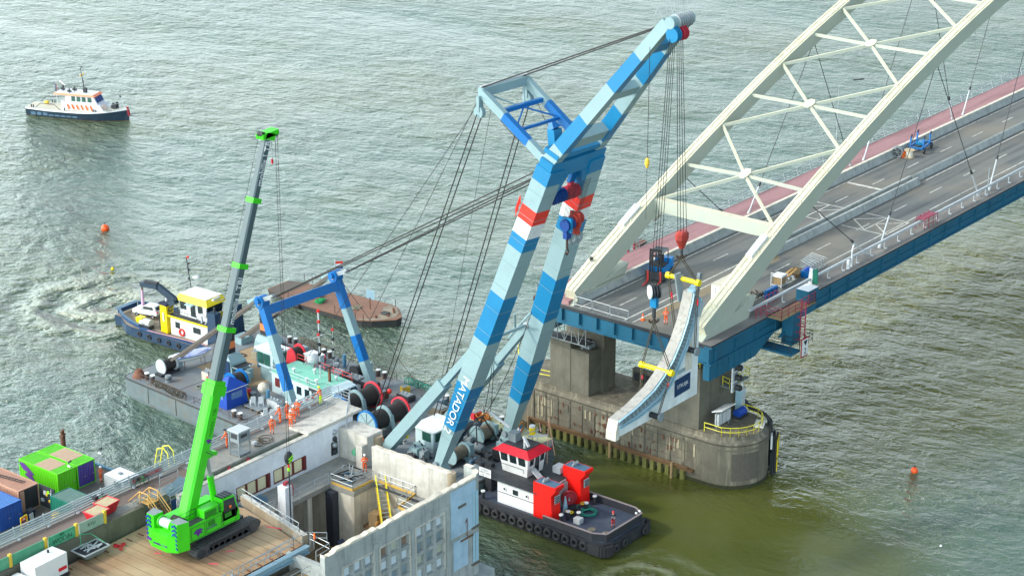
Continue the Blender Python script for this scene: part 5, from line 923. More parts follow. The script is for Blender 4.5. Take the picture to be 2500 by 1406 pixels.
# ---- patrol boat
def patrol():
    d = V3((7.2,-17.5,0)); ang = math.atan2(d.y, d.x); T = thing('patrol_boat', 'blue hulled patrol boat with orange stripes on its white cabin', 'patrol boat', (232.1,293.6,0), ang)
    h = MB(); hull(h, 19.2, 4.9, [(-.6,.9,'tug_maroon'),(.02,.25,'tug_maroon'),(.14,.2,'hull_patrol'),(1.12,.0,'hull_patrol'),(1.2,-.08,'grey_mid'),(1.25,.0,'paint_white'),(1.45,-.03,'paint_white'),(1.47,.25,'grey_light')], 'hull_patrol', .45, 20, .75, 2.6, .03, 'patrol_deck'); h.build('hull', T, False)
    for k in range(8): g = MB(); g.box((1.8+k*1.15,-2.3,.6), (.9,.08,.55), 'motor_blue'); g.build('rubbing_panel', T, False)
    g = MB(); g.hexa([(7.2,-1.9,1.5),(15.2,-1.7,1.6),(15.2,1.7,1.6),(7.2,1.9,1.5),(7.2,-1.8,2.7),(14.4,-1.6,2.7),(14.4,1.6,2.7),(7.2,1.8,2.7)], 'paint_white'); cab = g.build('cabin', T, False)
    for k in range(6): g = MB(); x = 8.2+k*.88; g.prism([(x,-1.925,2.62),(x+.34,-1.92,2.62),(x+.66,-1.955,1.72),(x+.32,-1.96,1.72)], (0,-.03,0), 'orange'); g.build('orange_stripe', cab, False)
    for k in range(6): g = MB(); x = 8.2+k*.88; g.prism([(x,1.925,2.62),(x+.34,1.92,2.62),(x+.66,1.955,1.72),(x+.32,1.96,1.72)], (0,.03,0), 'orange'); g.build('orange_stripe', cab, False)
    g = MB(); g.hexa([(7.8,-1.55,2.7),(13.9,-1.45,2.7),(13.9,1.45,2.7),(7.8,1.55,2.7),(7.9,-1.45,4.1),(13.2,-1.4,4.1),(13.2,1.4,4.1),(7.9,1.45,4.1)], 'paint_white'); wh = g.build('wheelhouse', T, False)
    g = MB(); g.hexa([(5.6,-1.75,4.1),(13.6,-1.65,4.1),(13.6,1.65,4.1),(5.6,1.75,4.1),(5.8,-1.55,4.4),(13.1,-1.45,4.4),(13.1,1.45,4.4),(5.8,1.55,4.4)], 'orange_soft', 'paint_white'); g.rail([(5.9,-1.3,4.42),(5.9,1.3,4.42),(12.5,1.3,4.42)], .5, 'steel_dark', 2, .03, 1.2); rf = g.build('roof', wh, False)
    for x in (9.,10.,11.,12.1): 
        for s in (-1, 1): g = MB(); g.prism([(x,s*1.54,3.1),(x+.72,s*1.53,3.1),(x+.68,s*1.47,3.95),(x,s*1.48,3.95)], (0,s*.03,0), 'glass_green'); g.build('window', wh, False)
    for y in (-1.2,-.35,.5): g = MB(); g.prism([(13.83,y,3.0),(13.83,y+.7,3.0),(13.35,y+.68,3.95),(13.35,y,3.95)], (.05,0,.02), 'sign_blue'); g.build('window', wh, False)
    g = MB(); g.tube((10.9,0,4.4), (10.3,0,9.4), .09, 'black', 6, .04); g.beam((10.6,-.6,7.4), (10.6,.6,7.4), .08, .08, 'yellow_dull'); g.box((11,0,4.8), (.6,.5,.8), 'steel_dark'); 
    for z, y in ((7.5,-.6),(7.5,.6),(6.2,.25),(8.8,.1)): g.tube((10.6,y,z), (10.6,y,z+.25), .12, 'yellow_dull' if z > 7 and z < 8 else 'black', 6)
    g.build('mast', T, False)
    for x, y in ((8.4,-.9),(8.8,.3),(6.6,.2)): g = MB(); g.tube((x,y,4.4), (x,y,5.1), .12, 'black', 8); g.beam((x-.4,y,4.7), (x+.4,y,4.7), .2, .3, 'steel_dark'); g.build('roof_light', rf, False)
    g = MB(); g.beam((7.3,-.2,5.5), (5.6,1.1,5.8), .12, .14, 'paint_white'); g.tube((6.6,.4,4.4), (6.6,.4,5.6), .1, 'black', 6); g.build('radar', rf, False)
    g = MB(); g.tube((5.2,.5,1.5), (5.0,.5,5.6), .05, 'grey_light', 6); st = g.build('flag_staff', T, False)
    g = MB()
    for k, mm in enumerate(('tug_red','paint_white','sign_blue')): g.prism([(5.15,.5-.18*k,5.5),(5.15,.32-.18*k,5.5),(5.35,.3-.18*k,4.2),(5.35,.48-.18*k,4.2)], (.04,0,0), mm)
    g.build('flag', T, False)
    g = MB(); g.hexa([(7.1,-1.5,2.),(8.,-1.5,2.),(8.,1.,2.),(7.1,1.,2.),(6.7,-1.2,2.9),(8.,-1.2,2.9),(8.,.8,2.9),(6.7,.8,2.9)], 'grey_light'); g.build('rescue_boat', T, False)
    g = MB(); g.path([(7.,-2.1,1.5),(5.9,-2.15,2.4),(3.2,-2.1,2.4),(2.2,-2.,1.6)], .05, 'steel_dark', 5); g.path([(1.2,1.9,1.6),(2.4,1.9,2.6),(4.6,2.1,2.6)], .08, 'steel_dark', 5); g.build('handrail', T, False)
    for x, y in ((1.2,-1.7),(1.6,-1.75),(13.3,-2.05),(13.8,-2.),(7.9,-2.25),(3.4,1.9),(3.9,1.9)): g = MB(); g.tube((x,y,1.5), (x,y,2.), .1, 'black', 6); g.build('bollard', T, False)
    g = MB(); g.ball((3.,.6,1.9), .55, 'yellow_dull', 10, (1,.8,.5)); g.build('life_raft', T, False)
    g = MB(); g.box((16.6,0,2.4), (.8,1.1,.8), 'steel_dark'); g.ball((16.4,-.4,2.9), .2, 'black', 8); g.ball((16.8,.4,2.9), .2, 'black', 8); g.build('anchor_winch', T, False)
    g = MB(); g.box((15.4,.2,2.2), (.9,.9,.7), 'grey_light'); g.torus((15.1,-1.2,2.4), (0,1,.2), .3, .08, 'cont_pink', 12, 6); g.build('deck_locker', T, False)
    g = MB(); g.tube((18.3,0,2.3), (17.7,0,4.2), .04, 'grey_light', 5); g.box((17.7,0,4.2), (.3,.2,.25), 'steel_dark'); g.path([(18.6,0,3.0),(17.4,-.9,3.1),(16.2,-1.5,2.9)], .03, 'grey_light', 5); g.build('bow_rail', T, False)
    g = MB(); g.tube((19.2,0,.9), (18.9,0,2.4), .25, 'tug_maroon', 8); g.build('stem_fender', T, False)
    def sd(x): t = x/19.2; return 4.9/2*(1-((t-.55)/.45)**2.2)
    xa, xb = 15.2, 17.6; pa, pb = T.matrix_world @ V3((xa,-sd(xa)-.1,1.85)), T.matrix_world @ V3((xb,-sd(xb)-.1,2.1))
    text('lettering', 'ODV  1', .42, lerp(pa, pb, .5)+(T.matrix_world.to_3x3() @ V3((0,-.12,-.05))), pb-pa, (0,0,1), 'black', T, .02, 1.2)
mat('hull_patrol', '1b3142', .45, 0, .08, .6, '3c5568', .4, .5); mat('orange_soft', 'f08a63', .5, 0, .04); mat('patrol_deck', 'c0bfae', .8, 0, .08)
patrol()
# ---- buoys
for (px_, py_, r, mm, lb) in ((257,562,.62,'orange_buoy','large orange mooring buoy alone on the open river below the patrol boat'),(1533,1155,0,'',''),(2232,1152,.42,'orange_buoy','small orange buoy floating right of the bridge pier'),(275,658,.25,'yellow','tiny yellow marker float above the swirl behind the workboat'),(2297,1333,.14,'paint_white','tiny white float low in the right corner of the river')):
    if not mm: continue
    p = gz(px_, py_, 0); T = thing('mooring_buoy', lb, 'buoy', p); g = MB(); g.ball((0,0,r*.45), r, mm, 16); g.build('float', T, False)
    if r > .3: g = MB(); g.tube((0,0,r*1.4), (0,0,r*1.7), .07, 'steel_dark', 8); g.torus((0,0,r*1.8), (0,1,0), .1, .03, 'steel_dark', 10, 5); g.build('ring', T, False)
# ---- things standing on the crane barge
def on_barge():
    T = thing('rowing_boat', 'white dinghy with blue edge and pale cover on a cradle at the barge stern', 'dinghy', B(40.6,-3.4,2.62), ROTB-.25)
    g = MB(); hull(g, 5.2, 2.0, [(.9,.7,'paint_white'),(1.25,.2,'paint_white'),(1.6,.02,'paint_white'),(1.68,-.03,'bright_blue'),(1.72,.0,'bright_blue')], 'paint_white', .55, 14, .8, .5, .02, 'boat_cover'); g.v = [v-V3((2.6,0,0)) for v in g.v]; g.build('hull', T, False)
    g = MB(); g.loft([[V3((x-2.6, s*w_, z)) for x, w_, s, z in ((.3,.7,-1,1.75),(2.6,.85,-1,1.78),(4.6,.3,-1,2.0),(4.6,.3,1,2.0),(2.6,.85,1,1.78),(.3,.7,1,1.75))],[V3((x-2.6, s*w_, z)) for x, w_, s, z in ((.5,.1,-1,2.0),(2.6,.1,-1,2.05),(4.2,.05,-1,2.1),(4.2,.05,1,2.1),(2.6,.1,1,2.05),(.5,.1,1,2.0))]], 'boat_cover'); g.build('cover', T, False)
    g = MB()
    for x in (-1.4, 1.3): 
        for y in (-.6, .6): g.tube((x,y,0), (x,y,1.1), .04, 'rust', 5)
        g.tube((x,-.7,1.05), (x,.7,1.05), .05, 'rust', 5)
    g.tube((-1.4,0,1.0), (1.3,0,1.0), .05, 'rust', 5); g.build('cradle', T, False)
    T = thing('work_tent', 'dark blue tarpaulin tent beside the green crane boom on the barge', 'tent', B(28.5,-7.8,2.62), ROTB)
    g = MB(); g.loft([[V3((-1.6,-1.3,0)),V3((1.6,-1.3,0)),V3((1.6,1.3,0)),V3((-1.6,1.3,0))],[V3((-1.5,-1.2,2.3)),V3((1.5,-1.2,2.3)),V3((1.5,1.2,2.3)),V3((-1.5,1.2,2.3))]], 'tarp_blue'); g.build('wall', T, False)
    g = MB(); g.loft([[V3((-1.7,-1.4,2.3)),V3((1.7,-1.4,2.3)),V3((1.7,1.4,2.3)),V3((-1.7,1.4,2.3))],[V3((-.2,-.2,3.4)),V3((.2,-.2,3.4)),V3((.2,.2,3.4)),V3((-.2,.2,3.4))]], 'tarp_blue'); 
    for p, q in (((-1.7,-1.42,2.32),(1.7,-1.42,2.32)),((-1.72,-1.4,2.32),(-1.72,1.4,2.32))): g.beam(p, q, .05, .08, 'grey_light')
    g.build('roof', T, False)
    g = MB(); g.box((-1.58,0,1.5), (.05,1.4,.8), 'clear_pvc'); g.box((0,-1.28,1.5), (1.6,.05,.8), 'clear_pvc'); g.build('window', T, False)
    def chair(loc, rz, lb):
        T = thing('garden_chair', lb, 'chair', loc, rz, 'white garden chairs on the barge deck')
        g = MB(); g.box((0,0,.45), (.55,.5,.05), 'paint_white'); g.build('seat', T, False)
        g = MB(); g.prism([(-.28,.24,.5),(.28,.24,.5),(.3,.42,1.25),(.2,.45,1.35),(-.2,.45,1.35),(-.3,.42,1.25)], (0,.05,0), 'paint_white'); g.build('backrest', T, False)
        for x in (-.27,.27):
            for y in (-.22,.22): g = MB(); g.tube((x,y,0), (x,y,.45), .03, 'paint_white', 6); g.build('leg', T, False)
            g = MB(); g.box((x,0,.7), (.06,.5,.04), 'paint_white'); g.build('armrest', T, False)
        return T
    c = chair(B(25.4,-7.0,3.0), 2.6, 'white garden chair on the wooden pallet, nearest the blue tent')
    for a, b, z, r, lb in ((24.6,-6.4,3.0,2.4,'white garden chair on the wooden pallet, second one beside the first'),(22.4,-7.9,2.64,2.9,'white garden chair standing on the deck right of the pallet, nearer the building railing'),(21.6,-7.3,2.64,2.5,'white garden chair standing on the deck right of the pallet, farther from the building railing')): clone(c, B(a,b,z), r, lb)
    T = thing('pallet_platform', 'dark timber platform under two white garden chairs', 'platform', B(25,-6.7,2.62), ROTB)
    g = MB(); g.box((0,0,.32), (1.8,2.6,.06), 'grey_mid'); 
    for k in range(3): g.box((0,-1.1+k*1.1,.14), (1.8,.15,.28), 'wood_dark')
    g.build('deck', T, False)
    T = thing('trestle', 'small yellow trestle standing in front of the blue cable drum', 'trestle', B(28.,-5.9,2.62), ROTB); g = MB()
    for s in (-1, 1): g.beam((s*.3,-.3,0), (s*.2,0,1.1), .07, .07, 'yellow'); g.beam((s*.3,.3,0), (s*.2,0,1.1), .07, .07, 'yellow')
    for z in (.4,.8,1.1): g.beam((-.28,0,z), (.28,0,z), .07, .07, 'yellow')
    g.build('frame', T, False)
    for a, b, mm, lb, R_c in ((3.,8.6,'tan_rope_o','orange brown rope coil heap on the pale barge deck',.55),(-1.2,9.4,'tan_rope','tan rope coil lying on the pale barge deck near the far crane leg',.6)):
        g = MB()
        for k in range(14): g.torus(V3((random.uniform(-.35,.35)*(1.6 if mm[-1]=='o' else 1),random.uniform(-.3,.3),.1+k*.045)), (random.uniform(-.35,.35),random.uniform(-.35,.35),1), R_c*random.uniform(.7,1.1), .06, mm, 16, 5)
        o = g.build('rope_coil'); o.location = B(a,b,2.66); tag(o, lb, 'rope')
    T = thing('deck_sign', 'small white sign with red lettering lying on the deck at the far crane leg', 'sign', B(-2.3,8.3,3.3), ROTB-.6); g = MB(); g.box((0,0,0), (1.2,.8,.05), 'paint_white'); g.box((0,0,-.32), (.3,.3,.6), 'grey_mid'); g.build('board', T, False)
    text('lettering', 'APV', .5, T.matrix_world @ V3((0,0,.03)), T.matrix_world.to_3x3() @ V3((1,0,0)), T.matrix_world.to_3x3() @ V3((0,1,0)), 'paint_red', T, .004)
mat('boat_cover', 'bcc6e4', .6, 0, .12, 2., '3c5fc4', .9, 1.0); mat('clear_pvc', '5d7fae', .2, 0, .1); mat('tan_rope_o', 'c07a32', .9, 0, .25, 6.)
on_barge()
# ================================================================ LIFTED LOAD AND RIGGING
def load():
    YN = 109.; T = thing('lifted_segment', 'large curved pale segment with blue sign hanging from the crane before the pier', 'bridge segment', (161,110,17))
    out = [gy(*p, YN) for p in ((1509,1028),(1552,993),(1594,951),(1619,916),(1641,878),(1661,830),(1676,785),(1688,735),(1691,715))]
    inn = [gy(*p, YN) for p in ((1511,1047),(1560,1019),(1612,978),(1640,938),(1660,890),(1681,838),(1694,790),(1706,750),(1711,727))]
    W = V3((0,1.15,0)); zb = 17.0
    g = MB()
    for i in range(len(out)-1): g.hexa([inn[i], inn[i+1], inn[i+1]+W, inn[i]+W, out[i], out[i+1], out[i+1]+W, out[i]+W], 'load_rim', 'load_grey')
    a = inn[0]; e = V3((a.x-.55, a.y, zb)); g.prism([out[0], a, V3((a.x+.1,a.y,zb)), e, V3((out[0].x-.35,a.y,zb+.9))], W, 'conc_cream'); g.build('curved_rim', T)
    g = MB()      # rack strip with teeth along the edge of the rim
    for i in range(len(out)-1):
        for k in range(5): t = (k+.5)/5; p = lerp(lerp(out[i],out[i+1],t), lerp(inn[i],inn[i+1],t), .38); d = (out[i+1]-out[i]).normalized(); g.beam(p+V3((0,-.12,0))-d*.06, p+V3((0,-.12,0))+d*.06, .5, .22, 'grey_mid', (0,1,0))
    for f in (.08, .7, .95):
        for i in range(len(out)-1): g.beam(lerp(out[i],inn[i],f)+V3((0,-.1,0)), lerp(out[i+1],inn[i+1],f)+V3((0,-.1,0)), .12, .16, 'cab_blue', (0,1,0))
    g.build('rack_strip', T)
    g = MB(); pl = [V3((p.x,109.35,p.z)) for p in inn]; pl2 = pl[::-1]+[V3((inn[0].x-.2,109.35,zb)), V3((160,109.35,zb)), V3((167.15,109.35,zb+.2)), V3((167.6,109.35,27.9))]
    # web plate as strips below the rim
    for i in range(len(pl)-1):
        a, b = pl[i], pl[i+1]; g.hexa([(a.x,109.35,zb),(b.x,109.35,zb),(b.x,110.3,zb),(a.x,110.3,zb),a,b,(b.x,110.3,b.z),(a.x,110.3,a.z)], 'load_white')
    g.bz(pl[-1].x-.02, 167.7, 109.35, 110.3, zb, pl[-1].z-.2, 'load_white'); g.build('web_plate', T)
    g = MB(); g.bz(165.4, 166.5, 109.3, 109.34, 20.2, 23.4, 'conc_cream'); g.bz(163.4, 165.3, 109.3, 109.34, 20.3, 20.7, 'load_rim')
    for k in range(9): x = 159.0+k*.55; z = 18.0+k*.33+k*k*.02; g.bz(x, x+.5, 109.3, 109.34, z, z+.55, 'load_rim')
    g.bz(156.8, 159.2, 109.31, 109.34, 18.0, 18.3, 'grey_mid'); g.build('worn_patch', T)
    g = MB(); g.beam((165.9,110.4,27.4), (165.4,110.6,30.4), .25, .7, 'grey_mid'); g.beam((167.3,109.6,27.4), (168.1,109.7,29.9), .3, .6, 'grey_mid'); g.beam((166.6,110.,27.6), (167.8,110.,28.4), .8, .6, 'cab_blue'); g.beam((167.2,109.2,25.6), (168.,109.2,27.0), .3, .5, 'grey_light'); g.build('top_bracket', T)
    g = MB(); c = [(163.55,109.3,18.0),(166.25,109.3,18.1),(166.25,109.3,19.9),(163.55,109.3,19.8)]; g.prism(c, (0,-.05,0), 'navy_sign'); sg = g.build('sign_board', T); text('lettering', 'STRUIJK', .56, (164.9,109.24,18.95), (1,0,0), (0,0,1), 'paint_white', sg, .004)
    tr = {}
    for n_, q in (('a', (1601,1015)), ('b', (1690,855))):
        p = gy(*q, 108.7); g = MB(); g.tube(p-V3((0,.55,0)), V3((p.x,110.9,p.z)), .3, 'steel_dark', 12); g.tube(p-V3((0,.7,0)), p-V3((0,.5,0)), .45, 'grey_mid', 14); g.tube(V3((p.x,110.7,p.z)), V3((p.x,110.9,p.z)), .45, 'grey_mid', 14); g.build('lifting_trunnion', T); tr[n_] = p
    # hoists
    tips = (B(-31.,-1.5,55.6), B(-31.,-.4,55.6))
    for k, (n_, blk, spr, mm, lbl, sl, gl) in enumerate((('a', (1598,712), (1603,900), 'hook_blue', 'white and blue hook block holding the lower end of the lifted segment', 'lower left', 0), ('b', (1665,578), (1668,681), 'red_hook', 'red hook block holding the upper end of the lifted segment', 'upper right', 1))):
        p = tr[n_]; bp = gy(*blk, 109.9); sp = gy(*spr, 110.2)
        H = thing('hook_block', lbl, 'hook block', bp); g = MB(); dx = V3((.79,-.61,0))
        if k == 0:
            for j in range(4): g.tube(bp+dx*(j*.3-.55), bp+dx*(j*.3-.4), .68, 'paint_white' if j == 0 else 'steel_dark', 16)
            g.build('sheave_block', H); g = MB(); g.beam(bp-V3((0,0,.3)), bp-V3((0,0,1.6)), .7, .5, 'paint_blue'); g.tube(bp-V3((0,0,1.5)), bp-V3((0,0,2.7)), .2, 'steel_dark', 8); g.build('block_frame', H); hk = bp-V3((0,0,3.))
        else:
            g.loft([[bp+V3((math.cos(a)*w_, math.sin(a)*d_, z)) for a in [i*math.pi/4 for i in range(8)]] for w_, d_, z in ((.5,.45,.6),(.85,.55,.35),(.88,.55,-.2),(.5,.4,-.8),(.3,.25,-1.2))], mm); g.build('block_shell', H); g = MB(); g.tube(bp-V3((0,0,1.2)), bp-V3((0,0,1.8)), .14, 'steel_dark', 8); g.build('hook_shank', H); hk = bp-V3((0,0,2.0))
        g = MB()
        for s in (-1, 1): g.path([hk+V3((0,0,.2)), hk+dx*s*.22-V3((0,0,.2)), hk+dx*s*.42-V3((0,0,.12)), hk+dx*s*.5+V3((0,0,.12))], .12, 'hook_brown', 8)
        g.build('double_hook', H)
        # fall lines up to the jib
        for j in range(4): t_ = tips[k]+sE*((j-1.5)*.28)-V3((0,0,.4)); g = MB(); g.tube(bp+dx*((j-1.5)*.3)+V3((0,0,.5)), t_, .032, 'rope_steel', 5); g.build('fall_rope', H)
        S_ = thing('spreader_bar', f'yellow spreader bar in the {sl} slings above the lifted segment', 'spreader bar', sp); L = V3((0,1.75,0)); A_, B_ = sp+L, sp-L
        g = MB(); g.tube(A_, B_, .24, 'yellow', 12); g.build('bar', S_)
        for q in (A_, B_): g = MB(); g.disc(q, (0,1,0), .34, .45, 'yellow', 12); g.build('end_cap', S_)
        SL = thing('lifting_sling', f'pair of long {sl} wire slings with red tags from hook to segment', 'sling', hk)
        for q, e_ in ((A_, V3((p.x,110.6,p.z+.2))), (B_, V3((p.x,108.4,p.z+.2)))):
            for s in (-.14, .14):
                o_ = V3((s,0,0)); g = MB(); g.tube(hk+V3((0,0,-.2))+o_, q+o_, .05, 'rope_sling', 6); g.tube(q+o_, e_+o_, .05, 'rope_sling', 6)
                if s > 0: g.tube(lerp(q, e_, .25)+o_, lerp(q, e_, .34)+o_, .09, 'tug_red', 6)
                g.build('sling_leg', SL)
    for k, (mm, b) in enumerate((('paint_blue',-1.5), ('red_block',-.4))):
        H = B(-31.2,b,55.9); g = MB(); g.box(H+V3((0,0,.4)), (.35,.5,1.2), mm, ROTB)
        for j in range(3): g.tube(H+sE*(j*.28-.38)-V3((0,0,.3)), H+sE*(j*.28-.26)-V3((0,0,.3)), .72, mm, 16)
        g.build('tip_block', FC)
    # idle hooks between the legs
    for k, (nm, c1, b, z, lb) in enumerate((('l','paint_blue',-2.3,34.3,'blue sheave hook block idle between the crane legs'), ('r','red_hook',-1.0,34.6,'red sheave hook block with large double hook idle between the crane legs'))):
        p = B(-18.9,b,z); H = thing('hook_block', lb, 'hook block', p); g = MB(); g.box(p, (.25,1.3,1.5), c1, ROTB)
        for j in range(5): g.tube(p+sE*(j*.24-.45), p+sE*(j*.24-.3), .62, 'navy_block' if k == 0 else c1, 16)
        g.build('sheave_block', H); g = MB()
        if k == 0: g.box(p-V3((0,0,1.)), (.7,.5,.9), 'navy_block', ROTB); g.tube(p-V3((0,0,1.4)), p-V3((0,0,2.5)), .13, 'hook_brown', 8); g.path([p-V3((0,0,2.4)),p-V3((-.25,0,2.9)),p-V3((0,0,3.2)),p-V3((.25,0,2.9))], .1, 'hook_brown', 6); g.build('hook', H)
        else:
            g.beam(p-V3((0,0,.5)), p-V3((0,0,1.6)), .8, .4, c1); g.tube(p-V3((0,0,1.4)), p-V3((0,0,2.3)), .16, 'grey_mid', 8)
            for s in (-1, 1): g.path([p-V3((0,0,2.2)), p+sE*s*.45-V3((0,0,2.5)), p+sE*s*.85-V3((0,0,2.3)), p+sE*s*.9-V3((0,0,1.85)), p+sE*s*.6-V3((0,0,1.7))], .17, 'grey_mid', 8)
            g.build('hook', H)
        for j in range(7): top = B(-18.5,(-.9,1.1)[k]+(j-3)*.22,38.2); g = MB(); g.tube(p+sE*((j-3)*.2)+V3((0,0,.4)), top, .025, 'rope_steel', 4); g.build('fall_rope', H)
    # small whip hook
    q = gp(1580,398, B(-31,0,0), sS); t = gp(1592,150, B(-28,0,0), sS); H = thing('whip_hook', 'small yellow ball hook on a single thin line beside the bridge arch', 'hook', q)
    g = MB(); g.tube(q, V3((q.x,q.y,55)), .03, 'rope_steel', 5); g.build('whip_rope', H); g = MB(); g.loft([[q+V3((math.cos(i*math.pi/4)*r, math.sin(i*math.pi/4)*r, z)) for i in range(8)] for r, z in ((.08,.5),(.22,.3),(.24,-.1),(.1,-.5))], 'yellow_dull'); g.build('ball_weight', H); g = MB(); g.tube(q-V3((0,0,.5)), q-V3((0,0,5.6)), .025, 'rope_steel', 5); g.build('tag_line', H)
mat('load_rim', '8ea4ab', .6, 0, .12, 1.5, '66777d', .6, .9); mat('hook_blue', '3f86ab', .5, 0, .1); mat('red_hook', 'a83a30', .5, 0, .12); mat('hook_brown', '4e4238', .6, .3, .15)
load()
# ================================================================ THINGS ON THE BRIDGE DECK
def on_bridge():
    Z = 18.04
    # forklift
    T = thing('forklift_truck', 'large blue and black forklift truck with lowered red forks on the bridge road', 'forklift', (191.0,130.3,Z), R_(196))
    g = MB(); g.box((-.6,0,1.15), (3.0,1.9,.9), 'fork_blue'); g.box((-1.9,0,1.35), (.9,2.0,1.3), 'fork_blue'); g.box((-.2,0,1.65), (1.6,1.6,.15), 'steel_dark'); g.build('chassis', T, False)
    g = MB(); 
    for x in (-1.2,.7):
        for y in (-.7,.7): g.tube((x,y,1.6), (x*.85,y,3.3), .06, 'steel_dark', 6)
    g.box((-.2,0,3.35), (1.9,1.6,.1), 'grey_mid')
    for k in range(5): g.box((-.9+k*.4,0,3.42), (.08,1.5,.05), 'steel_dark')
    g.build('overhead_guard', T, False)
    g = MB(); g.box((-.5,0,1.9), (.6,.6,.2), 'black'); g.box((-.8,0,2.3), (.15,.6,.7), 'black'); g.build('seat', T, False)
    g = MB()
    for y in (-.65,-.35,.35,.65): g.beam((1.35,y,.4), (1.3,y,3.9), .14, .2, 'black')
    for z in (.7,2.,3.1,3.8): g.box((1.35,0,z), (.15,1.4,.2), 'black')
    g.build('mast', T, False)
    g = MB(); g.box((1.6,0,.8), (.15,2.2,.9), 'steel_dark'); g.build('fork_carriage', T, False)
    for y in (-.75,.75): g = MB(); g.box((1.75,y,.75), (.1,.22,1.3), 'fork_red'); g.box((2.6,y,.14), (1.7,.22,.08), 'fork_red'); g.build('fork', T, False)
    for x, r in ((1.0,.55),(-1.7,.48)):
        for y in (-.95,.95): g = MB(); g.torus((x,y,r), (0,1,0), r*.62, r*.38, 'rubber', 16, 8); wl = g.build('wheel', T, False); g = MB(); g.disc((x,y,r), (0,1,0), r*.45, .3, 'grey_mid', 12); g.build('rim', wl, False)
    # blue reel trailer
    T = thing('cable_trailer', 'bright blue two axle cable reel trailer parked beside the far barrier of the bridge', 'trailer', (255.2,131.2,Z), R_(10)); g = MB()
    for y in (-.9,.9): g.beam((-1.9,y,.8), (1.9,y,.8), .2, .25, 'bright_blue')
    for x in (-1.9,0,1.9): g.beam((x,-.9,.8), (x,.9,.8), .2, .2, 'bright_blue')
    g.build('frame', T, False)
    for x in (-1.6, 1.6):
        for y in (-1.1,1.1): g = MB(); g.torus((x,y,.42), (0,1,0), .27, .14, 'steel_dark', 14, 8); wl = g.build('wheel', T, False); g = MB(); g.disc((x,y,.42), (0,1,0), .2, .12, 'bright_blue', 10); g.build('rim', wl, False)
    for x, y in ((-1.6,.9),(1.2,.9),(-1.6,-.9),(1.2,-.9)): g = MB(); g.beam((x,y,.8), (x+.15,y,2.1), .18, .25, 'bright_blue'); g.beam((x+.15,y,2.1), (x+.5,y,2.35), .16, .2, 'navy'); g.build('reel_support', T, False)
    g = MB(); g.tube((1.9,0,.8), (3.2,.1,.5), .08, 'bright_blue', 8); g.box((.3,0,1.0), (1.4,.9,.35), 'paint_blue'); g.build('drawbar', T, False)
    T = thing('cable_reel', 'pale wooden cable reel standing upright on the road beside the blue trailer', 'cable reel', (251.2,130.7,Z)); g = MB(); g.tube((0,0,.12), (0,0,1.0), .5, 'conc_cream', 16); g.build('core', T, False)
    for z in (.06,1.06): g = MB(); g.tube((0,0,z-.05), (0,0,z+.05), .72, 'sand', 22); g.tube((0,0,z+.05), (0,0,z+.07), .1, 'steel_dark', 8); g.build('flange', T, False)
    T = thing('cable_drum', 'dark cable drum leaning against the far barrier next to an orange box', 'cable drum', (250.2,132.0,Z), .3); g = MB(); g.tube((-.2,0,.8), (.2,0,.8), .45, 'steel_dark', 14); g.build('core', T, False)
    for x in (-.22,.22): g = MB(); g.torus((x,0,.8), (1,0,0), .72, .07, 'grey_mid', 18, 6); [g.beam((x,0,.8), (x,math.cos(k)*.7,.8+math.sin(k)*.7), .05, .05, 'grey_mid') for k in (0,1.05,2.09,3.14,4.19,5.24)]; g.build('flange', T, False)
    T = thing('site_box', 'small orange box between the dark drum and the pale reel on the road', 'box', (250.9,131.4,Z)); g = MB(); g.box((0,0,.4), (.6,.5,.8), 'orange', 0, taper=.85); g.build('body', T, False); g = MB(); g.torus((0,0,.9), (0,1,0), .15, .04, 'steel_dark', 10, 5); g.build('handle', T, False)
    # crowd barriers at the open end
    def fence(loc, rz, lb, grp='steel crowd barriers at the open end of the road'):
        T = thing('crowd_barrier', lb, 'barrier', loc, rz, grp); g = MB(); g.path([(-1.2,0,.15),(-1.2,0,1.1),(1.2,0,1.1),(1.2,0,.15),(-1.2,0,.15)], .035, 'galv', 6)
        for k in range(14): g.tube((-1.08+k*.166,0,.15), (-1.08+k*.166,0,1.1), .014, 'galv', 4)
        g.build('panel', T, False)
        for x in (-1.05, 1.05): g = MB(); g.beam((x,-.3,.03), (x,.3,.03), .05, .04, 'galv'); g.beam((x,0,.03), (x,0,.2), .05, .05, 'galv'); g.build('foot', T, False)
        return T
    f = fence((177.9,131.4,Z), R_(90), 'steel crowd barrier at the broken deck end, nearest the far arch foot')
    clone(f, (177.9,128.9,Z), R_(88), 'steel crowd barrier at the broken deck end, middle one of the row'); clone(f, (177.8,126.4,Z), R_(92), 'steel crowd barrier at the broken deck end, last of the row towards the worker'); clone(f, (177.9,135.5,Z), R_(90), 'steel crowd barrier closing the red cycle path at the deck end'); clone(f, (180.5,133.6,Z+.1), R_(5), 'steel crowd barrier along the cycle path just behind the far arch foot')
    ft = thing('stacked_barriers', '', 'x'); bpy.data.objects.remove(ft)
    for k in range(7): clone(f, (203.2+k*.55,118.0+.05*k,Z), R_(60+k*3), ('first','second','third','fourth','fifth','sixth','last')[k]+' steel crowd barrier from the left in the stack by the near guard rail', 'stack of steel barriers by the near guard rail')
    person('worker in orange suit standing at the open road end near the lifted segment', (179.4,121.3,Z), R_(120), 'front', 'hivis', 'hivis', 'orange', 'workers in hi-vis clothing')
    T = thing('traffic_cone', 'orange and white traffic cone on the road left of the bridge worker', 'cone', (178.9,124.0,Z)); g = MB()
    for r0, r1, z0_, z1_, mm in ((.19,.14,.05,.3,'orange'),(.14,.11,.3,.45,'reflect'),(.11,.05,.45,.8,'orange')): g.tube((0,0,z0_), (0,0,z1_), r0, mm, 10, r1)
    g.build('cone_body', T, False); g = MB(); g.box((0,0,.03), (.45,.45,.06), 'orange'); g.build('base', T, False)
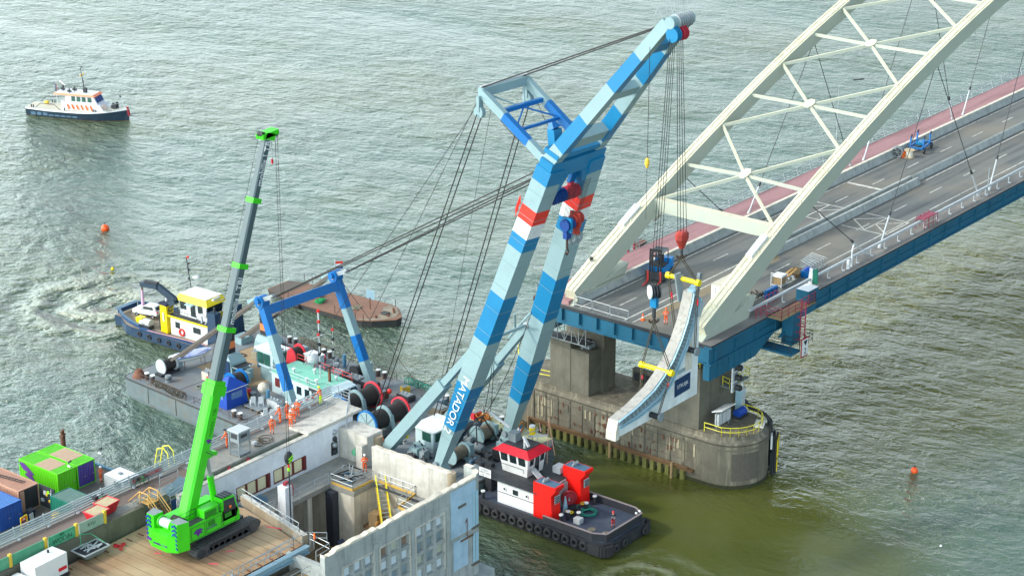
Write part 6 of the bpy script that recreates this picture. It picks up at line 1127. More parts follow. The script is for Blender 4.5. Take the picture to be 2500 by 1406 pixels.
    # box van body
    T = thing('white_box_trailer', 'white high sided box trailer parked beside the near arch foot', 'trailer', (188.6,118.9,Z), R_(2)); g = MB(); g.box((0,0,1.75), (4.8,2.3,2.5), 'truck_tan', 0, 'truck_tan'); g.box((-2.41,0,1.75), (.02,2.2,2.4), 'paint_white'); g.build('box_body', T, False)
    g = MB(); g.box((-2.44,0,.45), (.08,2.3,.3), 'tug_maroon'); g.build('bumper', T, False)
    for y in (-.56,.56): g = MB(); g.box((-2.44,y,1.8), (.04,1.06,2.2), 'paint_white'); d_ = g.build('rear_door', T, False); g = MB(); g.tube((-2.48,y,.8), (-2.48,y,2.8), .025, 'galv', 6); g.build('lock_bar', d_, False)
    for x in (-1.2,.2):
        for y in (-1,1): g = MB(); g.torus((x,y,.36), (0,1,0), .24, .12, 'rubber', 14, 8); g.build('wheel', T, False)
    # moped
    T = thing('moped', 'black and white moped parked near the pale cabinet at the road end', 'moped', (182.9,118.6,Z), R_(35)); g = MB(); g.box((-.35,0,.62), (.8,.3,.35), 'black'); g.box((.1,0,.35), (.6,.28,.1), 'black'); g.beam((.4,0,.35), (.5,0,1.0), .3, .12, 'paint_white'); g.box((-.3,0,.85), (.7,.28,.12), 'steel_dark'); g.build('body', T, False)
    for x in (-.65,.65): g = MB(); g.torus((x,0,.25), (0,1,0), .18, .07, 'rubber', 14, 6); g.build('wheel', T, False)
    g = MB(); g.tube((.5,-.33,1.15), (.5,.33,1.15), .025, 'black', 6); g.tube((.62,0,.3), (.5,0,1.15), .03, 'galv', 6); g.box((.58,0,1.08), (.12,.18,.14), 'black'); g.build('handlebar', T, False)
    T = thing('equipment_cabinet', 'low pale cabinet with a flat lid at the road end beside the near arch foot', 'cabinet', (181.5,117.9,Z)); g = MB(); g.box((0,0,.6), (2.0,1.5,1.1), 'grey_light', .05); g.build('body', T, False); g = MB(); g.box((0,0,1.2), (2.5,1.9,.1), 'grey_mid', .05, 'grey_light'); g.build('lid', T, False); g = MB(); g.box((-1.02,0,.6), (.04,1.3,.9), 'paint_white', .05); g.build('door', T, False)
    T = thing('floodlight', 'small silver floodlight at the foot of the near arch rib', 'floodlight', (179.2,117.7,Z)); g = MB(); g.tube((0,0,0), (0,0,.9), .04, 'galv', 6); g.build('stand', T, False); g = MB(); g.ball((0,0,1.1), .3, 'galv', 10); g.build('lamp_head', T, False)
    T = thing('floodlight', 'small silver floodlight on the sloping foot of the far arch rib', 'floodlight', (182.3,133.6,archz(182.3)+1.4)); g = MB(); g.tube((0,0,0), (0,0,.4), .05, 'galv', 6); g.build('stand', T, False); g = MB(); g.ball((0,0,.5), .24, 'steel_dark', 10); g.build('lamp_head', T, False)
    # pallets and stores along the rail
    T = thing('pallet_stack', 'small stack of weathered wooden pallets by the near guard rail', 'pallets', (201.6,118.4,Z), .1); g = MB()
    for k in range(4):
        for j in range(6): g.box((0,-.7+j*.28,.14+k*.15), (2.2,.16,.03), 'pallet_wood')
        for j in (-1,0,1): g.box((j*.95,0,.07+k*.15), (.1,1.5,.1), 'wood_dark')
    g.build('pallet', T, False)
    T = thing('blue_crate', 'blue plastic crate with a crumpled blue sheet beside the pallets', 'crate', (202.2,117.2,Z)); g = MB(); g.box((0,0,.4), (1.5,1.0,.8), 'bright_blue', .1, taper=1.05); g.build('crate_body', T, False); g = MB(); g.ball((.1,0,.85), .55, 'tarp_blue', 10, (1.2,.8,.35)); g.build('sheet', T, False)
    T = thing('tool_trolley', 'white framed trolley loaded with wrapped boxes by the near guard rail', 'trolley', (197.4,118.,Z), .1); g = MB(); g.box((0,0,.3), (1.8,1.3,.1), 'grey_light'); g.path([(-.9,-.65,.1),(-.9,-.65,1.7),(-.9,.65,1.7),(-.9,.65,.1)], .04, 'paint_white', 6); g.build('frame', T, False); g = MB(); g.box((-.1,0,.8), (1.2,1.1,.9), 'pallet_wood'); g.box((-.1,0,1.35), (1.3,1.2,.2), 'paint_white'); g.build('wrapped_load', T, False)
    T = thing('debris_pile', 'loose heap of grey sacks and timber offcuts between the arch and guard rail', 'sacks', (199.6,117.6,Z)); g = MB(); 
    for k in range(8): g.ball((random.uniform(-.7,.7),random.uniform(-.5,.5),.25+random.uniform(0,.5)), random.uniform(.2,.35), random.choice(('grey_light','conc_cream','grey_mid')), 8, (1.2,.9,.7))
    g.build('sack', T, False); g = MB(); g.beam((-1.3,.4,1.0), (1.0,.7,1.1), .25, .1, 'wood'); g.beam((-1.2,.0,.9), (1.1,.2,1.2), .2, .1, 'wood'); g.build('timber', T, False)
    T = thing('blue_board', 'bright blue plastic road barrier leaning in the corner behind the near arch', 'barrier', (194.0,117.0,Z), .0); g = MB(); g.box((0,0,.55), (2.6,.35,.9), 'bright_blue', 0, taper=.9)
    for k in range(3): g.box((-.8+k*.8,-.2,.55), (.3,.05,.3), 'navy')
    g.build('barrier_body', T, False)
    T = thing('dark_rubble', 'dark scrap timber and steel offcuts behind the blue road barrier', 'scrap', (193.0,117.9,Z)); g = MB()
    for k in range(12): p = V3((random.uniform(-1.4,1.6),random.uniform(-.5,.5),random.uniform(.1,.6))); g.beam(p, p+V3((random.uniform(-.8,.8),random.uniform(-.6,.6),random.uniform(-.2,.4))), .14, .1, random.choice(('wood_dark','steel_dark','pallet_wood')))
    g.build('offcut', T, False)
    T = thing('rail_signal', 'green and white triangular signal plate on the near guard rail', 'signal plate', (199.8,114.9,18.)); g = MB(); g.prism([(199.4,114.9,18.4),(199.4,114.2,18.5),(199.4,114.3,20.4),(199.4,114.9,20.1)], (.12,0,0), 'cont_teal'); g.prism([(199.4,114.9,18.2),(199.4,115.5,18.2),(199.4,115.3,20.3),(199.4,114.9,20.2)], (.12,0,0), 'paint_white'); g.build('plate', T)
    T = thing('pipe_stand', 'white pipe bend standing on the near edge walkway', 'pipe', (208.3,114.9,18.)); g = MB(); g.path([(208.3,114.9,18),(208.3,114.9,20.0),(208.9,115.1,20.4),(209.6,115.4,20.2)], .1, 'paint_white', 8); g.build('pipe_bend', T); g = MB(); g.box((207.2,114.7,18.6), (.4,.3,1.1), 'paint_white'); g.build('junction_box', T)
    # maintenance gantry with the "2" board
    T = thing('maintenance_gantry', 'blue travelling maintenance gantry with maroon ladder hung on the near side of the bridge', 'gantry', (192,113,13))
    g = MB(); g.bz(188.4, 190.4, 110.8, 121, 14., 14.25, 'bridge_blue'); g.rail([(188.4,110.9,14.25),(188.4,121,14.25)], 1.1, 'steel_dark', 2, .04, 2.); g.rail([(190.4,110.9,14.25),(190.4,121,14.25)], 1.1, 'steel_dark', 2, .04, 2.); g.build('platform', T)
    g = MB(); g.bz(190.8, 192.6, 112.1, 113.5, 14.2, 17.2, 'bridge_blue'); g.bz(190.4, 195.4, 112.0, 113.6, 17.2, 17.9, 'bridge_blue'); g.prism([(189.6,113,15.3),(192.2,113,15.3),(192.2,113,16.2)], (0,.3,0), 'bridge_blue'); g.build('hanger_column', T)
    g = MB(); g.bz(194.4, 196.6, 112.4, 114., 18.1, 19.5, 'bridge_blue', 'paint_white'); g.build('drive_cabinet', T)
    g = MB()
    for y in (111.0, 111.6): g.beam((191.6,y,14.0), (191.6,y,19.6), .09, .09, 'ladder_maroon')
    for k in range(17): g.beam((191.6,111.0,14.2+k*.32), (191.6,111.6,14.2+k*.32), .05, .05, 'ladder_maroon')
    for k in range(5): g.beam((191.6,111.0,15.+k*.9), (191.,110.8,15.+k*.9), .05, .05, 'ladder_maroon'); g.beam((191.6,111.6,15.+k*.9), (191.,111.8,15.+k*.9), .05, .05, 'ladder_maroon'); g.beam((191.,110.8,15.+k*.9), (191.,111.8,15.+k*.9), .05, .05, 'ladder_maroon')
    g.build('ladder', T)
    g = MB(); g.rail([(188.5,114.0,18.),(188.5,112.2,18.),(195.6,112.2,18.),(195.6,113.8,18.)], 1.2, 'ladder_maroon', 3, .045, 1.3); g.rail([(187.,114.6,18.),(188.5,114.2,18.)], 1.2, 'ladder_maroon', 3, .05, .7); g.rail([(190.5,115.6,18.1),(193,115.6,18.1)], 1.3, 'ladder_maroon', 2, .045, .8); g.bz(188.4, 195.7, 112.1, 114.1, 17.92, 18.0, 'pallet_wood'); g.build('access_platform', T)
    g = MB(); g.rail([(191.6,110.9,14.3),(193.2,110.9,14.3),(193.2,112.,14.3)], 1.3, 'steel_dark', 3, .035, .6); g.build('side_cage', T)
    T = thing('clearance_board', 'white board with red frame showing a black triangle and number below the gantry', 'sign', (190.6,110.4,14.6)); q = [V3((189.9,110.4,13.5)), V3((191.3,110.4,13.5)), V3((191.3,110.4,15.7)), V3((189.9,110.4,15.7))]
    g = MB(); g.prism(q, (0,-.08,0), 'tug_maroon'); g.build('frame', T); g = MB(); g.prism([lerp(p, V3((190.6,110.4,14.6)), .14) for p in q], (0,-.12,0), 'paint_white'); g.build('board', T)
    g = MB(); g.prism([(190.2,110.26,15.4),(191.0,110.26,15.4),(190.6,110.26,14.8)], (0,-.02,0), 'black'); g.build('symbol', T); text('lettering', '2', 1.0, (190.6,110.26,14.15), (1,0,0), (0,0,1), 'black', T, .01)
    T = thing('pink_step_frame', 'maroon step frame over the near guard rail beyond the second hanger pair', 'step frame', (227,115,18)); g = MB(); g.rail([(225.3,115.7,18),(228.6,115.7,18)], 1.5, 'ladder_maroon', 3, .04, 1.1); g.rail([(225.3,114.5,18),(228.6,114.5,18)], 1.5, 'ladder_maroon', 3, .04, 1.1); g.bz(225.3, 228.6, 114.5, 115.7, 19.3, 19.35, 'ladder_maroon'); g.build('frame', T)
    T = thing('street_lamp', 'tall slim street lamp beyond the cycle path with its arm reaching to the right', 'street lamp', (244.5,138.3,17.8)); g = MB(); g.tube((244.5,138.3,17.8), (244.5,138.3,28.5), .09, 'galv', 8, .06); g.build('pole', T); g = MB(); g.path([(244.5,138.3,28.4),(245,138.,28.7),(246.6,137.2,28.8)], .05, 'galv', 6); g.build('arm', T); g = MB(); g.beam((246.4,137.3,28.8), (247.8,136.5,28.8), .3, .12, 'steel_dark'); g.build('lamp_head', T)
    T = thing('walkway_post', 'slim grey post on the near edge walkway between two hanger sockets', 'post', (243.0,114.9,18.)); g = MB(); g.tube((243.,114.9,18), (243.,114.9,21.6), .07, 'galv', 8); g.build('post', T); g = MB(); g.tube((243.,114.9,18), (243.,114.9,18.1), .2, 'galv', 8); g.build('foot', T)
    for x, lb in ((196.0,'left one of two maroon steel posts outside the far railing'),(197.2,'right one of two maroon steel posts outside the far railing')): T = thing('steel_post', lb, 'post', (x,138.2,17)); g = MB(); g.beam((x,138.2,16.4), (x,138.2,20.4), .22, .22, 'tug_maroon'); g.build('post', T); g = MB(); g.box((x,138.2,17.2), (.5,.5,.2), 'rust'); g.build('bracket', T)
    T = thing('bridge_banner', 'pale rusty bracket shelf beside the two maroon posts', 'bracket', (199,138.3,18)); g = MB(); g.beam((197.8,138.3,18.3), (199.4,138.3,18.5), .9, .3, 'rust'); g.build('shelf', T)
    T = thing('bicycle', 'black bicycle lying at the road end behind the worker', 'bicycle', (180.9,120.6,Z), .5); bike(T, 'steel_dark')
def bike(T, m, bag=False):
    for x in (-.52,.52): g = MB(); g.torus((x,0,.34), (0,1,0), .32, .025, 'rubber', 20, 6); w_ = g.build('wheel', T, False)
    g = MB(); P_ = [(-.52,0,.34),(-.1,0,.32),(.38,0,.85),(-.22,0,.85),(-.1,0,.32)]; g.path(P_, .028, m, 6); g.path([(-.22,0,.85),(-.52,0,.34)], .022, m, 6); g.path([(.52,0,.34),(.36,0,1.0)], .025, m, 6); g.build('frame', T, False)
    g = MB(); g.path([(.25,-.28,1.05),(.36,-.1,1.03),(.36,.1,1.03),(.25,.28,1.05)], .02, 'black', 6); g.build('handlebar', T, False)
    g = MB(); g.tube((-.22,0,.85), (-.24,0,.98), .018, 'galv', 6); g.box((-.25,0,1.0), (.26,.14,.06), 'black'); g.build('saddle', T, False)
    if bag: g = MB(); g.box((.6,0,.95), (.4,.45,.32), 'steel_dark'); g.build('crate', T, False); g = MB(); g.box((-.55,0,.72), (.5,.2,.04), 'black'); g.build('rack', T, False)
mat('fork_blue', '0f84d0', .4, 0, .05); mat('fork_red', 'c9403c', .5, 0, .08)
on_bridge()
# ================================================================ CONCRETE BRIDGE PIER HOUSE (half demolished)
def house():
    T = thing('pier_building', 'half demolished concrete bascule pier building with open shafts and square window niches', 'building', (125,124,0))
    F = 14.2
    # near wall with window niches
    wx0, wx1, yn = 117.2, 137.6, 113.7
    holes = []
    for (gx, zt) in ((119.5,15.6), (124.3,15.6), (129.1,15.6)):
        for c in range(3):
            for r in range(4): holes.append((gx+c*1.38, gx+c*1.38+1.0, zt-r*1.4-1.0, zt-r*1.4, (c, r, gx)))
    xs = sorted({wx0, wx1} | {h[0] for h in holes} | {h[1] for h in holes})
    g = MB()
    for xa, xb in zip(xs, xs[1:]):
        hs = sorted([h for h in holes if h[0] <= xa+1e-6 and h[1] >= xb-1e-6], key=lambda h: h[2]); z = -1.
        for h in hs: g.bz(xa, xb, yn, yn+.55, z, h[2], 'conc_wall'); z = h[3]
        g.bz(xa, xb, yn, yn+.55, z, 17.55, 'conc_wall')
    # broken pale coping along the top
    N_ = 40; top = [V3((wx0+(wx1-wx0)*k/N_, 0, 17.72+random.uniform(-.07,.07)-(.22 if k in (1,2,14,15) else 0))) for k in range(N_+1)]
    for a, b in zip(top, top[1:]): g.hexa([(a.x,yn+.02,17.553),(b.x,yn+.02,17.553),(b.x,yn+.53,17.553),(a.x,yn+.53,17.553),(a.x,yn+.02,a.z),(b.x,yn+.02,b.z),(b.x,yn+.53,b.z+.04),(a.x,yn+.53,a.z+.04)], 'conc_break')
    nr = 9; arc = [V3((wx1+1.0*math.sin(k*math.pi/2/nr), yn+1.0-1.0*math.cos(k*math.pi/2/nr), 0)) for k in range(nr+1)]
    for a, b in zip(arc, arc[1:]): m_ = V3((wx1, yn+1.0, 0)); ai, bi = a+(m_-a)*.5, b+(m_-b)*.5; g.hexa([a+V3((0,0,-1)),b+V3((0,0,-1)),bi+V3((0,0,-1)),ai+V3((0,0,-1)),a+V3((0,0,17.9)),b+V3((0,0,17.9)),bi+V3((0,0,17.9)),ai+V3((0,0,17.9))], 'conc_wall', 'conc_break')
    g.bz(138.1, 138.6, 114.7, 115.6, -1, 18.1, 'conc_wall', 'conc_break'); W1 = g.build('outer_wall', T)
    for i, (xa, xb, za, zb, (c, r, gx)) in enumerate(holes):
        k = (int(gx)*7+c*3+r*5) % 6; mm = 'win_white' if k in (0,3) or (gx < 121 and r == 0) else ('win_pale' if k in (1,) else ('win_rust' if k == 4 and r == 0 else 'win_grey'))
        q = MB(); q.bz(xa, xb, yn+.34, yn+.40, za, zb, mm); o = q.build('window_panel', W1)
        q = MB(); q.bz(xa-.05, xb+.05, yn-.1, yn+.33, za-.08, za-.003, 'conc_wall'); q.build('window_sill', W1)
    q = MB(); q.bz(133.9, 137.5, yn-.035, yn-.003, 12.6, 17.4, 'conc_paint'); q.bz(134.2, 136.3, yn-.06, yn-.036, 9.2, 12.2, 'conc_paint'); q.build('painted_patch', W1)
    for xa, za, zb in ((137.0,12.8,16.3), (137.0,9.,12.)):
        q = MB(); q.bz(xa, xa+.8, yn-.09, yn-.062, za, zb, 'cab_blue'); q.bz(xa+.33, xa+.37, yn-.11, yn-.091, za, zb, 'grey_mid'); q.build('tall_window', W1); q = MB(); q.bz(xa-.2, xa+.95, yn-.25, yn-.01, za-.22, za-.1, 'conc_stem'); q.build('window_sill', W1)
    q = MB(); q.bz(134.9, 136., yn-.12, yn-.065, 15.4, 15.65, 'conc_stem'); q.bz(135.2, 137., yn-.14, yn-.065, 11.9, 12.05, 'wood_dark'); q.path([(135.9,yn-.12,13.6),(136.1,yn-.15,14.),(136.1,yn-.15,12.)], .04, 'rust', 5); q.build('rusty_bracket', W1)
    q = MB(); q.loft([[V3((wx0,yn-1.4,z)),V3((wx1+1,yn-1.4,z)),V3((wx1+1.9,yn-.6,z)),V3((wx1+2.0,yn+1.,z)),V3((wx1+2.0,133,z)),V3((wx1-.5,133.,z)),V3((wx1-.5,yn+.2,z)),V3((wx0,yn+.2,z))] for z in (-2., 7.6)], 'conc_rough'); q.build('plinth', T)
    for x in (123.45, 128.35, 133.3): q = MB(); q.bz(x, x+.4, yn-.12, yn, 7.7, 16.4, 'conc_wall'); q.build('pilaster', W1)
    for gx in (119.5,124.3,129.1): q = MB(); q.bz(gx-.2, gx+3.96, yn-.08, yn-.003, 15.68, 15.84, 'conc_pale'); q.bz(gx-.22, gx-.06, yn-.08, yn-.003, 10., 15.68, 'conc_pale'); q.bz(gx+3.82, gx+3.98, yn-.08, yn-.003, 10., 15.68, 'conc_pale'); q.build('window_surround', W1)
    # end walls, floors
    def P_(nm, *bs, lab=None):
        q = MB()
        for b in bs: q.bz(*b)
        return q.build(nm, T)
    P_('end_wall', (138.6,139.2,115.61,133,-1,F-.002,'conc_wall')); 
    q = MB(); y = 116.0; q.bz(136.5, 137.15, 116, 125.7, F+.002, 17.6, 'conc_pale')
    N_ = 18; top = [V3((0, 116+9.7*k/N_, 17.78+random.uniform(-.12,.1))) for k in range(N_+1)]
    for a, b in zip(top, top[1:]): q.hexa([(136.5,a.y,17.603),(137.15,a.y,17.603),(137.15,b.y,17.603),(136.5,b.y,17.603),(136.52,a.y,a.z),(137.13,a.y,a.z-.1),(137.13,b.y,b.z-.1),(136.52,b.y,b.z)], 'conc_break')
    q.tube((136.82,116,F), (136.82,116,17.7), .42, 'conc_brown', 16); q.build('inner_wall', T)
    P_('floor_slab', (133.3,138.6,125.2,131.8,F-.5,F,'conc_floor'), (136.5,138.6,114.3,125.2,F-.5,F,'conc_floor'), (133.0,136.5,114.3,119.8,F-.5,F,'conc_floor'), (118,133.3,128.3,131.8,F-.5,F,'conc_floor'))
    P_('shaft_wall', (133.4,136.4,125.3,128.2,4,F-.503,'conc_cream'), (136.5,137,114.3,125.3,4,F-.503,'conc_cream'), (133.0,133.3,114.3,119.8,4,F-.503,'conc_cream'), (133.3,136.5,119.5,119.8,4,F-.503,'conc_cream'))
    P_('dark_cladding', (132.6,133.38,127.3,128.25,6,F-.503,'steel_slat'))
    P_('shaft_wall', (117.6,118.,118.5,131.8,4,16,'conc_cream')); P_('shaft_wall', (118,133.3,131.5,131.8,4,F-.503,'conc_cream'), (133.3,133.39,128.27,131.5,4,F-.503,'conc_cream'), (136.42,136.5,119.81,125.3,4,F-.503,'conc_cream'))
    P_('pit_floor', (118,133.3,124.2,131.5,7.6,8.,'brown_floor')); P_('pit_floor', (118,136.5,114.3,124.0,3.8,4.2,'brown_floor')); P_('pit_ledge', (118,133.3,124.0,124.2,4,8.2,'conc_brown'))
    for x in (120.3, 123.4, 130.3): P_('column', (x,x+.6,128.4,129.0,8.,F-.503,'conc_pale'))
    P_('tall_column', (126.3,127.2,127.3,128.28,8.,16.6,'conc_white'))
    P_('lower_gallery', (134.2,136.4,120.4,124.9,10.2,10.5,'wood_dark'))
    # white wall between shaft and road with shuttered windows
    q = MB(); groups = [(119.6,2.9),(124.4,4.4),(129.3,4.4)]; zb_, zt_ = 14.55, 16.0
    q.bz(117.3, 140.5, 131.8, 132.2, F+.002, zb_, 'conc_white'); q.bz(117.3, 140.5, 131.8, 132.2, zt_, 17.8, 'conc_white'); px_ = 117.3
    for a, w_ in groups: q.bz(px_, a, 131.8, 132.2, zb_, zt_, 'conc_white'); px_ = a+w_
    q.bz(px_, 137.3, 131.8, 132.2, zb_, zt_, 'conc_white'); q.bz(138.3, 140.5, 131.8, 132.2, zb_, zt_, 'conc_white'); q.bz(117.3, 140.5, 131.75, 132.25, 17.802, 17.95, 'conc_pale'); Wt = q.build('inner_wall', T)
    for a, w_ in groups:
        n = 3 if w_ > 4 else 2; s_ = (w_-.35)/n
        for k in range(n):
            q = MB(); q.bz(a+k*s_+.1, a+(k+1)*s_-.1, 131.9, 131.95, zb_+.08, zt_-.08, 'cream_pane'); wn_ = q.build('window_pane', Wt)  # panes in plain cream, no emission
            q = MB(); xa, xb = a+k*s_, a+(k+1)*s_
            q.bz(xa, xa+.09, 131.78, 131.96, zb_, zt_, 'frame_maroon'); q.bz(xb-.09, xb-.002, 131.78, 131.96, zb_, zt_, 'frame_maroon'); q.bz(xa+.09, xb-.09, 131.78, 131.96, zt_-.07, zt_, 'frame_maroon'); q.bz(xa+.09, xb-.09, 131.78, 131.96, zb_, zb_+.07, 'frame_maroon'); q.build('window_frame', Wt)
        q = MB(); q.bz(a+w_-.33, a+w_, 131.7, 131.97, zb_, zt_, 'frame_maroon'); q.build('window_post', Wt)
    q = MB(); q.bz(137.3, 138.3, 131.9, 132.1, zb_, 17.3, 'steel_dark'); 
    for k in range(4): q.ball((137.8,131.8,14.9+k*.7), .3, 'galv' if k % 2 else 'steel_dark', 8)
    q.build('broken_opening', Wt)
    q = MB(); q.bz(138.4,140.6,128.,131.7,F+.002,17.3,'conc_pale'); q.bz(137.6,138.38,128.,128.8,F+.002,16.6,'conc_pale'); q.tube((139.8,127.9,F), (139.8,127.9,17.), .5, 'conc_brown', 12); q.build('corner_block', T)
    # road deck on the far side
    q = MB(); q.bz(85, 141.2, 132.95, 137.2, 17.2, 18., 'conc_floor'); q.bz(141.2, 142.6, 134.0, 137.2, 17.2, 17.9, 'conc_pale'); q.build('road_slab', T)
    q = MB(); q.bz(85, 121.5, 134.2, 136.2, 18.001, 18.012, 'road_brown'); q.bz(121.5, 141.0, 136.0, 136.5, 18.001, 18.012, 'road_brown'); q.build('road_surface', T)
    q = MB(); q.bz(117.3, 140.6, 132.26, 132.94, 17.5, 17.7, 'green_gap'); 
    for x in (119.5,121.6,124.,126.5,): q.beam((x,132.3,17.75), (x+.7,132.9,17.8), .22, .1, 'tug_maroon')
    q.build('open_joint', T)
    q = MB(); q.bz(134,141.6,131.6,134.2,18.002,18.25,'conc_pale'); q.build('edge_kerb', T)
    # boundary wall between timber deck and road, with painted panels
    P_('dividing_wall', (85,113.6,132.25,132.75,14,18.25,'conc_stem'), (113.6,116.8,132.25,132.75,14,17.3,'conc_stem'))
    q = MB(); q.bz(85,117.2,118,132.2,12,16.2,'conc_stem'); q.build('platform_base', T)
    P_('outer_wall_low', (85,wx0-.01,116.6,117.1,-1,15.6,'conc_stem')); P_('outer_wall_low', (117.2,117.7,yn+.56,118.4,-1,16.6,'conc_wall'))
    q = MB(); q.bz(100,118.2,115.4,116.5,15.2,15.3,'pallet_wood'); q.rail([(100,115.5,15.3),(118.2,115.5,15.3)], 1.0, 'galv', 2, .03, 2.); q.build('scaffold_walkway', T)
    q = MB(); q.beam((98,117.6,16.6), (119.2,117.6,16.75), .5, .12, 'steel_blue'); q.beam((98,117.6,16.3), (119.2,117.6,16.45), .1, .5, 'steel_blue'); q.beam((98,117.6,16.0), (119.2,117.6,16.15), .5, .1, 'steel_blue'); q.build('steel_beam', T)
    q = MB(); q.beam((122.2,128.6,16.7), (119.9,118.6,16.7), .6, .9, 'conc_brown', tm='conc_pale'); q.build('edge_beam', T)
    # timber deck of the crane
    Cn = [gz(x_, y_, 16.5) for x_, y_ in ((745,1322),(612,1262),(600,1236),(400,1251),(250,1336),(170,1382))]; Cn = [V3((119.3,118.4,16.5)), V3((121.3,127.6,16.5)), V3((120.4,129.6,16.5)), V3((116.2,132.1,16.5)), V3((104,131.5,16.5)), V3((86,130.5,16.5)), V3((86,118.4,16.5))]
    q = MB(); q.prism([p-V3((0,0,.25)) for p in Cn], (0,0,.25), 'steel_dark', 'plank'); D = q.build('timber_deck', T)
    q = MB(); x = 88.
    while x < 119: q.beam((x,118.6,16.508), (x+.35,131.2,16.508), .035, .012, 'wood_dark'); x += random.choice((.9,1.1,1.3))
    q.build('plank_gap', D)
    q = MB(); x = 88.6
    while x < 119: q.bz(x, x+.12, 118.0, 118.9, 16.51, 16.56, 'rust'); q.bz(x+.2, x+.32, 130.6, 131.3, 16.51, 16.56, 'rust'); x += 1.35
    q.bz(88,119.2,117.9,118.05,16.3,16.62,'rust'); q.build('steel_cleat', D)
    for a, b in (((119.9,123.4),(120.4,121.9)), ((114.2,122.7),(114.9,122.3)), ((111.8,122.3),(112.2,121.6)), ((110.2,127.4),(110.5,126.9)), ((118.3,126.3),(119.6,127.4))): q = MB(); q.beam(V3((*a,16.516)), V3((*b,16.516)), .16, .01, 'pink_paint'); q.build('paint_mark', D)
    q = MB(); q.prism([(117.4,126.6,16.515),(118.9,126.2,16.515),(119.4,127.6,16.515),(118.0,127.8,16.515)], (0,0,.01), 'pink_paint'); q.build('paint_mark', D)
    # stairs and platform railings inside
    q = MB(); a, b = V3((136.2,124.4,F)), V3((133.6,121.2,10.6))
    for s in (-.45, .45): o_ = V3((.77,-.64,0))*s; q.beam(a+o_, b+o_, .1, .3, 'yellow_dull'); q.path([a+o_+V3((0,0,1)), b+o_+V3((0,0,1))], .05, 'rail_yellow', 6); [q.tube(lerp(a,b,k/5)+o_, lerp(a,b,k/5)+o_+V3((0,0,1)), .035, 'rail_yellow', 5) for k in range(6)]
    for k in range(14): c = lerp(a, b, k/13); q.beam(c-V3((.35,-.29,0)), c+V3((.35,-.29,0)), .25, .04, 'galv')
    q.build('stair', T)
    def rl(pts, m='galv', h=1.05, n=2, toe=None): 
        q = MB(); q.rail(pts, h, m, n, .035, 1.5)
        if toe:
            for p, r_ in zip(pts, pts[1:]): q.beam(V3(p)+V3((0,0,.12)), V3(r_)+V3((0,0,.12)), .04, .24, toe)
        q.build('guard_railing', T)
    rl([(133.4,128.2,F),(133.4,125.4,F),(136.3,125.4,F)], toe='toe_yellow'); rl([(136.4,124.8,F),(136.4,120.2,F),(133.4,119.7,F),(133.1,116.6,F)], toe='toe_yellow'); rl([(118.2,128.4,F),(126,128.4,F)]); rl([(127.4,128.4,F),(133.3,128.4,F)])
    rl([(121.9,128.4,16.9),(120.,119.4,17.0),(117.8,118.0,16.9),(98,117.9,16.6)]); rl([(120.5,119.1,16.0),(121.6,117.6,16.)]); rl([(99,118.3,16.55),(119.2,118.3,16.55)]); rl([(119.7,117.8,16.6),(119.7,115.5,16.4),(117.9,115.4,16.4)])
    rl([(116.6,132.2,17.3),(121.8,132.3,18.)], n=3); rl([(112.6,132.6,18.25),(117.6,133.,18.)], n=4, h=.8); rl([(117.4,134.4,18.),(119.6,134.3,18.)], n=3); rl([(117,129.6,16.5),(117.2,131.9,16.5)], n=2)
    rl([(138.6,130.9,17.3),(142.4,133.9,17.9),(142.5,137.1,17.9)], 'galv', 1.4, 4); rl([(137.,134.1,18.),(141.4,134.1,18.3)], 'galv', 1.1, 3); rl([(137.6,126,F),(138.4,126,F),(138.4,128,F)], n=3)
    # river side railing of the road: five bars
    q = MB()
    for k, r_ in enumerate((.05,.06,.06,.06,.05)): q.beam((85,136.3+.06*k,18.2+.21*k), (142.4,136.3+.06*k,18.2+.21*k), .07, .13, 'rail_pale')
    q.bz(85,141,136.62,136.8,18.002,18.14,'conc_cream')
    x = 86.
    while x < 142: q.beam((x,136.42,18.0), (x,136.66,19.15), .09, .12, 'galv'); q.box((x+.1,136.1,18.1), (.26,.2,.14), 'paint_white'); x += 3.3
    q.build('river_railing', T)
    q = MB(); q.prism([(115.5,136.2,18.2),(119.5,136.2,18.2),(119.5,136.3,18.95),(115.5,136.3,18.95)], (0,.03,0), 'galv'); bn = q.build('banner_panel', T); text('lettering', 'BRIENENOORD', .5, (117.5,136.16,18.6), (1,0,0), (0,0,1), 'tug_red', bn, .004)
    return T
for a in (('conc_paint','a5c3d6','8fa9ba','b4cddb'), ('conc_rough','8f9895','50585a','a9b0ad'), ('conc_brown','9c8e78','776a57','b0a48f')): concrete(*a)
mat('rail_pale', 'aebcc2', .45, .1, .06, .8, '8b989c', .3, 1.); mat('win_white', 'd5e2ea', .3, 0, .03); mat('win_pale', 'b9bfae', .4, 0, .1, 2.); mat('win_rust', '8f7a68', .8, 0, .2, 2.); mat('win_grey', '84989f', .6, 0, .15, 1.5, '6f8288', .5, 1.); mat('steel_slat', '3a3f4a', .6, .2, .25, 4., None, 0, 0, 0, 8, (1,1,.1)); mat('brown_floor', '8a7456', .9, 0, .2, .8, '5f523f', .7, .5, .1, 3., (1,.3,1))
mat('road_brown', '75665f', .9, 0, .12, .4, '8b8580', .7, .3, .1, 8., (.2,1,1)); mat('green_gap', '5f6e58', .6, 0, .25, 1.2, '8a7a3f', .5, .8); mat('steel_blue', '86a6b4', .5, .1, .1, .8, '5f7f8f', .4, .8); mat('pink_paint', 'f0506a', .6, 0, .06); mat('toe_yellow', 'cfa84f', .8, 0, .12, 2.)
house()
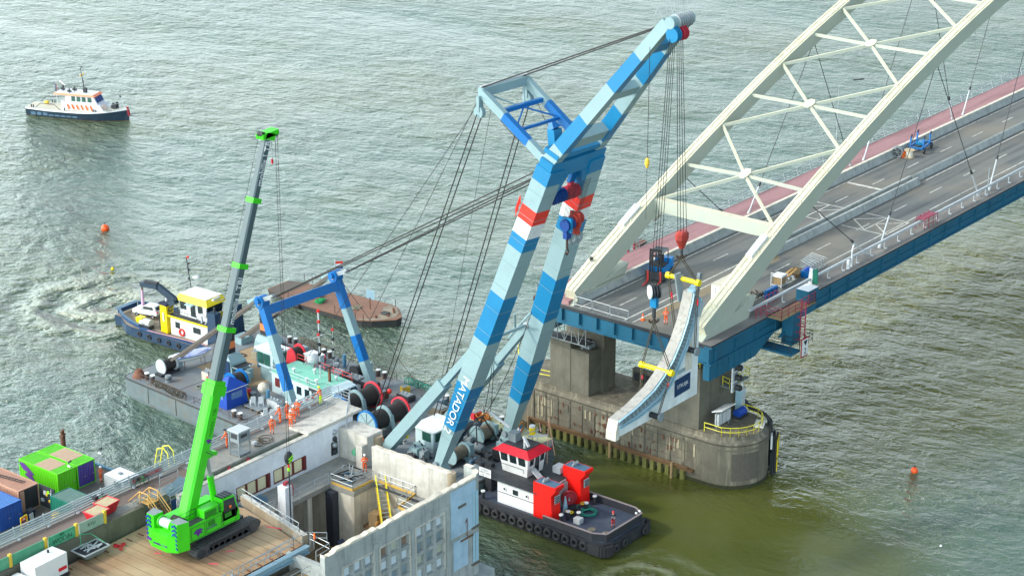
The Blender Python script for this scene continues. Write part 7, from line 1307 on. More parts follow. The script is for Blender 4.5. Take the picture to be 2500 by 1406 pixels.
# ---------------------------------------------------------------- GREEN CRAWLER CRANE
def gcrane():
    T = thing('crawler_crane', 'bright green crawler crane with tall dark telescopic boom on the timber deck', 'crane', (115,126,16.5)); Y0 = 125.8
    for y in (123.9, 128.0):
        g = MB(); prof = [(111.4,.45),(111.7,.12),(112.3,.0),(118.,.0),(118.7,.12),(119.2,.55),(119.2,.85),(118.8,1.15),(118.1,1.2),(112.2,1.0),(111.6,.85)]
        R1 = [V3((x,y-.5,16.52+z)) for x, z in prof]; g.loft([R1, [p+V3((0,1.0,0)) for p in R1]], 'track_steel')
        n = len(prof)
        for i in range(n):
            a, b = V3((prof[i][0],y,16.52+prof[i][1])), V3((prof[(i+1)%n][0],y,16.52+prof[(i+1)%n][1])); L = (b-a).length; k_ = max(1, int(L/.22)); c = V3((115.3,y,17.1))
            for k in range(k_): p = lerp(a, b, (k+.5)/k_); nn = (p-c); d_ = (b-a).normalized(); nn = V3((-d_.z,0,d_.x)); nn = nn if (p+nn*.1-c).length > (p-c).length else -nn; g.beam(p+nn*.03+V3((0,-.5,0)), p+nn*.03+V3((0,.5,0)), .13, .07, 'track_steel', nn)
        Tr = g.build('crawler_track', T)
        g = MB(); s = -1 if y < 126 else 1
        for k in range(9): g.disc((112.3+k*.72,y+s*.51,16.95), (0,1,0), .26, .06, 'steel_dark', 12)
        g.disc((118.5,y+s*.51,17.08), (0,1,0), .45, .08, 'track_steel', 14); g.disc((111.95,y+s*.51,17.0), (0,1,0), .4, .08, 'steel_dark', 14); g.build('track_roller', Tr)
        g = MB(); g.bz(113., 117.8, y+s*.515, y+s*.54, 16.9, 17.45, 'black'); g.build('track_frame', Tr)
    g = MB(); g.bz(112.6,118.2,124.5,127.4,17.0,17.9,'steel_dark'); g.tube((115.2,Y0,17.8), (115.2,Y0,18.2), 1.2, 'steel_dark', 20); g.build('carbody', T)
    g = MB(); g.bz(111.2,116.9,124.0,125.0,18.1,19.6,'crane_green'); g.bz(111.2,116.9,126.7,127.7,18.1,19.5,'crane_green'); g.bz(111.2,117.1,125.,126.7,18.1,18.6,'crane_green'); g.bz(113.2,115.0,124.1,125.0,19.602,20.4,'crane_green'); g.prism([(116.9,124,18.1),(116.9,124,19.6),(117.3,124,19.0),(117.3,124,18.1)], (0,1,0), 'crane_green')
    U_ = g.build('upper_body', T)
    for i, (a, b, z0_, z1_) in enumerate(((111.5,113.1,18.2,19.4),(113.3,115.1,18.2,19.4),(115.3,116.8,18.2,19.4))):
        g = MB(); g.path([(a,123.98,z0_),(b,123.98,z0_),(b,123.98,z1_),(a,123.98,z1_),(a,123.98,z0_)], .018, 'steel_dark', 4)
        if i != 0: g.bz(a+.2, a+1.0, 123.96, 123.99, z1_-.55, z1_-.1, 'green_dark')
        g.build('side_door', U_)
    g = MB()
    for k in range(2): g.bz(111.4+k*2.9, 113.6+k*2.9, 124.1, 124.9, 19.603 if k == 0 else 19.604, 19.63, 'steel_dark')
    g.build('walkway_grating', U_)
    g = MB(); g.path([(113.9,124.6,20.4),(113.6,124.6,20.0)], .02, 'steel_dark', 4); g.rail([(111.3,125.1,19.6),(113.1,125.1,19.6)], .8, 'steel_dark', 2, .025, .9); g.rail([(114.9,124.05,19.6),(117.2,124.05,19.6),(117.2,124.9,19.6)], .8, 'steel_dark', 2, .025, .9); g.build('handrail', U_)
    g = MB(); g.bz(113.2,114.6,124.02,124.1,19.7,20.2,'green_dark'); g.build('air_grille', U_)
    def bird(mb, o, xd, zd, s, nrm): mb.prism([o+xd*a*s+zd*b*s for a, b in ((-1,.1),(-.3,.55),(.55,.5),(1,.15),(.45,.1),(.95,-.3),(.3,-.25),(-.1,-.65),(-.35,-.1))], nrm, 'purple')
    g = MB(); bird(g, V3((112.3,123.975,18.75)), V3((1,0,0)), V3((0,0,1)), .6, V3((0,-.02,0))); g.build('emblem', U_); text('lettering', 'mobilis', .42, (113.95,123.97,18.7), (1,0,0), (0,0,1), 'purple', U_, .004)
    # counterweight
    g = MB(); g.prism([(109.9,124.0,17.7),(111.0,123.7,17.7),(111.0,128.0,17.7),(109.9,127.7,17.7),(109.45,126.8,17.7),(109.4,124.9,17.7)], (0,0,1.5), 'crane_green'); g.prism([(109.9,123.95,19.2),(111.0,123.65,19.2),(111.0,124.9,19.2),(109.9,124.9,19.2)], (0,0,1.2), 'crane_green', 'grey_mid'); g.prism([(109.9,127.75,19.2),(111.0,128.05,19.2),(111.0,126.9,19.2),(109.9,126.9,19.2)], (0,0,1.2), 'crane_green', 'grey_mid'); Cw = g.build('counterweight', T)
    for y in (124.3, 127.5):
        g = MB()
        for k in range(6): zz = 17.95+k*.4; s = -.25 if y > 126 else .25; g.prism([(109.8,y-.3,zz),(109.8,y,zz+.2),(109.8,y+.3,zz),(109.8,y+.3,zz+.2),(109.8,y,zz+.4),(109.8,y-.3,zz+.2)], (.05,0,0), 'sign_blue')
        g.build('chevron_stripe', Cw)
    text('lettering', 'mobilis | TBI', .34, (109.41,125.7,18.2), (0,-1,0), (0,0,1), 'purple', Cw, .03); g = MB(); bird(g, V3((109.42,127.0,18.35)), V3((0,-1,0)), V3((0,0,1)), .3, V3((-.03,0,0))); g.build('emblem', Cw)
    g = MB(); g.tube((110.5,125.2,19.75), (110.5,126.5,19.75), .42, 'grey_light', 16); [g.disc((110.5,y,19.75), (0,1,0), .55, .08, 'crane_green', 16) for y in (125.15,126.55)]; g.build('hoist_winch', T); g = MB(); g.tube((111.7,125.2,19.6), (111.7,126.4,19.6), .35, 'drum_rope', 14); g.box((111.2,125.8,19.), (1.6,1.2,.8), 'crane_green'); g.build('hoist_winch', T)
    # cab
    g = MB(); prof = [(115.2,18.5),(116.95,18.5),(117.15,19.2),(116.75,20.55),(115.3,20.65)]; g.loft([[V3((x,124.0,z+.1)) for x, z in prof],[V3((x,125.1,z+.1)) for x, z in prof]], 'crane_green'); Cb = g.build('cab', T)
    g = MB(); g.prism([(115.4,123.98,19.35),(116.95,123.98,19.35),(116.7,123.98,20.5),(115.45,123.98,20.55)], (0,.02,0), 'glass'); g.build('side_window', Cb); g = MB(); g.prism([(117.16,124.1,19.3),(117.16,125.,19.3),(116.8,125.,20.55),(116.8,124.1,20.55)], (.02,0,0), 'glass'); g.build('windscreen', Cb); g = MB(); g.bz(115.35,116.7,124.1,125.,20.75,20.8,'glass'); 
    for k in range(4): g.bz(115.4+k*.35, 115.45+k*.35, 124.05, 125.05, 20.8, 20.84, 'steel_dark')
    g.build('roof_guard', Cb); g = MB(); g.ball((116.2,123.95,19.75), .16, 'orange', 8, (1,.3,1)); g.build('operator_reflection', Cb)  # orange ball on the glass stands in for the seated operator's reflection
    # telescopic boom
    pts = [gy(*p, Y0) for p in ((457,1262),(519,935),(550,805),(582,650),(613,490),(652,332))]; d = (pts[-1]-pts[0]).normalized(); A_ = pts[0]; L = (pts[-1]-A_).length; ts = [(p-A_).dot(d) for p in pts]; up = d.cross(V3((0,1,0))).normalized()
    if up.x > 0: up = -up
    specs = [(1.25,1.45,'crane_green'),(.98,1.12,'boom_grey'),(.88,1.0,'boom_grey'),(.78,.9,'boom_grey'),(.68,.8,'boom_grey')]
    for i, (w_, h_, mm) in enumerate(specs):
        a, b = A_+d*(ts[i]-(.3 if i else .0)), A_+d*ts[i+1]; off = V3((0,0,0)); x = V3((0,1,0)); ch = .18*w_
        def ring(c): return [c+x*p*w_/2+up*q*h_/2 for p, q in ((-1,-.5),(-1,.75),(-.7,1),(.7,1),(1,.75),(1,-.5),(.5,-1),(-.5,-1))]
        g = MB(); g.loft([ring(a), ring(b)], mm); s_ = g.build('boom_section', T)
        if i:
            g = MB(); g.loft([[c+x*p*(w_+.22)/2+up*q*(h_+.22)/2 for p, q in ((-1,-1),(-1,1),(1,1),(1,-1))] for c in (a+d*.15, a+d*.6)], 'crane_green'); g.build('collar', s_)
        else:
            g = MB(); g.loft([[c+x*p*(w_+.14)/2+up*q*(h_+.14)/2 for p, q in ((-1,-1),(-1,1),(1,1),(1,-1))] for c in (b-d*1.0, b-d*.1)], 'crane_green'); g.build('collar', s_); g = MB(); g.beam(a+d*(ts[1]*.5)+V3((0,-.64,0)), a+d*(ts[1]*.5+.05)+V3((0,-.66,0)), .05, 1.3, 'steel_dark'); g.build('collar', s_)
            text('lettering', 'mobilis | TBI', .5, a+d*(ts[1]*.72)+V3((0,-w_/2-.01,0)), d, up, 'green_dark', s_, .01); g = MB(); bird(g, a+d*(ts[1]*.58)+V3((0,-w_/2-.005,0)), up*-1, d, .4, V3((0,-.02,0))); g.build('emblem', s_)
        if i in (2, 4): text('lettering', 'mobilis | TBI', .82, lerp(a, b, .5 if i == 2 else .62)+V3((0,-w_/2-.012,0)), d, up, 'paint_white', s_, .02)
    e = pts[-1]; g = MB(); g.beam(e-d*.3, e+d*.3, .9, 1.1, 'crane_green', up); g.beam(e-V3((.9,0,-.1)), e+V3((1.0,0,.25)), .9, .45, 'crane_green'); g.tube(e+V3((.9,-.3,.1)), e+V3((.9,.3,.1)), .3, 'steel_dark', 12); g.tube(e+V3((-.7,-.3,.3)), e+V3((-.7,.3,.3)), .25, 'steel_dark', 12); g.build('boom_head', T)
    g = MB(); c0, c1 = V3((116.2,Y0,18.6)), A_+d*ts[1]*.48-up*.7; g.tube(c0, lerp(c0,c1,.62), .3, 'crane_green', 14); g.tube(lerp(c0,c1,.62), c1, .19, 'galv', 12); g.build('luffing_cylinder', T)
    g = MB(); g.beam(c1-V3((0,.5,0)), c1+V3((0,.5,0)), .5, .6, 'crane_green'); g.beam(c1, c1+V3((1.0,0,-.3)), .6, .35, 'crane_green'); g.build('cylinder_bracket', T)
    hk = gp(702,1118, V3((e.x+.9,Y0,0)), (1,0,0)); hk = V3((e.x+1.0, Y0, gy(702,1118,Y0).z)); 
    for s in (-.14,.14): g = MB(); g.tube(e+V3((1.1,s,0)), hk+V3((0,s,.6)), .022, 'rope_steel', 5); g.build('hoist_rope', T)
    g = MB(); g.tube(e+V3((-.9,0,.5)), A_+d*ts[1]*.2+up*1.1, .02, 'rope_steel', 5); g.build('boom_rope', T); g = MB(); g.tube(e+V3((.5,0,0)), e+V3((.5,0,-2.2)), .04, 'galv', 5); g.tube(e+V3((.5,0,-2.2)), e+V3((.5,0,-2.6)), .1, 'tug_red', 6); g.build('hoist_limiter', T)
    H = thing('hook_block', 'small black and green striped hook block hanging above the open shaft', 'hook block', hk); g = MB()
    g.loft([[hk+V3((math.cos(a)*r, math.sin(a)*r*.6, z)) for a in [i*math.pi/5 for i in range(10)]] for r, z in ((.2,.6),(.42,.4),(.5,0),(.4,-.4),(.15,-.6))], 'steel_dark'); g.build('block_shell', H)
    for k in (-.2, .1): g = MB(); g.beam(hk+V3((-.3,-.33,k-.12)), hk+V3((.3,-.33,k+.18)), .02, .14, 'lime'); g.build('stripe', H)
    g = MB(); g.tube(hk-V3((0,0,.6)), hk-V3((0,0,1.0)), .08, 'tug_red'); g.tube(hk-V3((0,0,1.)), hk-V3((0,0,1.3)), .12, 'lime'); g.tube(hk-V3((0,0,1.3)), V3((hk.x,Y0,8.4)), .07, 'steel_dark', 6); g.build('hook_chain', H)
mat('track_steel', '4f5052', .7, .3, .2, 3., '6f6456', .5, 2.); mat('green_dark', '1f7f12', .6, 0, .2)
gcrane()
mat('pontoon_deck', '5f5d58', .85, 0, .15, .6, '8d836f', .6, .3); mat('cont_rooft', '6f8f86', .6, 0, .1); mat('cont_blue_r', '5a8fcf', .6, 0, .08); mat('panel_green', '4f9a76', .7, 0, .12, 1.2, '7fb59a', .5, 1.); mat('panel_green2', '3f9a74', .7, 0, .12, 1.2, '8fc4aa', .7, .9); mat('panel_grey', '93a79b', .7, 0, .12, 1.2, '6f9a84', .5, 1.); mat('green_ink', '1c4a3a', .7, 0, .05); mat('tarp_grey', '6f8893', .7, 0, .15, 1.5)
# ================================================================ CONTAINERS ON THE PONTOON
def pontoon():
    T = thing('work_pontoon', 'flat work pontoon with worn dark deck carrying the site containers', 'pontoon', (127,167,0)); g = MB(); g.bz(105,139.8,157,174.6,-.8,1.5,'hull_blue'); g.bz(105.2,139.6,157.2,174.4,1.5,1.56,'pontoon_deck'); g.build('hull', T)
    g = MB(); g.bz(105,139.8,174.4,174.7,1.5,1.75,'pipe_blue'); g.bz(139.5,139.8,157,174.4,1.5,1.75,'pipe_blue'); g.build('edge_coaming', T); g = MB(); g.rail([(139.6,158,1.75),(139.6,174,1.75)], .9, 'galv', 2, .03, 2.5); g.build('railing', T)
    g = MB(); g.tube((139.9,176.0,-2), (139.9,176.0,3.3), .28, 'rust', 14); g.box((139.9,176.0,3.4), (1.0,.4,.15), 'rust', .5); g.tube((139.9,176,3.4), (139.9,176,3.9), .22, 'rust', 12); g.box((139.9,176,3.95), (.9,.25,.12), 'rust', .5); o = g.build('mooring_pile'); tag(o, 'rusty steel mooring pile sticking up behind the green containers', 'pile')
def container(label, x0, x1, y0, y1, h, side, roof, end, doors=True, z=1.58, rf2=None, grp='site containers on the pontoon'):
    T = thing('shipping_container', label, 'container', ((x0+x1)/2,(y0+y1)/2,z), 0, grp)
    g = MB()
    def corr(p, q, n, zz0, zz1, m):     # corrugated wall
        p, q = V3(p), V3(q); L = (q-p).length; k_ = max(4, int(L/.28)); d = (q-p)/k_; pts = []
        for k in range(k_): pts += [p+d*k, p+d*(k+.35), p+d*(k+.5)+n*.05, p+d*(k+.85)+n*.05]
        pts.append(q)
        for a, b in zip(pts, pts[1:]): g.add([(a.x,a.y,zz0),(b.x,b.y,zz0),(b.x,b.y,zz1),(a.x,a.y,zz1)], [(0,1,2,3)], m)
    i = .06; corr((x0+i,y1-i,0), (x0+i,y0+i,0), V3((-1,0,0)), z+.1, z+h-.08, side); corr((x1-i,y0+i,0), (x1-i,y1-i,0), V3((1,0,0)), z+.1, z+h-.08, side); corr((x1-i,y1-i,0), (x0+i,y1-i,0), V3((0,1,0)), z+.1, z+h-.08, side)
    for x in (x0, x1):
        for y in (y0, y1): g.box((x+(.06 if x == x0 else -.06), y+(.06 if y == y0 else -.06), z+h/2), (.13,.13,h), side)
    for zz in (z+.06, z+h-.05):
        for x in (x0, x1): g.box((x+(.05 if x == x0 else -.05),(y0+y1)/2,zz), (.1,y1-y0-.26,.12), side)
        for y in (y0, y1): g.box(((x0+x1)/2,y+(.05 if y == y0 else -.05),zz), (x1-x0-.26,.1,.12), side)
    g.build('wall', T)
    g = MB(); n = int((y1-y0)/.26); g.bz(x0+.1, x1-.1, y0+.1, y1-.1, z+h-.12, z+h-.06, roof)
    for k in range(n):
        yy = y0+.15+k*(y1-y0-.3)/n; mm = roof
        if rf2 and rf2[0] < (k+.5)/n < rf2[1]: mm = rf2[2]
        g.bz(x0+.1, x1-.1, yy, yy+(y1-y0-.3)/n*(.96 if mm != roof else .55), z+h-.058, z+h-.01, mm)
    g.build('roof', T)
    if doors:
        for k in (0, 1):
            xa = x0+.14+k*(x1-x0-.28)/2; xb = xa+(x1-x0-.28)/2-.03; g = MB(); g.bz(xa, xb, y0-.005, y0+.05, z+.12, z+h-.14, end); D = g.build('door', T)
            g = MB(); [g.tube((xx,y0-.04,z+.15), (xx,y0-.04,z+h-.2), .022, end, 6) for xx in (lerp((xa,0,0),(xb,0,0),.3).x, lerp((xa,0,0),(xb,0,0),.7).x)]; g.bz(xb-.3, xb-.05, y0-.06, y0-.03, z+1.1, z+1.16, 'galv'); g.build('lock_bar', D)
    else: g = MB(); g.bz(x0+.1, x1-.1, y0+.03, y0+.06, z+.1, z+h-.1, end); g.build('end_wall', T)
    return T
pontoon()
a_ = container('bright green container with green end doors and a purple emblem on its side', 131.6,134.1,167,173.4,2.7,'cont_green','cont_green','cont_green',True,1.58,(.2,.62,'cont_rooftan'))
g = MB(); [g.prism([V3((131.59,172.1,3.15))+V3((0,-1,0))*p*1.3+V3((0,0,1))*q*1.2 for p, q in ((-1,.7),(-.35,.75),(.3,.4),(.95,-.1),(.55,-.15),(1.05,-.75),(.2,-.6),(-.35,-.35),(.1,-.05),(-.5,.1))], (-.02,0,0), 'purple')]; g.build('emblem', a_)
b_ = container('bright green container with purple end doors next to its green twin', 134.3,136.8,167,173.4,2.7,'cont_green','cont_green','cont_purple',True,1.58,(.25,.75,'cont_rooftan'))
container('dark teal container with ribbed grey roof partly hidden by the road railing', 127.9,130.5,157.8,163.8,2.6,'cont_teal','cont_rooft','cont_teal')
container('royal blue container in the lower left with a coiled hose on its roof', 122.4,125.4,165.4,171.3,2.6,'cont_blue','cont_blue_r','cont_blue')
container('blue container with a paler roof behind the hose topped blue one', 119.4,122.2,167.3,173.3,2.7,'cont_blue','cont_blue_r','cont_blue')
c_ = container('faded pink container with its end door swung open on tool racks', 126.3,129.,167,173.2,2.7,'cont_pink','cont_pink','steel_dark',False)
g = MB(); g.bz(129.02,129.12,164.5,166.95,1.7,4.2,'steel_dark'); dr = g.build('door', c_)
g = MB(); rnd = random.Random(5)
for k in range(12): y, z = rnd.uniform(164.7,166.7), rnd.uniform(1.9,4.0); g.box((128.97,y,z), (.12,rnd.uniform(.2,.45),rnd.uniform(.2,.45)), rnd.choice(('yellow_dull','grey_light','lime','steel_dark','grey_light')))
g.build('hanging_tools', dr)
g = MB(); g.bz(126.5,127.0,166.9,167.0,1.7,4.1,'cont_pink'); g.build('door_post', c_)
g = MB()
for k in range(3): g.torus((123.2,167.3,4.25+k*.06), (.1,0,1), .5-.05*k, .05, 'steel_dark', 16, 6)
o = g.build('hose_coil'); tag(o, 'dark hose coil lying on the roof of the royal blue container', 'hose')
g = MB(); g.beam((127.9,168.2,4.34), (127.2,172.3,4.34), .06, .06, 'steel_dark'); g.beam((128.3,168.2,4.34), (127.6,172.3,4.34), .06, .06, 'steel_dark'); [g.beam((127.9-.07*k,168.2+.4*k,4.34), (128.3-.07*k,168.2+.4*k,4.34), .04, .04, 'steel_dark') for k in range(10)]; o = g.build('roof_ladder'); tag(o, 'thin dark ladder lying along the pink container roof', 'ladder')
for x, y, lb in ((137.2,166.5,'tall lamp mast at the corner of the purple doored container'),(133.6,167.4,'short antenna stand on the green container roof edge')):
    T = thing('lamp_mast', lb, 'mast', (x,y,1.6)); zt = 5.4 if x > 136 else 4.9; zb = 1.6 if x > 136 else 4.3; g = MB(); g.tube((x,y,zb), (x,y,zt), .04, 'galv', 6); g.build('pole', T); g = MB(); g.box((x+.15,y,zt), (.55,.15,.15), 'steel_dark', .4); g.tube((x,y-.2,zt-.5), (x,y+.2,zt-.5), .1, 'paint_white', 6); g.build('lamp_head', T)
# ---------------------------------------------------------------- small things on the pontoon
def simple(name, label, cat, loc, rz, parts, grp=None):
    T = thing(name, label, cat, loc, rz, grp)
    for pn, fn in parts: g = MB(); fn(g); g.build(pn, T, False)
    return T
simple('barrier_board', 'yellow and orange safety barrier standing at the corner of the blue container', 'barrier', (124.6,164.2,1.58), .2, (('frame', lambda g: (g.path([(-.5,0,0),(-.5,0,1.35),(.5,0,1.35),(.5,0,0)], .06, 'yellow', 6))), ('panel', lambda g: (g.box((0,0,1.05), (.9,.05,.35), 'orange'), g.box((0,-.03,1.05), (.3,.02,.2), 'paint_white'), g.box((0,0,.45), (.9,.05,.3), 'orange')))))
simple('warning_bollard', 'thick yellow bollard block at the front edge of the container yard', 'bollard', (127.0,162.0,1.58), 0, (('body', lambda g: g.box((0,0,.75), (.8,.7,1.5), 'yellow_dull', 0, taper=.7)), ('base', lambda g: g.box((0,0,.05), (1.,.9,.1), 'steel_dark'))))
simple('waste_bin', 'dark wheeled waste bin beside the pink container door', 'bin', (126.4,165.3,1.58), .2, (('body', lambda g: g.box((0,0,.55), (.6,.6,1.), 'navy', 0, taper=1.15)), ('lid', lambda g: g.box((0,0,1.1), (.75,.75,.08), 'steel_dark'))))
simple('sheet_stack', 'small pale sheet of metal leaning beside the blue container', 'sheet', (125.9,164.4,1.58), .2, (('sheet', lambda g: g.prism([(-.3,0,0),(.3,0,0),(.3,.15,1.1),(-.3,.15,1.1)], (0,.04,0), 'grey_light')), ('block', lambda g: g.box((0,.3,.1), (.5,.2,.2), 'wood_dark'))))
simple('generator_cabinet', 'large pale grey cabinet on the pontoon beyond the road railing', 'cabinet', (137.6,163.6,1.58), 0, (('body', lambda g: g.box((0,0,.75), (2.3,3.2,1.5), 'grey_light', 0, 'paint_white')), ('vent', lambda g: g.box((-1.17,-.6,.8), (.05,1.1,.7), 'steel_dark')), ('roof_cap', lambda g: g.box((0,.2,1.58), (.4,.4,.12), 'grey_mid'))))
simple('white_skip', 'low pale grey tray beside the large cabinet on the pontoon', 'tray', (134.6,162.6,1.58), 0, (('tray', lambda g: (g.box((0,0,.3), (2.4,2.6,.5), 'grey_light', 0, 'paint_white'), g.box((.3,.2,.6), (1.6,1.4,.12), 'grey_mid'))), ('rim', lambda g: g.path([(-1.2,-1.3,.6),(1.2,-1.3,.6),(1.2,1.3,.6),(-1.2,1.3,.6),(-1.2,-1.3,.6)], .05, 'galv', 6))))
simple('steel_bulwark', 'long pale blue steel side wall along the front of the container yard', 'wall', (131,157.6,1.58), 0, (('plate', lambda g: g.box((0,0,.5), (16,.15,1.),'cab_blue')), ('cap', lambda g: g.box((0,0,1.03), (16,.3,.06), 'grey_light'))))
person('worker in orange suit standing against the purple container doors', (136.9,166.3,1.58), R_(200), 'front', 'hivis','hivis','helmet_white')
# ---------------------------------------------------------------- workers on the pier building
for a in (('worker in orange suit alone with head down left of the group on the road', (132.1,134.6,18.02), 2.6, 'lean'), ('worker in orange with white helmet second from left leaning on the river railing', (134.4,135.7,18.02), .4, 'lean'), ('tallest looking worker in orange at the centre of the group with back turned', (135.5,135.8,18.02), .1, 'stand'), ('worker in orange with white helmet standing foremost of the group, feet near the kerb', (134.2,134.1,18.02), 1.9, 'hips'), ('worker in orange with white helmet just behind the foremost one of the group', (135.2,134.7,18.02), 2.3, 'point'), ('worker in orange at the right end of the group, arms folded', (136.5,135.4,18.02), 2.0, 'front'), ('worker in orange trousers and dark helmet half hidden behind the grey gas cage', (127.2,135.7,18.02), .5, 'lean'), ('worker in orange with white helmet standing alone on the inner floor of the building', (137.2,127.3,14.22), 2.4, 'front')):
    person(a[0], a[1], a[2], a[3], 'hivis', 'hivis', 'helmet_white' if 'dark helmet' not in a[0] else 'navy')
person('worker with yellow green trousers and helmet leaning over the railing at the road end', (140.2,135.8,18.02), .2, 'lean', 'hivis', 'hivis_y', 'hivis_y')
# ---------------------------------------------------------------- things on the road and timber deck
simple('gas_cage', 'tall grey steel cage cabinet standing on the road beside the white wall', 'cage', (127.1,133.9,18.01), 0, (('frame', lambda g: ([g.beam((x,y,0), (x,y,2.5), .09, .09, 'grey_mid') for x in (-.7,.7) for y in (-.65,.65)], g.box((0,0,.15), (1.4,1.3,.1), 'grey_mid'), g.box((0,0,2.5), (1.6,1.5,.12), 'grey_light'))), ('bars', lambda g: ([g.tube((-.7+k*.14,-.66,.2), (-.7+k*.14,-.66,1.3), .02, 'galv', 4) for k in range(11)], [g.tube((-.71,-.65+k*.13,.2), (-.71,-.65+k*.13,1.3), .02, 'galv', 4) for k in range(11)])), ('upper_box', lambda g: (g.box((0,0,1.9), (1.35,1.25,1.1), 'grey_mid'), g.box((-.69,0,2.), (.03,.8,.5), 'steel_dark'), g.box((0,-.64,2.), (.8,.03,.3), 'steel_dark')))))
def skip(loc, rz, lb): return simple('red_skip', lb, 'skip', loc, rz, (('bin_body', lambda g: g.hexa([(-.6,-.5,.1),(.6,-.5,.1),(.6,.5,.1),(-.6,.5,.1),(-.9,-.75,1.1),(.9,-.75,1.1),(.9,.75,1.1),(-.9,.75,1.1)], 'skip_red')), ('rim', lambda g: g.path([(-.9,-.75,1.1),(.9,-.75,1.1),(.9,.75,1.1),(-.9,.75,1.1),(-.9,-.75,1.1)], .05, 'skip_red', 6)), ('load', lambda g: g.box((0,0,1.03), (1.6,1.35,.16), 'sand'))), 'red tipping skips on the road')
skip((109.2,133.6,18.01), .05, 'red tipping skip filled with sand, nearer the painted panels'); skip((110.9,134.2,18.01), .1, 'red tipping skip filled with rubble, nearer the wooden stair')
for p, r, lb in (((116.6,135.9,18.02), .0, 'green bicycle with front crate leaning on the railing beyond the wooden stair'), ((111.6,135.8,18.02), .0, 'green bicycle with front crate leaning on the railing behind the red skips')): T = thing('bicycle', lb, 'bicycle', p, r+math.pi); bike(T, 'bike_green', True)
def stair(g):
    for s in (-1, 1):
        for k in range(5): g.box((s*(.65+.28*k),0,1.3-.26*k), (.28,1.1,.06), 'wood_dark'); 
        for y in (-.55,.55): g.beam((s*.5,y,1.45), (s*2.1,y,.1), .06, .28, 'wood_dark')
    g.box((0,0,1.5), (1.1,1.2,.08), 'wood')
def stairrail(g):
    for y in (-.58,.58):
        g.path([(-2.1,y,1.1),(-.55,y,2.5),(.55,y,2.5),(2.1,y,1.1)], .05, 'wood', 6); g.path([(-2.1,y,.6),(-.55,y,2.0),(.55,y,2.0),(2.1,y,.6)], .04, 'wood', 6)
        for x, z in ((-2.1,.1),(-.55,1.4),(.55,1.4),(2.1,.1)): g.beam((x,y,z-.1), (x,y,z+1.05), .09, .09, 'wood')
simple('wooden_stair', 'wooden stair over the dividing wall between road and timber deck', 'stair', (114.3,132.4,16.9), math.pi/2, (('steps', stair), ('handrail', stairrail)))
simple('access_ladder', 'yellow framed ladder hoops climbing over the river railing', 'ladder', (121.3,137.6,18.), 0, (('hoop', lambda g: ([g.path([(x,1.6,-1.2),(x,.9,1.4),(x,.1,1.7),(x,-.5,1.3),(x,-.6,0)], .05, 'rail_yellow', 6) for x in (-.35,.35)])), ('rung', lambda g: [g.tube((-.35,1.5-.25*k,-.9+.75*k), (.35,1.5-.25*k,-.9+.75*k), .03, 'rail_yellow', 5) for k in range(4)])))
for k, (x0, x1, mm) in enumerate(((90.5,94.5,'panel_green'),(95,98.6,'panel_green'),(99,102.4,'panel_green'),(102.9,105.8,'panel_green2'),(106.3,109.,'panel_grey'))):
    lb = ('green plywood panel on the dividing wall at the picture corner','green plywood panel on the dividing wall behind the white generator','plain green plywood panel left of the graffiti panel','green plywood panel with dark graffiti between two yellow posts','greyish plywood panel on the dividing wall nearest the red skips')[k]
    T = thing('site_hoarding', lb, 'panel', (x0,132.5,18.25), 0, 'painted panels on the dividing wall'); g = MB(); g.bz(x0,x1,132.45,132.53,18.27,19.3,mm); g.build('panel', T); g = MB(); g.bz(x1+.02,x1+.28,132.35,132.62,18.1,19.45,'yellow_dull'); g.build('post', T)
    if k == 3: text('lettering', 'WODIN', .6, ((x0+x1)/2,132.43,18.65), (1,0,0), (0,0,1), 'green_ink', T, .003); text('lettering', 'BM', .35, ((x0+x1)/2,132.43,19.1), (1,0,0), (0,0,1), 'green_ink', T, .003)
    if k == 4: text('lettering', 'KYU', .45, ((x0+x1)/2,132.43,18.8), (1,0,0), (0,0,1), 'green_ink', T, .003)
simple('generator', 'white and black site generator at the edge of the timber deck', 'generator', (101.0,130.9,16.55), .05, (('housing', lambda g: g.box((0,0,1.25), (3.6,1.8,1.9), 'paint_white')), ('skid', lambda g: g.box((0,0,.2), (3.8,1.9,.35), 'black')), ('vent', lambda g: (g.box((1.2,-.92,.9), (.9,.04,.3), 'tug_red'), g.box((1.82,0,1.3), (.04,.9,.8), 'steel_dark'))), ('exhaust', lambda g: g.tube((.8,.3,2.2), (.8,.3,2.45), .1, 'steel_dark'))))
simple('pump_unit', 'low pale machine beside the white generator in the picture corner', 'machine', (97.6,130.7,16.55), .05, (('housing', lambda g: g.box((0,0,.8), (2.4,1.7,1.3), 'grey_light', 0, 'paint_white')), ('skid', lambda g: g.box((0,0,.1), (2.6,1.8,.2), 'steel_dark'))))
simple('steel_tray', 'open grey steel tray holding scrap frames on the timber deck', 'tray', (106.4,131.3,16.52), .0, (('tray_body', lambda g: (g.hexa([(-.9,-.5,.1),(.9,-.5,.1),(.9,.5,.1),(-.9,.5,.1),(-1.4,-.9,.75),(1.4,-.9,.75),(1.4,.9,.75),(-1.4,.9,.75)], 'grey_mid', 'steel_dark'), g.path([(-1.4,-.9,.78),(1.4,-.9,.78),(1.4,.9,.78),(-1.4,.9,.78),(-1.4,-.9,.78)], .07, 'grey_light', 6))), ('scrap', lambda g: [g.beam((random.uniform(-1,.6),random.uniform(-.6,.6),.8), (random.uniform(-.4,1.1),random.uniform(-.6,.6),.95), .14, .06, 'grey_light') for k in range(9)]), ('lifting_frame', lambda g: g.path([(-.3,.9,.8),(-.3,.9,1.9),(.9,.9,1.5),(.9,-.9,1.2)], .05, 'panel_green', 6))))
g = MB()
for k in range(8): g.torus(V3((random.uniform(-.4,.4),random.uniform(-.5,.5),.08)), (random.uniform(-.3,.3),random.uniform(-.3,.3),1), .16, .04, 'tug_red', 10, 5)
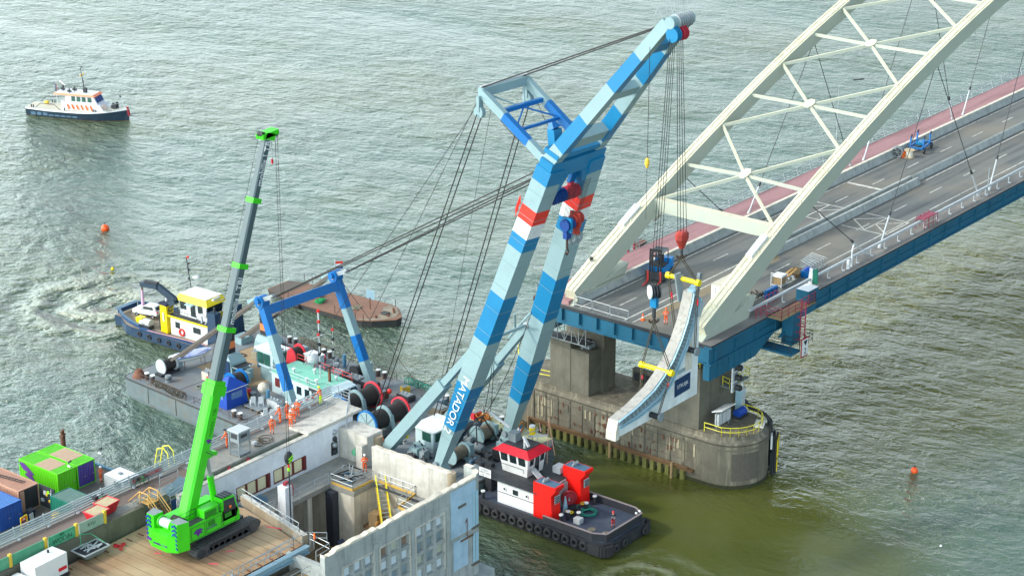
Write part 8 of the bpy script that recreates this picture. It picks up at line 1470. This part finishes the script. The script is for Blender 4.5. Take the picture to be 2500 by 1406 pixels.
o = g.build('chain_heap'); o.location = (109.2,130.6,16.52); tag(o, 'small heap of red lifting chain beside the steel tray', 'chain')
simple('hand_pump', 'green hand pump with thin bent pipe by the dividing wall', 'pump', (106.2,131.9,16.52), 0, (('body', lambda g: g.box((0,0,.4), (.3,.3,.8), 'panel_green')), ('pipe', lambda g: (g.path([(-.2,-.4,.1),(-.2,-.4,1.3),(-.9,-.5,1.4)], .04, 'galv', 6), g.ball((-.2,-.4,.2), .25, 'cab_blue', 8)))))
simple('steel_bars', 'bundle of long steel bars lying on the ledge under the windows', 'bars', (124.8,130.7,14.22), .0, (('bar', lambda g: [g.tube((-2.4+random.uniform(-.3,.3),-.6+k*.1,.1+.1*(k%3)), (2.2+random.uniform(-.3,.3),-.5+k*.1,.12+.1*(k%3)), .045, 'pipe_blue', 5) for k in range(12)]), ('timber_block', lambda g: (g.box((-1.5,0,.03), (.1,1.4,.06), 'wood'), g.box((1.5,0,.03), (.1,1.4,.06), 'wood')))))
simple('steel_bars', 'bundle of grey pipes lying along the inner wall beyond the stair', 'bars', (135.9,122.4,14.22), math.pi/2, (('bar', lambda g: [g.tube((-3.4,.3+k*.09,.1), (2.2,.3+k*.09,.1), .04, 'steel_dark', 5) for k in range(4)]), ('timber_block', lambda g: g.box((-2.5,.4,.03), (.1,.6,.06), 'wood'))))
simple('green_box', 'small green box mounted at the corner block of the inner floor', 'box', (138.0,129.3,15.6), 0, (('box_body', lambda g: g.box((0,-.2,0), (.8,.5,.5), 'panel_green')), ('bracket', lambda g: g.tube((0,-.2,-1.2), (0,-.2,-.2), .05, 'galv', 6))))
simple('scrap_frames', 'tangle of dark steel frames and hoses on the inner floor platform', 'scrap', (135.2,127.6,14.22), 0, (('frame', lambda g: [g.beam((random.uniform(-1.3,1.3),random.uniform(-1.5,1.5),.15+.05*k), (random.uniform(-1.3,1.3),random.uniform(-1.5,1.5),.2+.05*k), .1, .1, random.choice(('steel_dark','grey_mid','galv'))) for k in range(16)]), ('hose', lambda g: g.path([(math.cos(k)*1.0,math.sin(k*1.3)*1.1,.1) for k in range(10)], .05, 'pipe_blue', 5))))
simple('debris_bag', 'torn white rubble bag with timber on the broken wall corner', 'bag', (137.7,115.6,14.22), 0, (('bag', lambda g: g.ball((0,.2,1.4), .6, 'paint_white', 10, (1,1.1,.8))), ('stand', lambda g: g.box((0,.2,.5), (1.,1.2,1.), 'conc_pale')), ('timber', lambda g: (g.beam((-.6,-.4,2.0), (.5,1.2,1.9), .12, .1, 'wood'), g.beam((-.4,.8,1.9), (.6,-.2,2.1), .1, .1, 'tan_rope')))))
simple('red_clamp', 'red lifting clamp with white blocks on top of the white column in the shaft', 'clamp', (126.8,127.8,16.62), 0, (('body', lambda g: g.box((.1,0,.2), (.6,.3,.26), 'tug_maroon', .3)), ('chain', lambda g: g.path([(.3,-.6,.3),(.4,-.7,-.3),(.35,-.65,-1.)], .04, 'tug_maroon', 6))))
simple('hose_coils', 'loose brown hose loops spread on the road beside the gas cage', 'hose', (130.3,134.1,18.02), 0, (('loop', lambda g: [g.torus((random.uniform(-.8,.9),random.uniform(-.3,.4),.05+k*.02), (random.uniform(-.05,.05),0,1), random.uniform(.5,.8), .03, 'rope_sling', 18, 5) for k in range(6)]), ('reel', lambda g: g.box((-1.1,0,.2), (.4,.4,.4), 'grey_light'))))
simple('barrier_tape', 'red and white warning tape strung across the road near the group of workers', 'tape', (137.6,135.6,18.02), 0, (('tape', lambda g: [g.beam((-.9+k*.35,.8-k*.05,.95+.03*(k%2)), (-.58+k*.35,.75-k*.05,.95+.03*((k+1)%2)), .02, .12, 'tug_red' if k % 2 else 'paint_white') for k in range(9)]), ('post', lambda g: (g.tube((-.9,.8,0), (-.9,.8,1.4), .03, 'galv', 6), g.tube((2.2,.35,0), (2.2,.35,1.4), .03, 'galv', 6)))))
simple('tarpaulin_sheet', 'grey blue sheet draped over a frame beside the wooden stair', 'sheet', (118.2,133.2,17.6), .1, (('sheet', lambda g: g.prism([(-1.6,-.7,.3),(-.2,-.9,.1),(1.5,-.5,.5),(1.3,.6,.9),(0,.3,.8),(-1.3,.5,.6)], (0,0,.05), 'tarp_grey')), ('frame', lambda g: [g.tube((x,y,-.9), (x,y,.6), .035, 'galv', 5) for x, y in ((-1.3,-.5),(1.3,-.4),(1.2,.5),(-1.1,.4))])))
simple('work_lamp', 'small solar panel lamp on a brown box deep inside the open shaft', 'lamp', (129.2,123.,9.), 0, (('panel', lambda g: g.prism([(-.4,-.4,1.9),(.4,-.4,1.9),(.4,.3,2.4),(-.4,.3,2.4)], (0,0,.06), 'navy')), ('box_body', lambda g: g.box((0,0,.9), (1.0,.8,1.8), 'conc_brown'))))
simple('orange_lamp', 'round orange warning disc on the scaffold corner above the window wall', 'lamp', (119.6,117.2,17.2), 0, (('disc', lambda g: g.disc((0,0,.4), (.8,-.6,0), .32, .08, 'orange', 14)), ('post', lambda g: g.tube((0,.06,-.8), (0,.06,.3), .03, 'galv', 6))))
simple('wood_crate', 'weathered plywood crate with rope on the lower gallery of the shaft', 'crate', (134.7,123.6,10.5), .1, (('crate_body', lambda g: g.box((0,0,.8), (1.3,1.0,1.6), 'pallet_wood')), ('rope', lambda g: g.ball((-.4,-.5,.6), .5, 'tan_rope', 10, (1,.5,1)))))
for x, lb in ((101.5,'left one of two thin scaffold poles at the bottom edge'),(103.2,'right one of two thin scaffold poles at the bottom edge')): simple('scaffold_pole', lb, 'pole', (x+6.5,117.2,15.3), 0, (('pole', lambda g: g.tube((0,0,0), (0,0,3.0), .04, 'galv', 6)), ('coupler', lambda g: (g.box((0,0,2.2), (.18,.18,.14), 'galv'), g.box((0,0,2.7), (.16,.16,.1), 'galv')))))
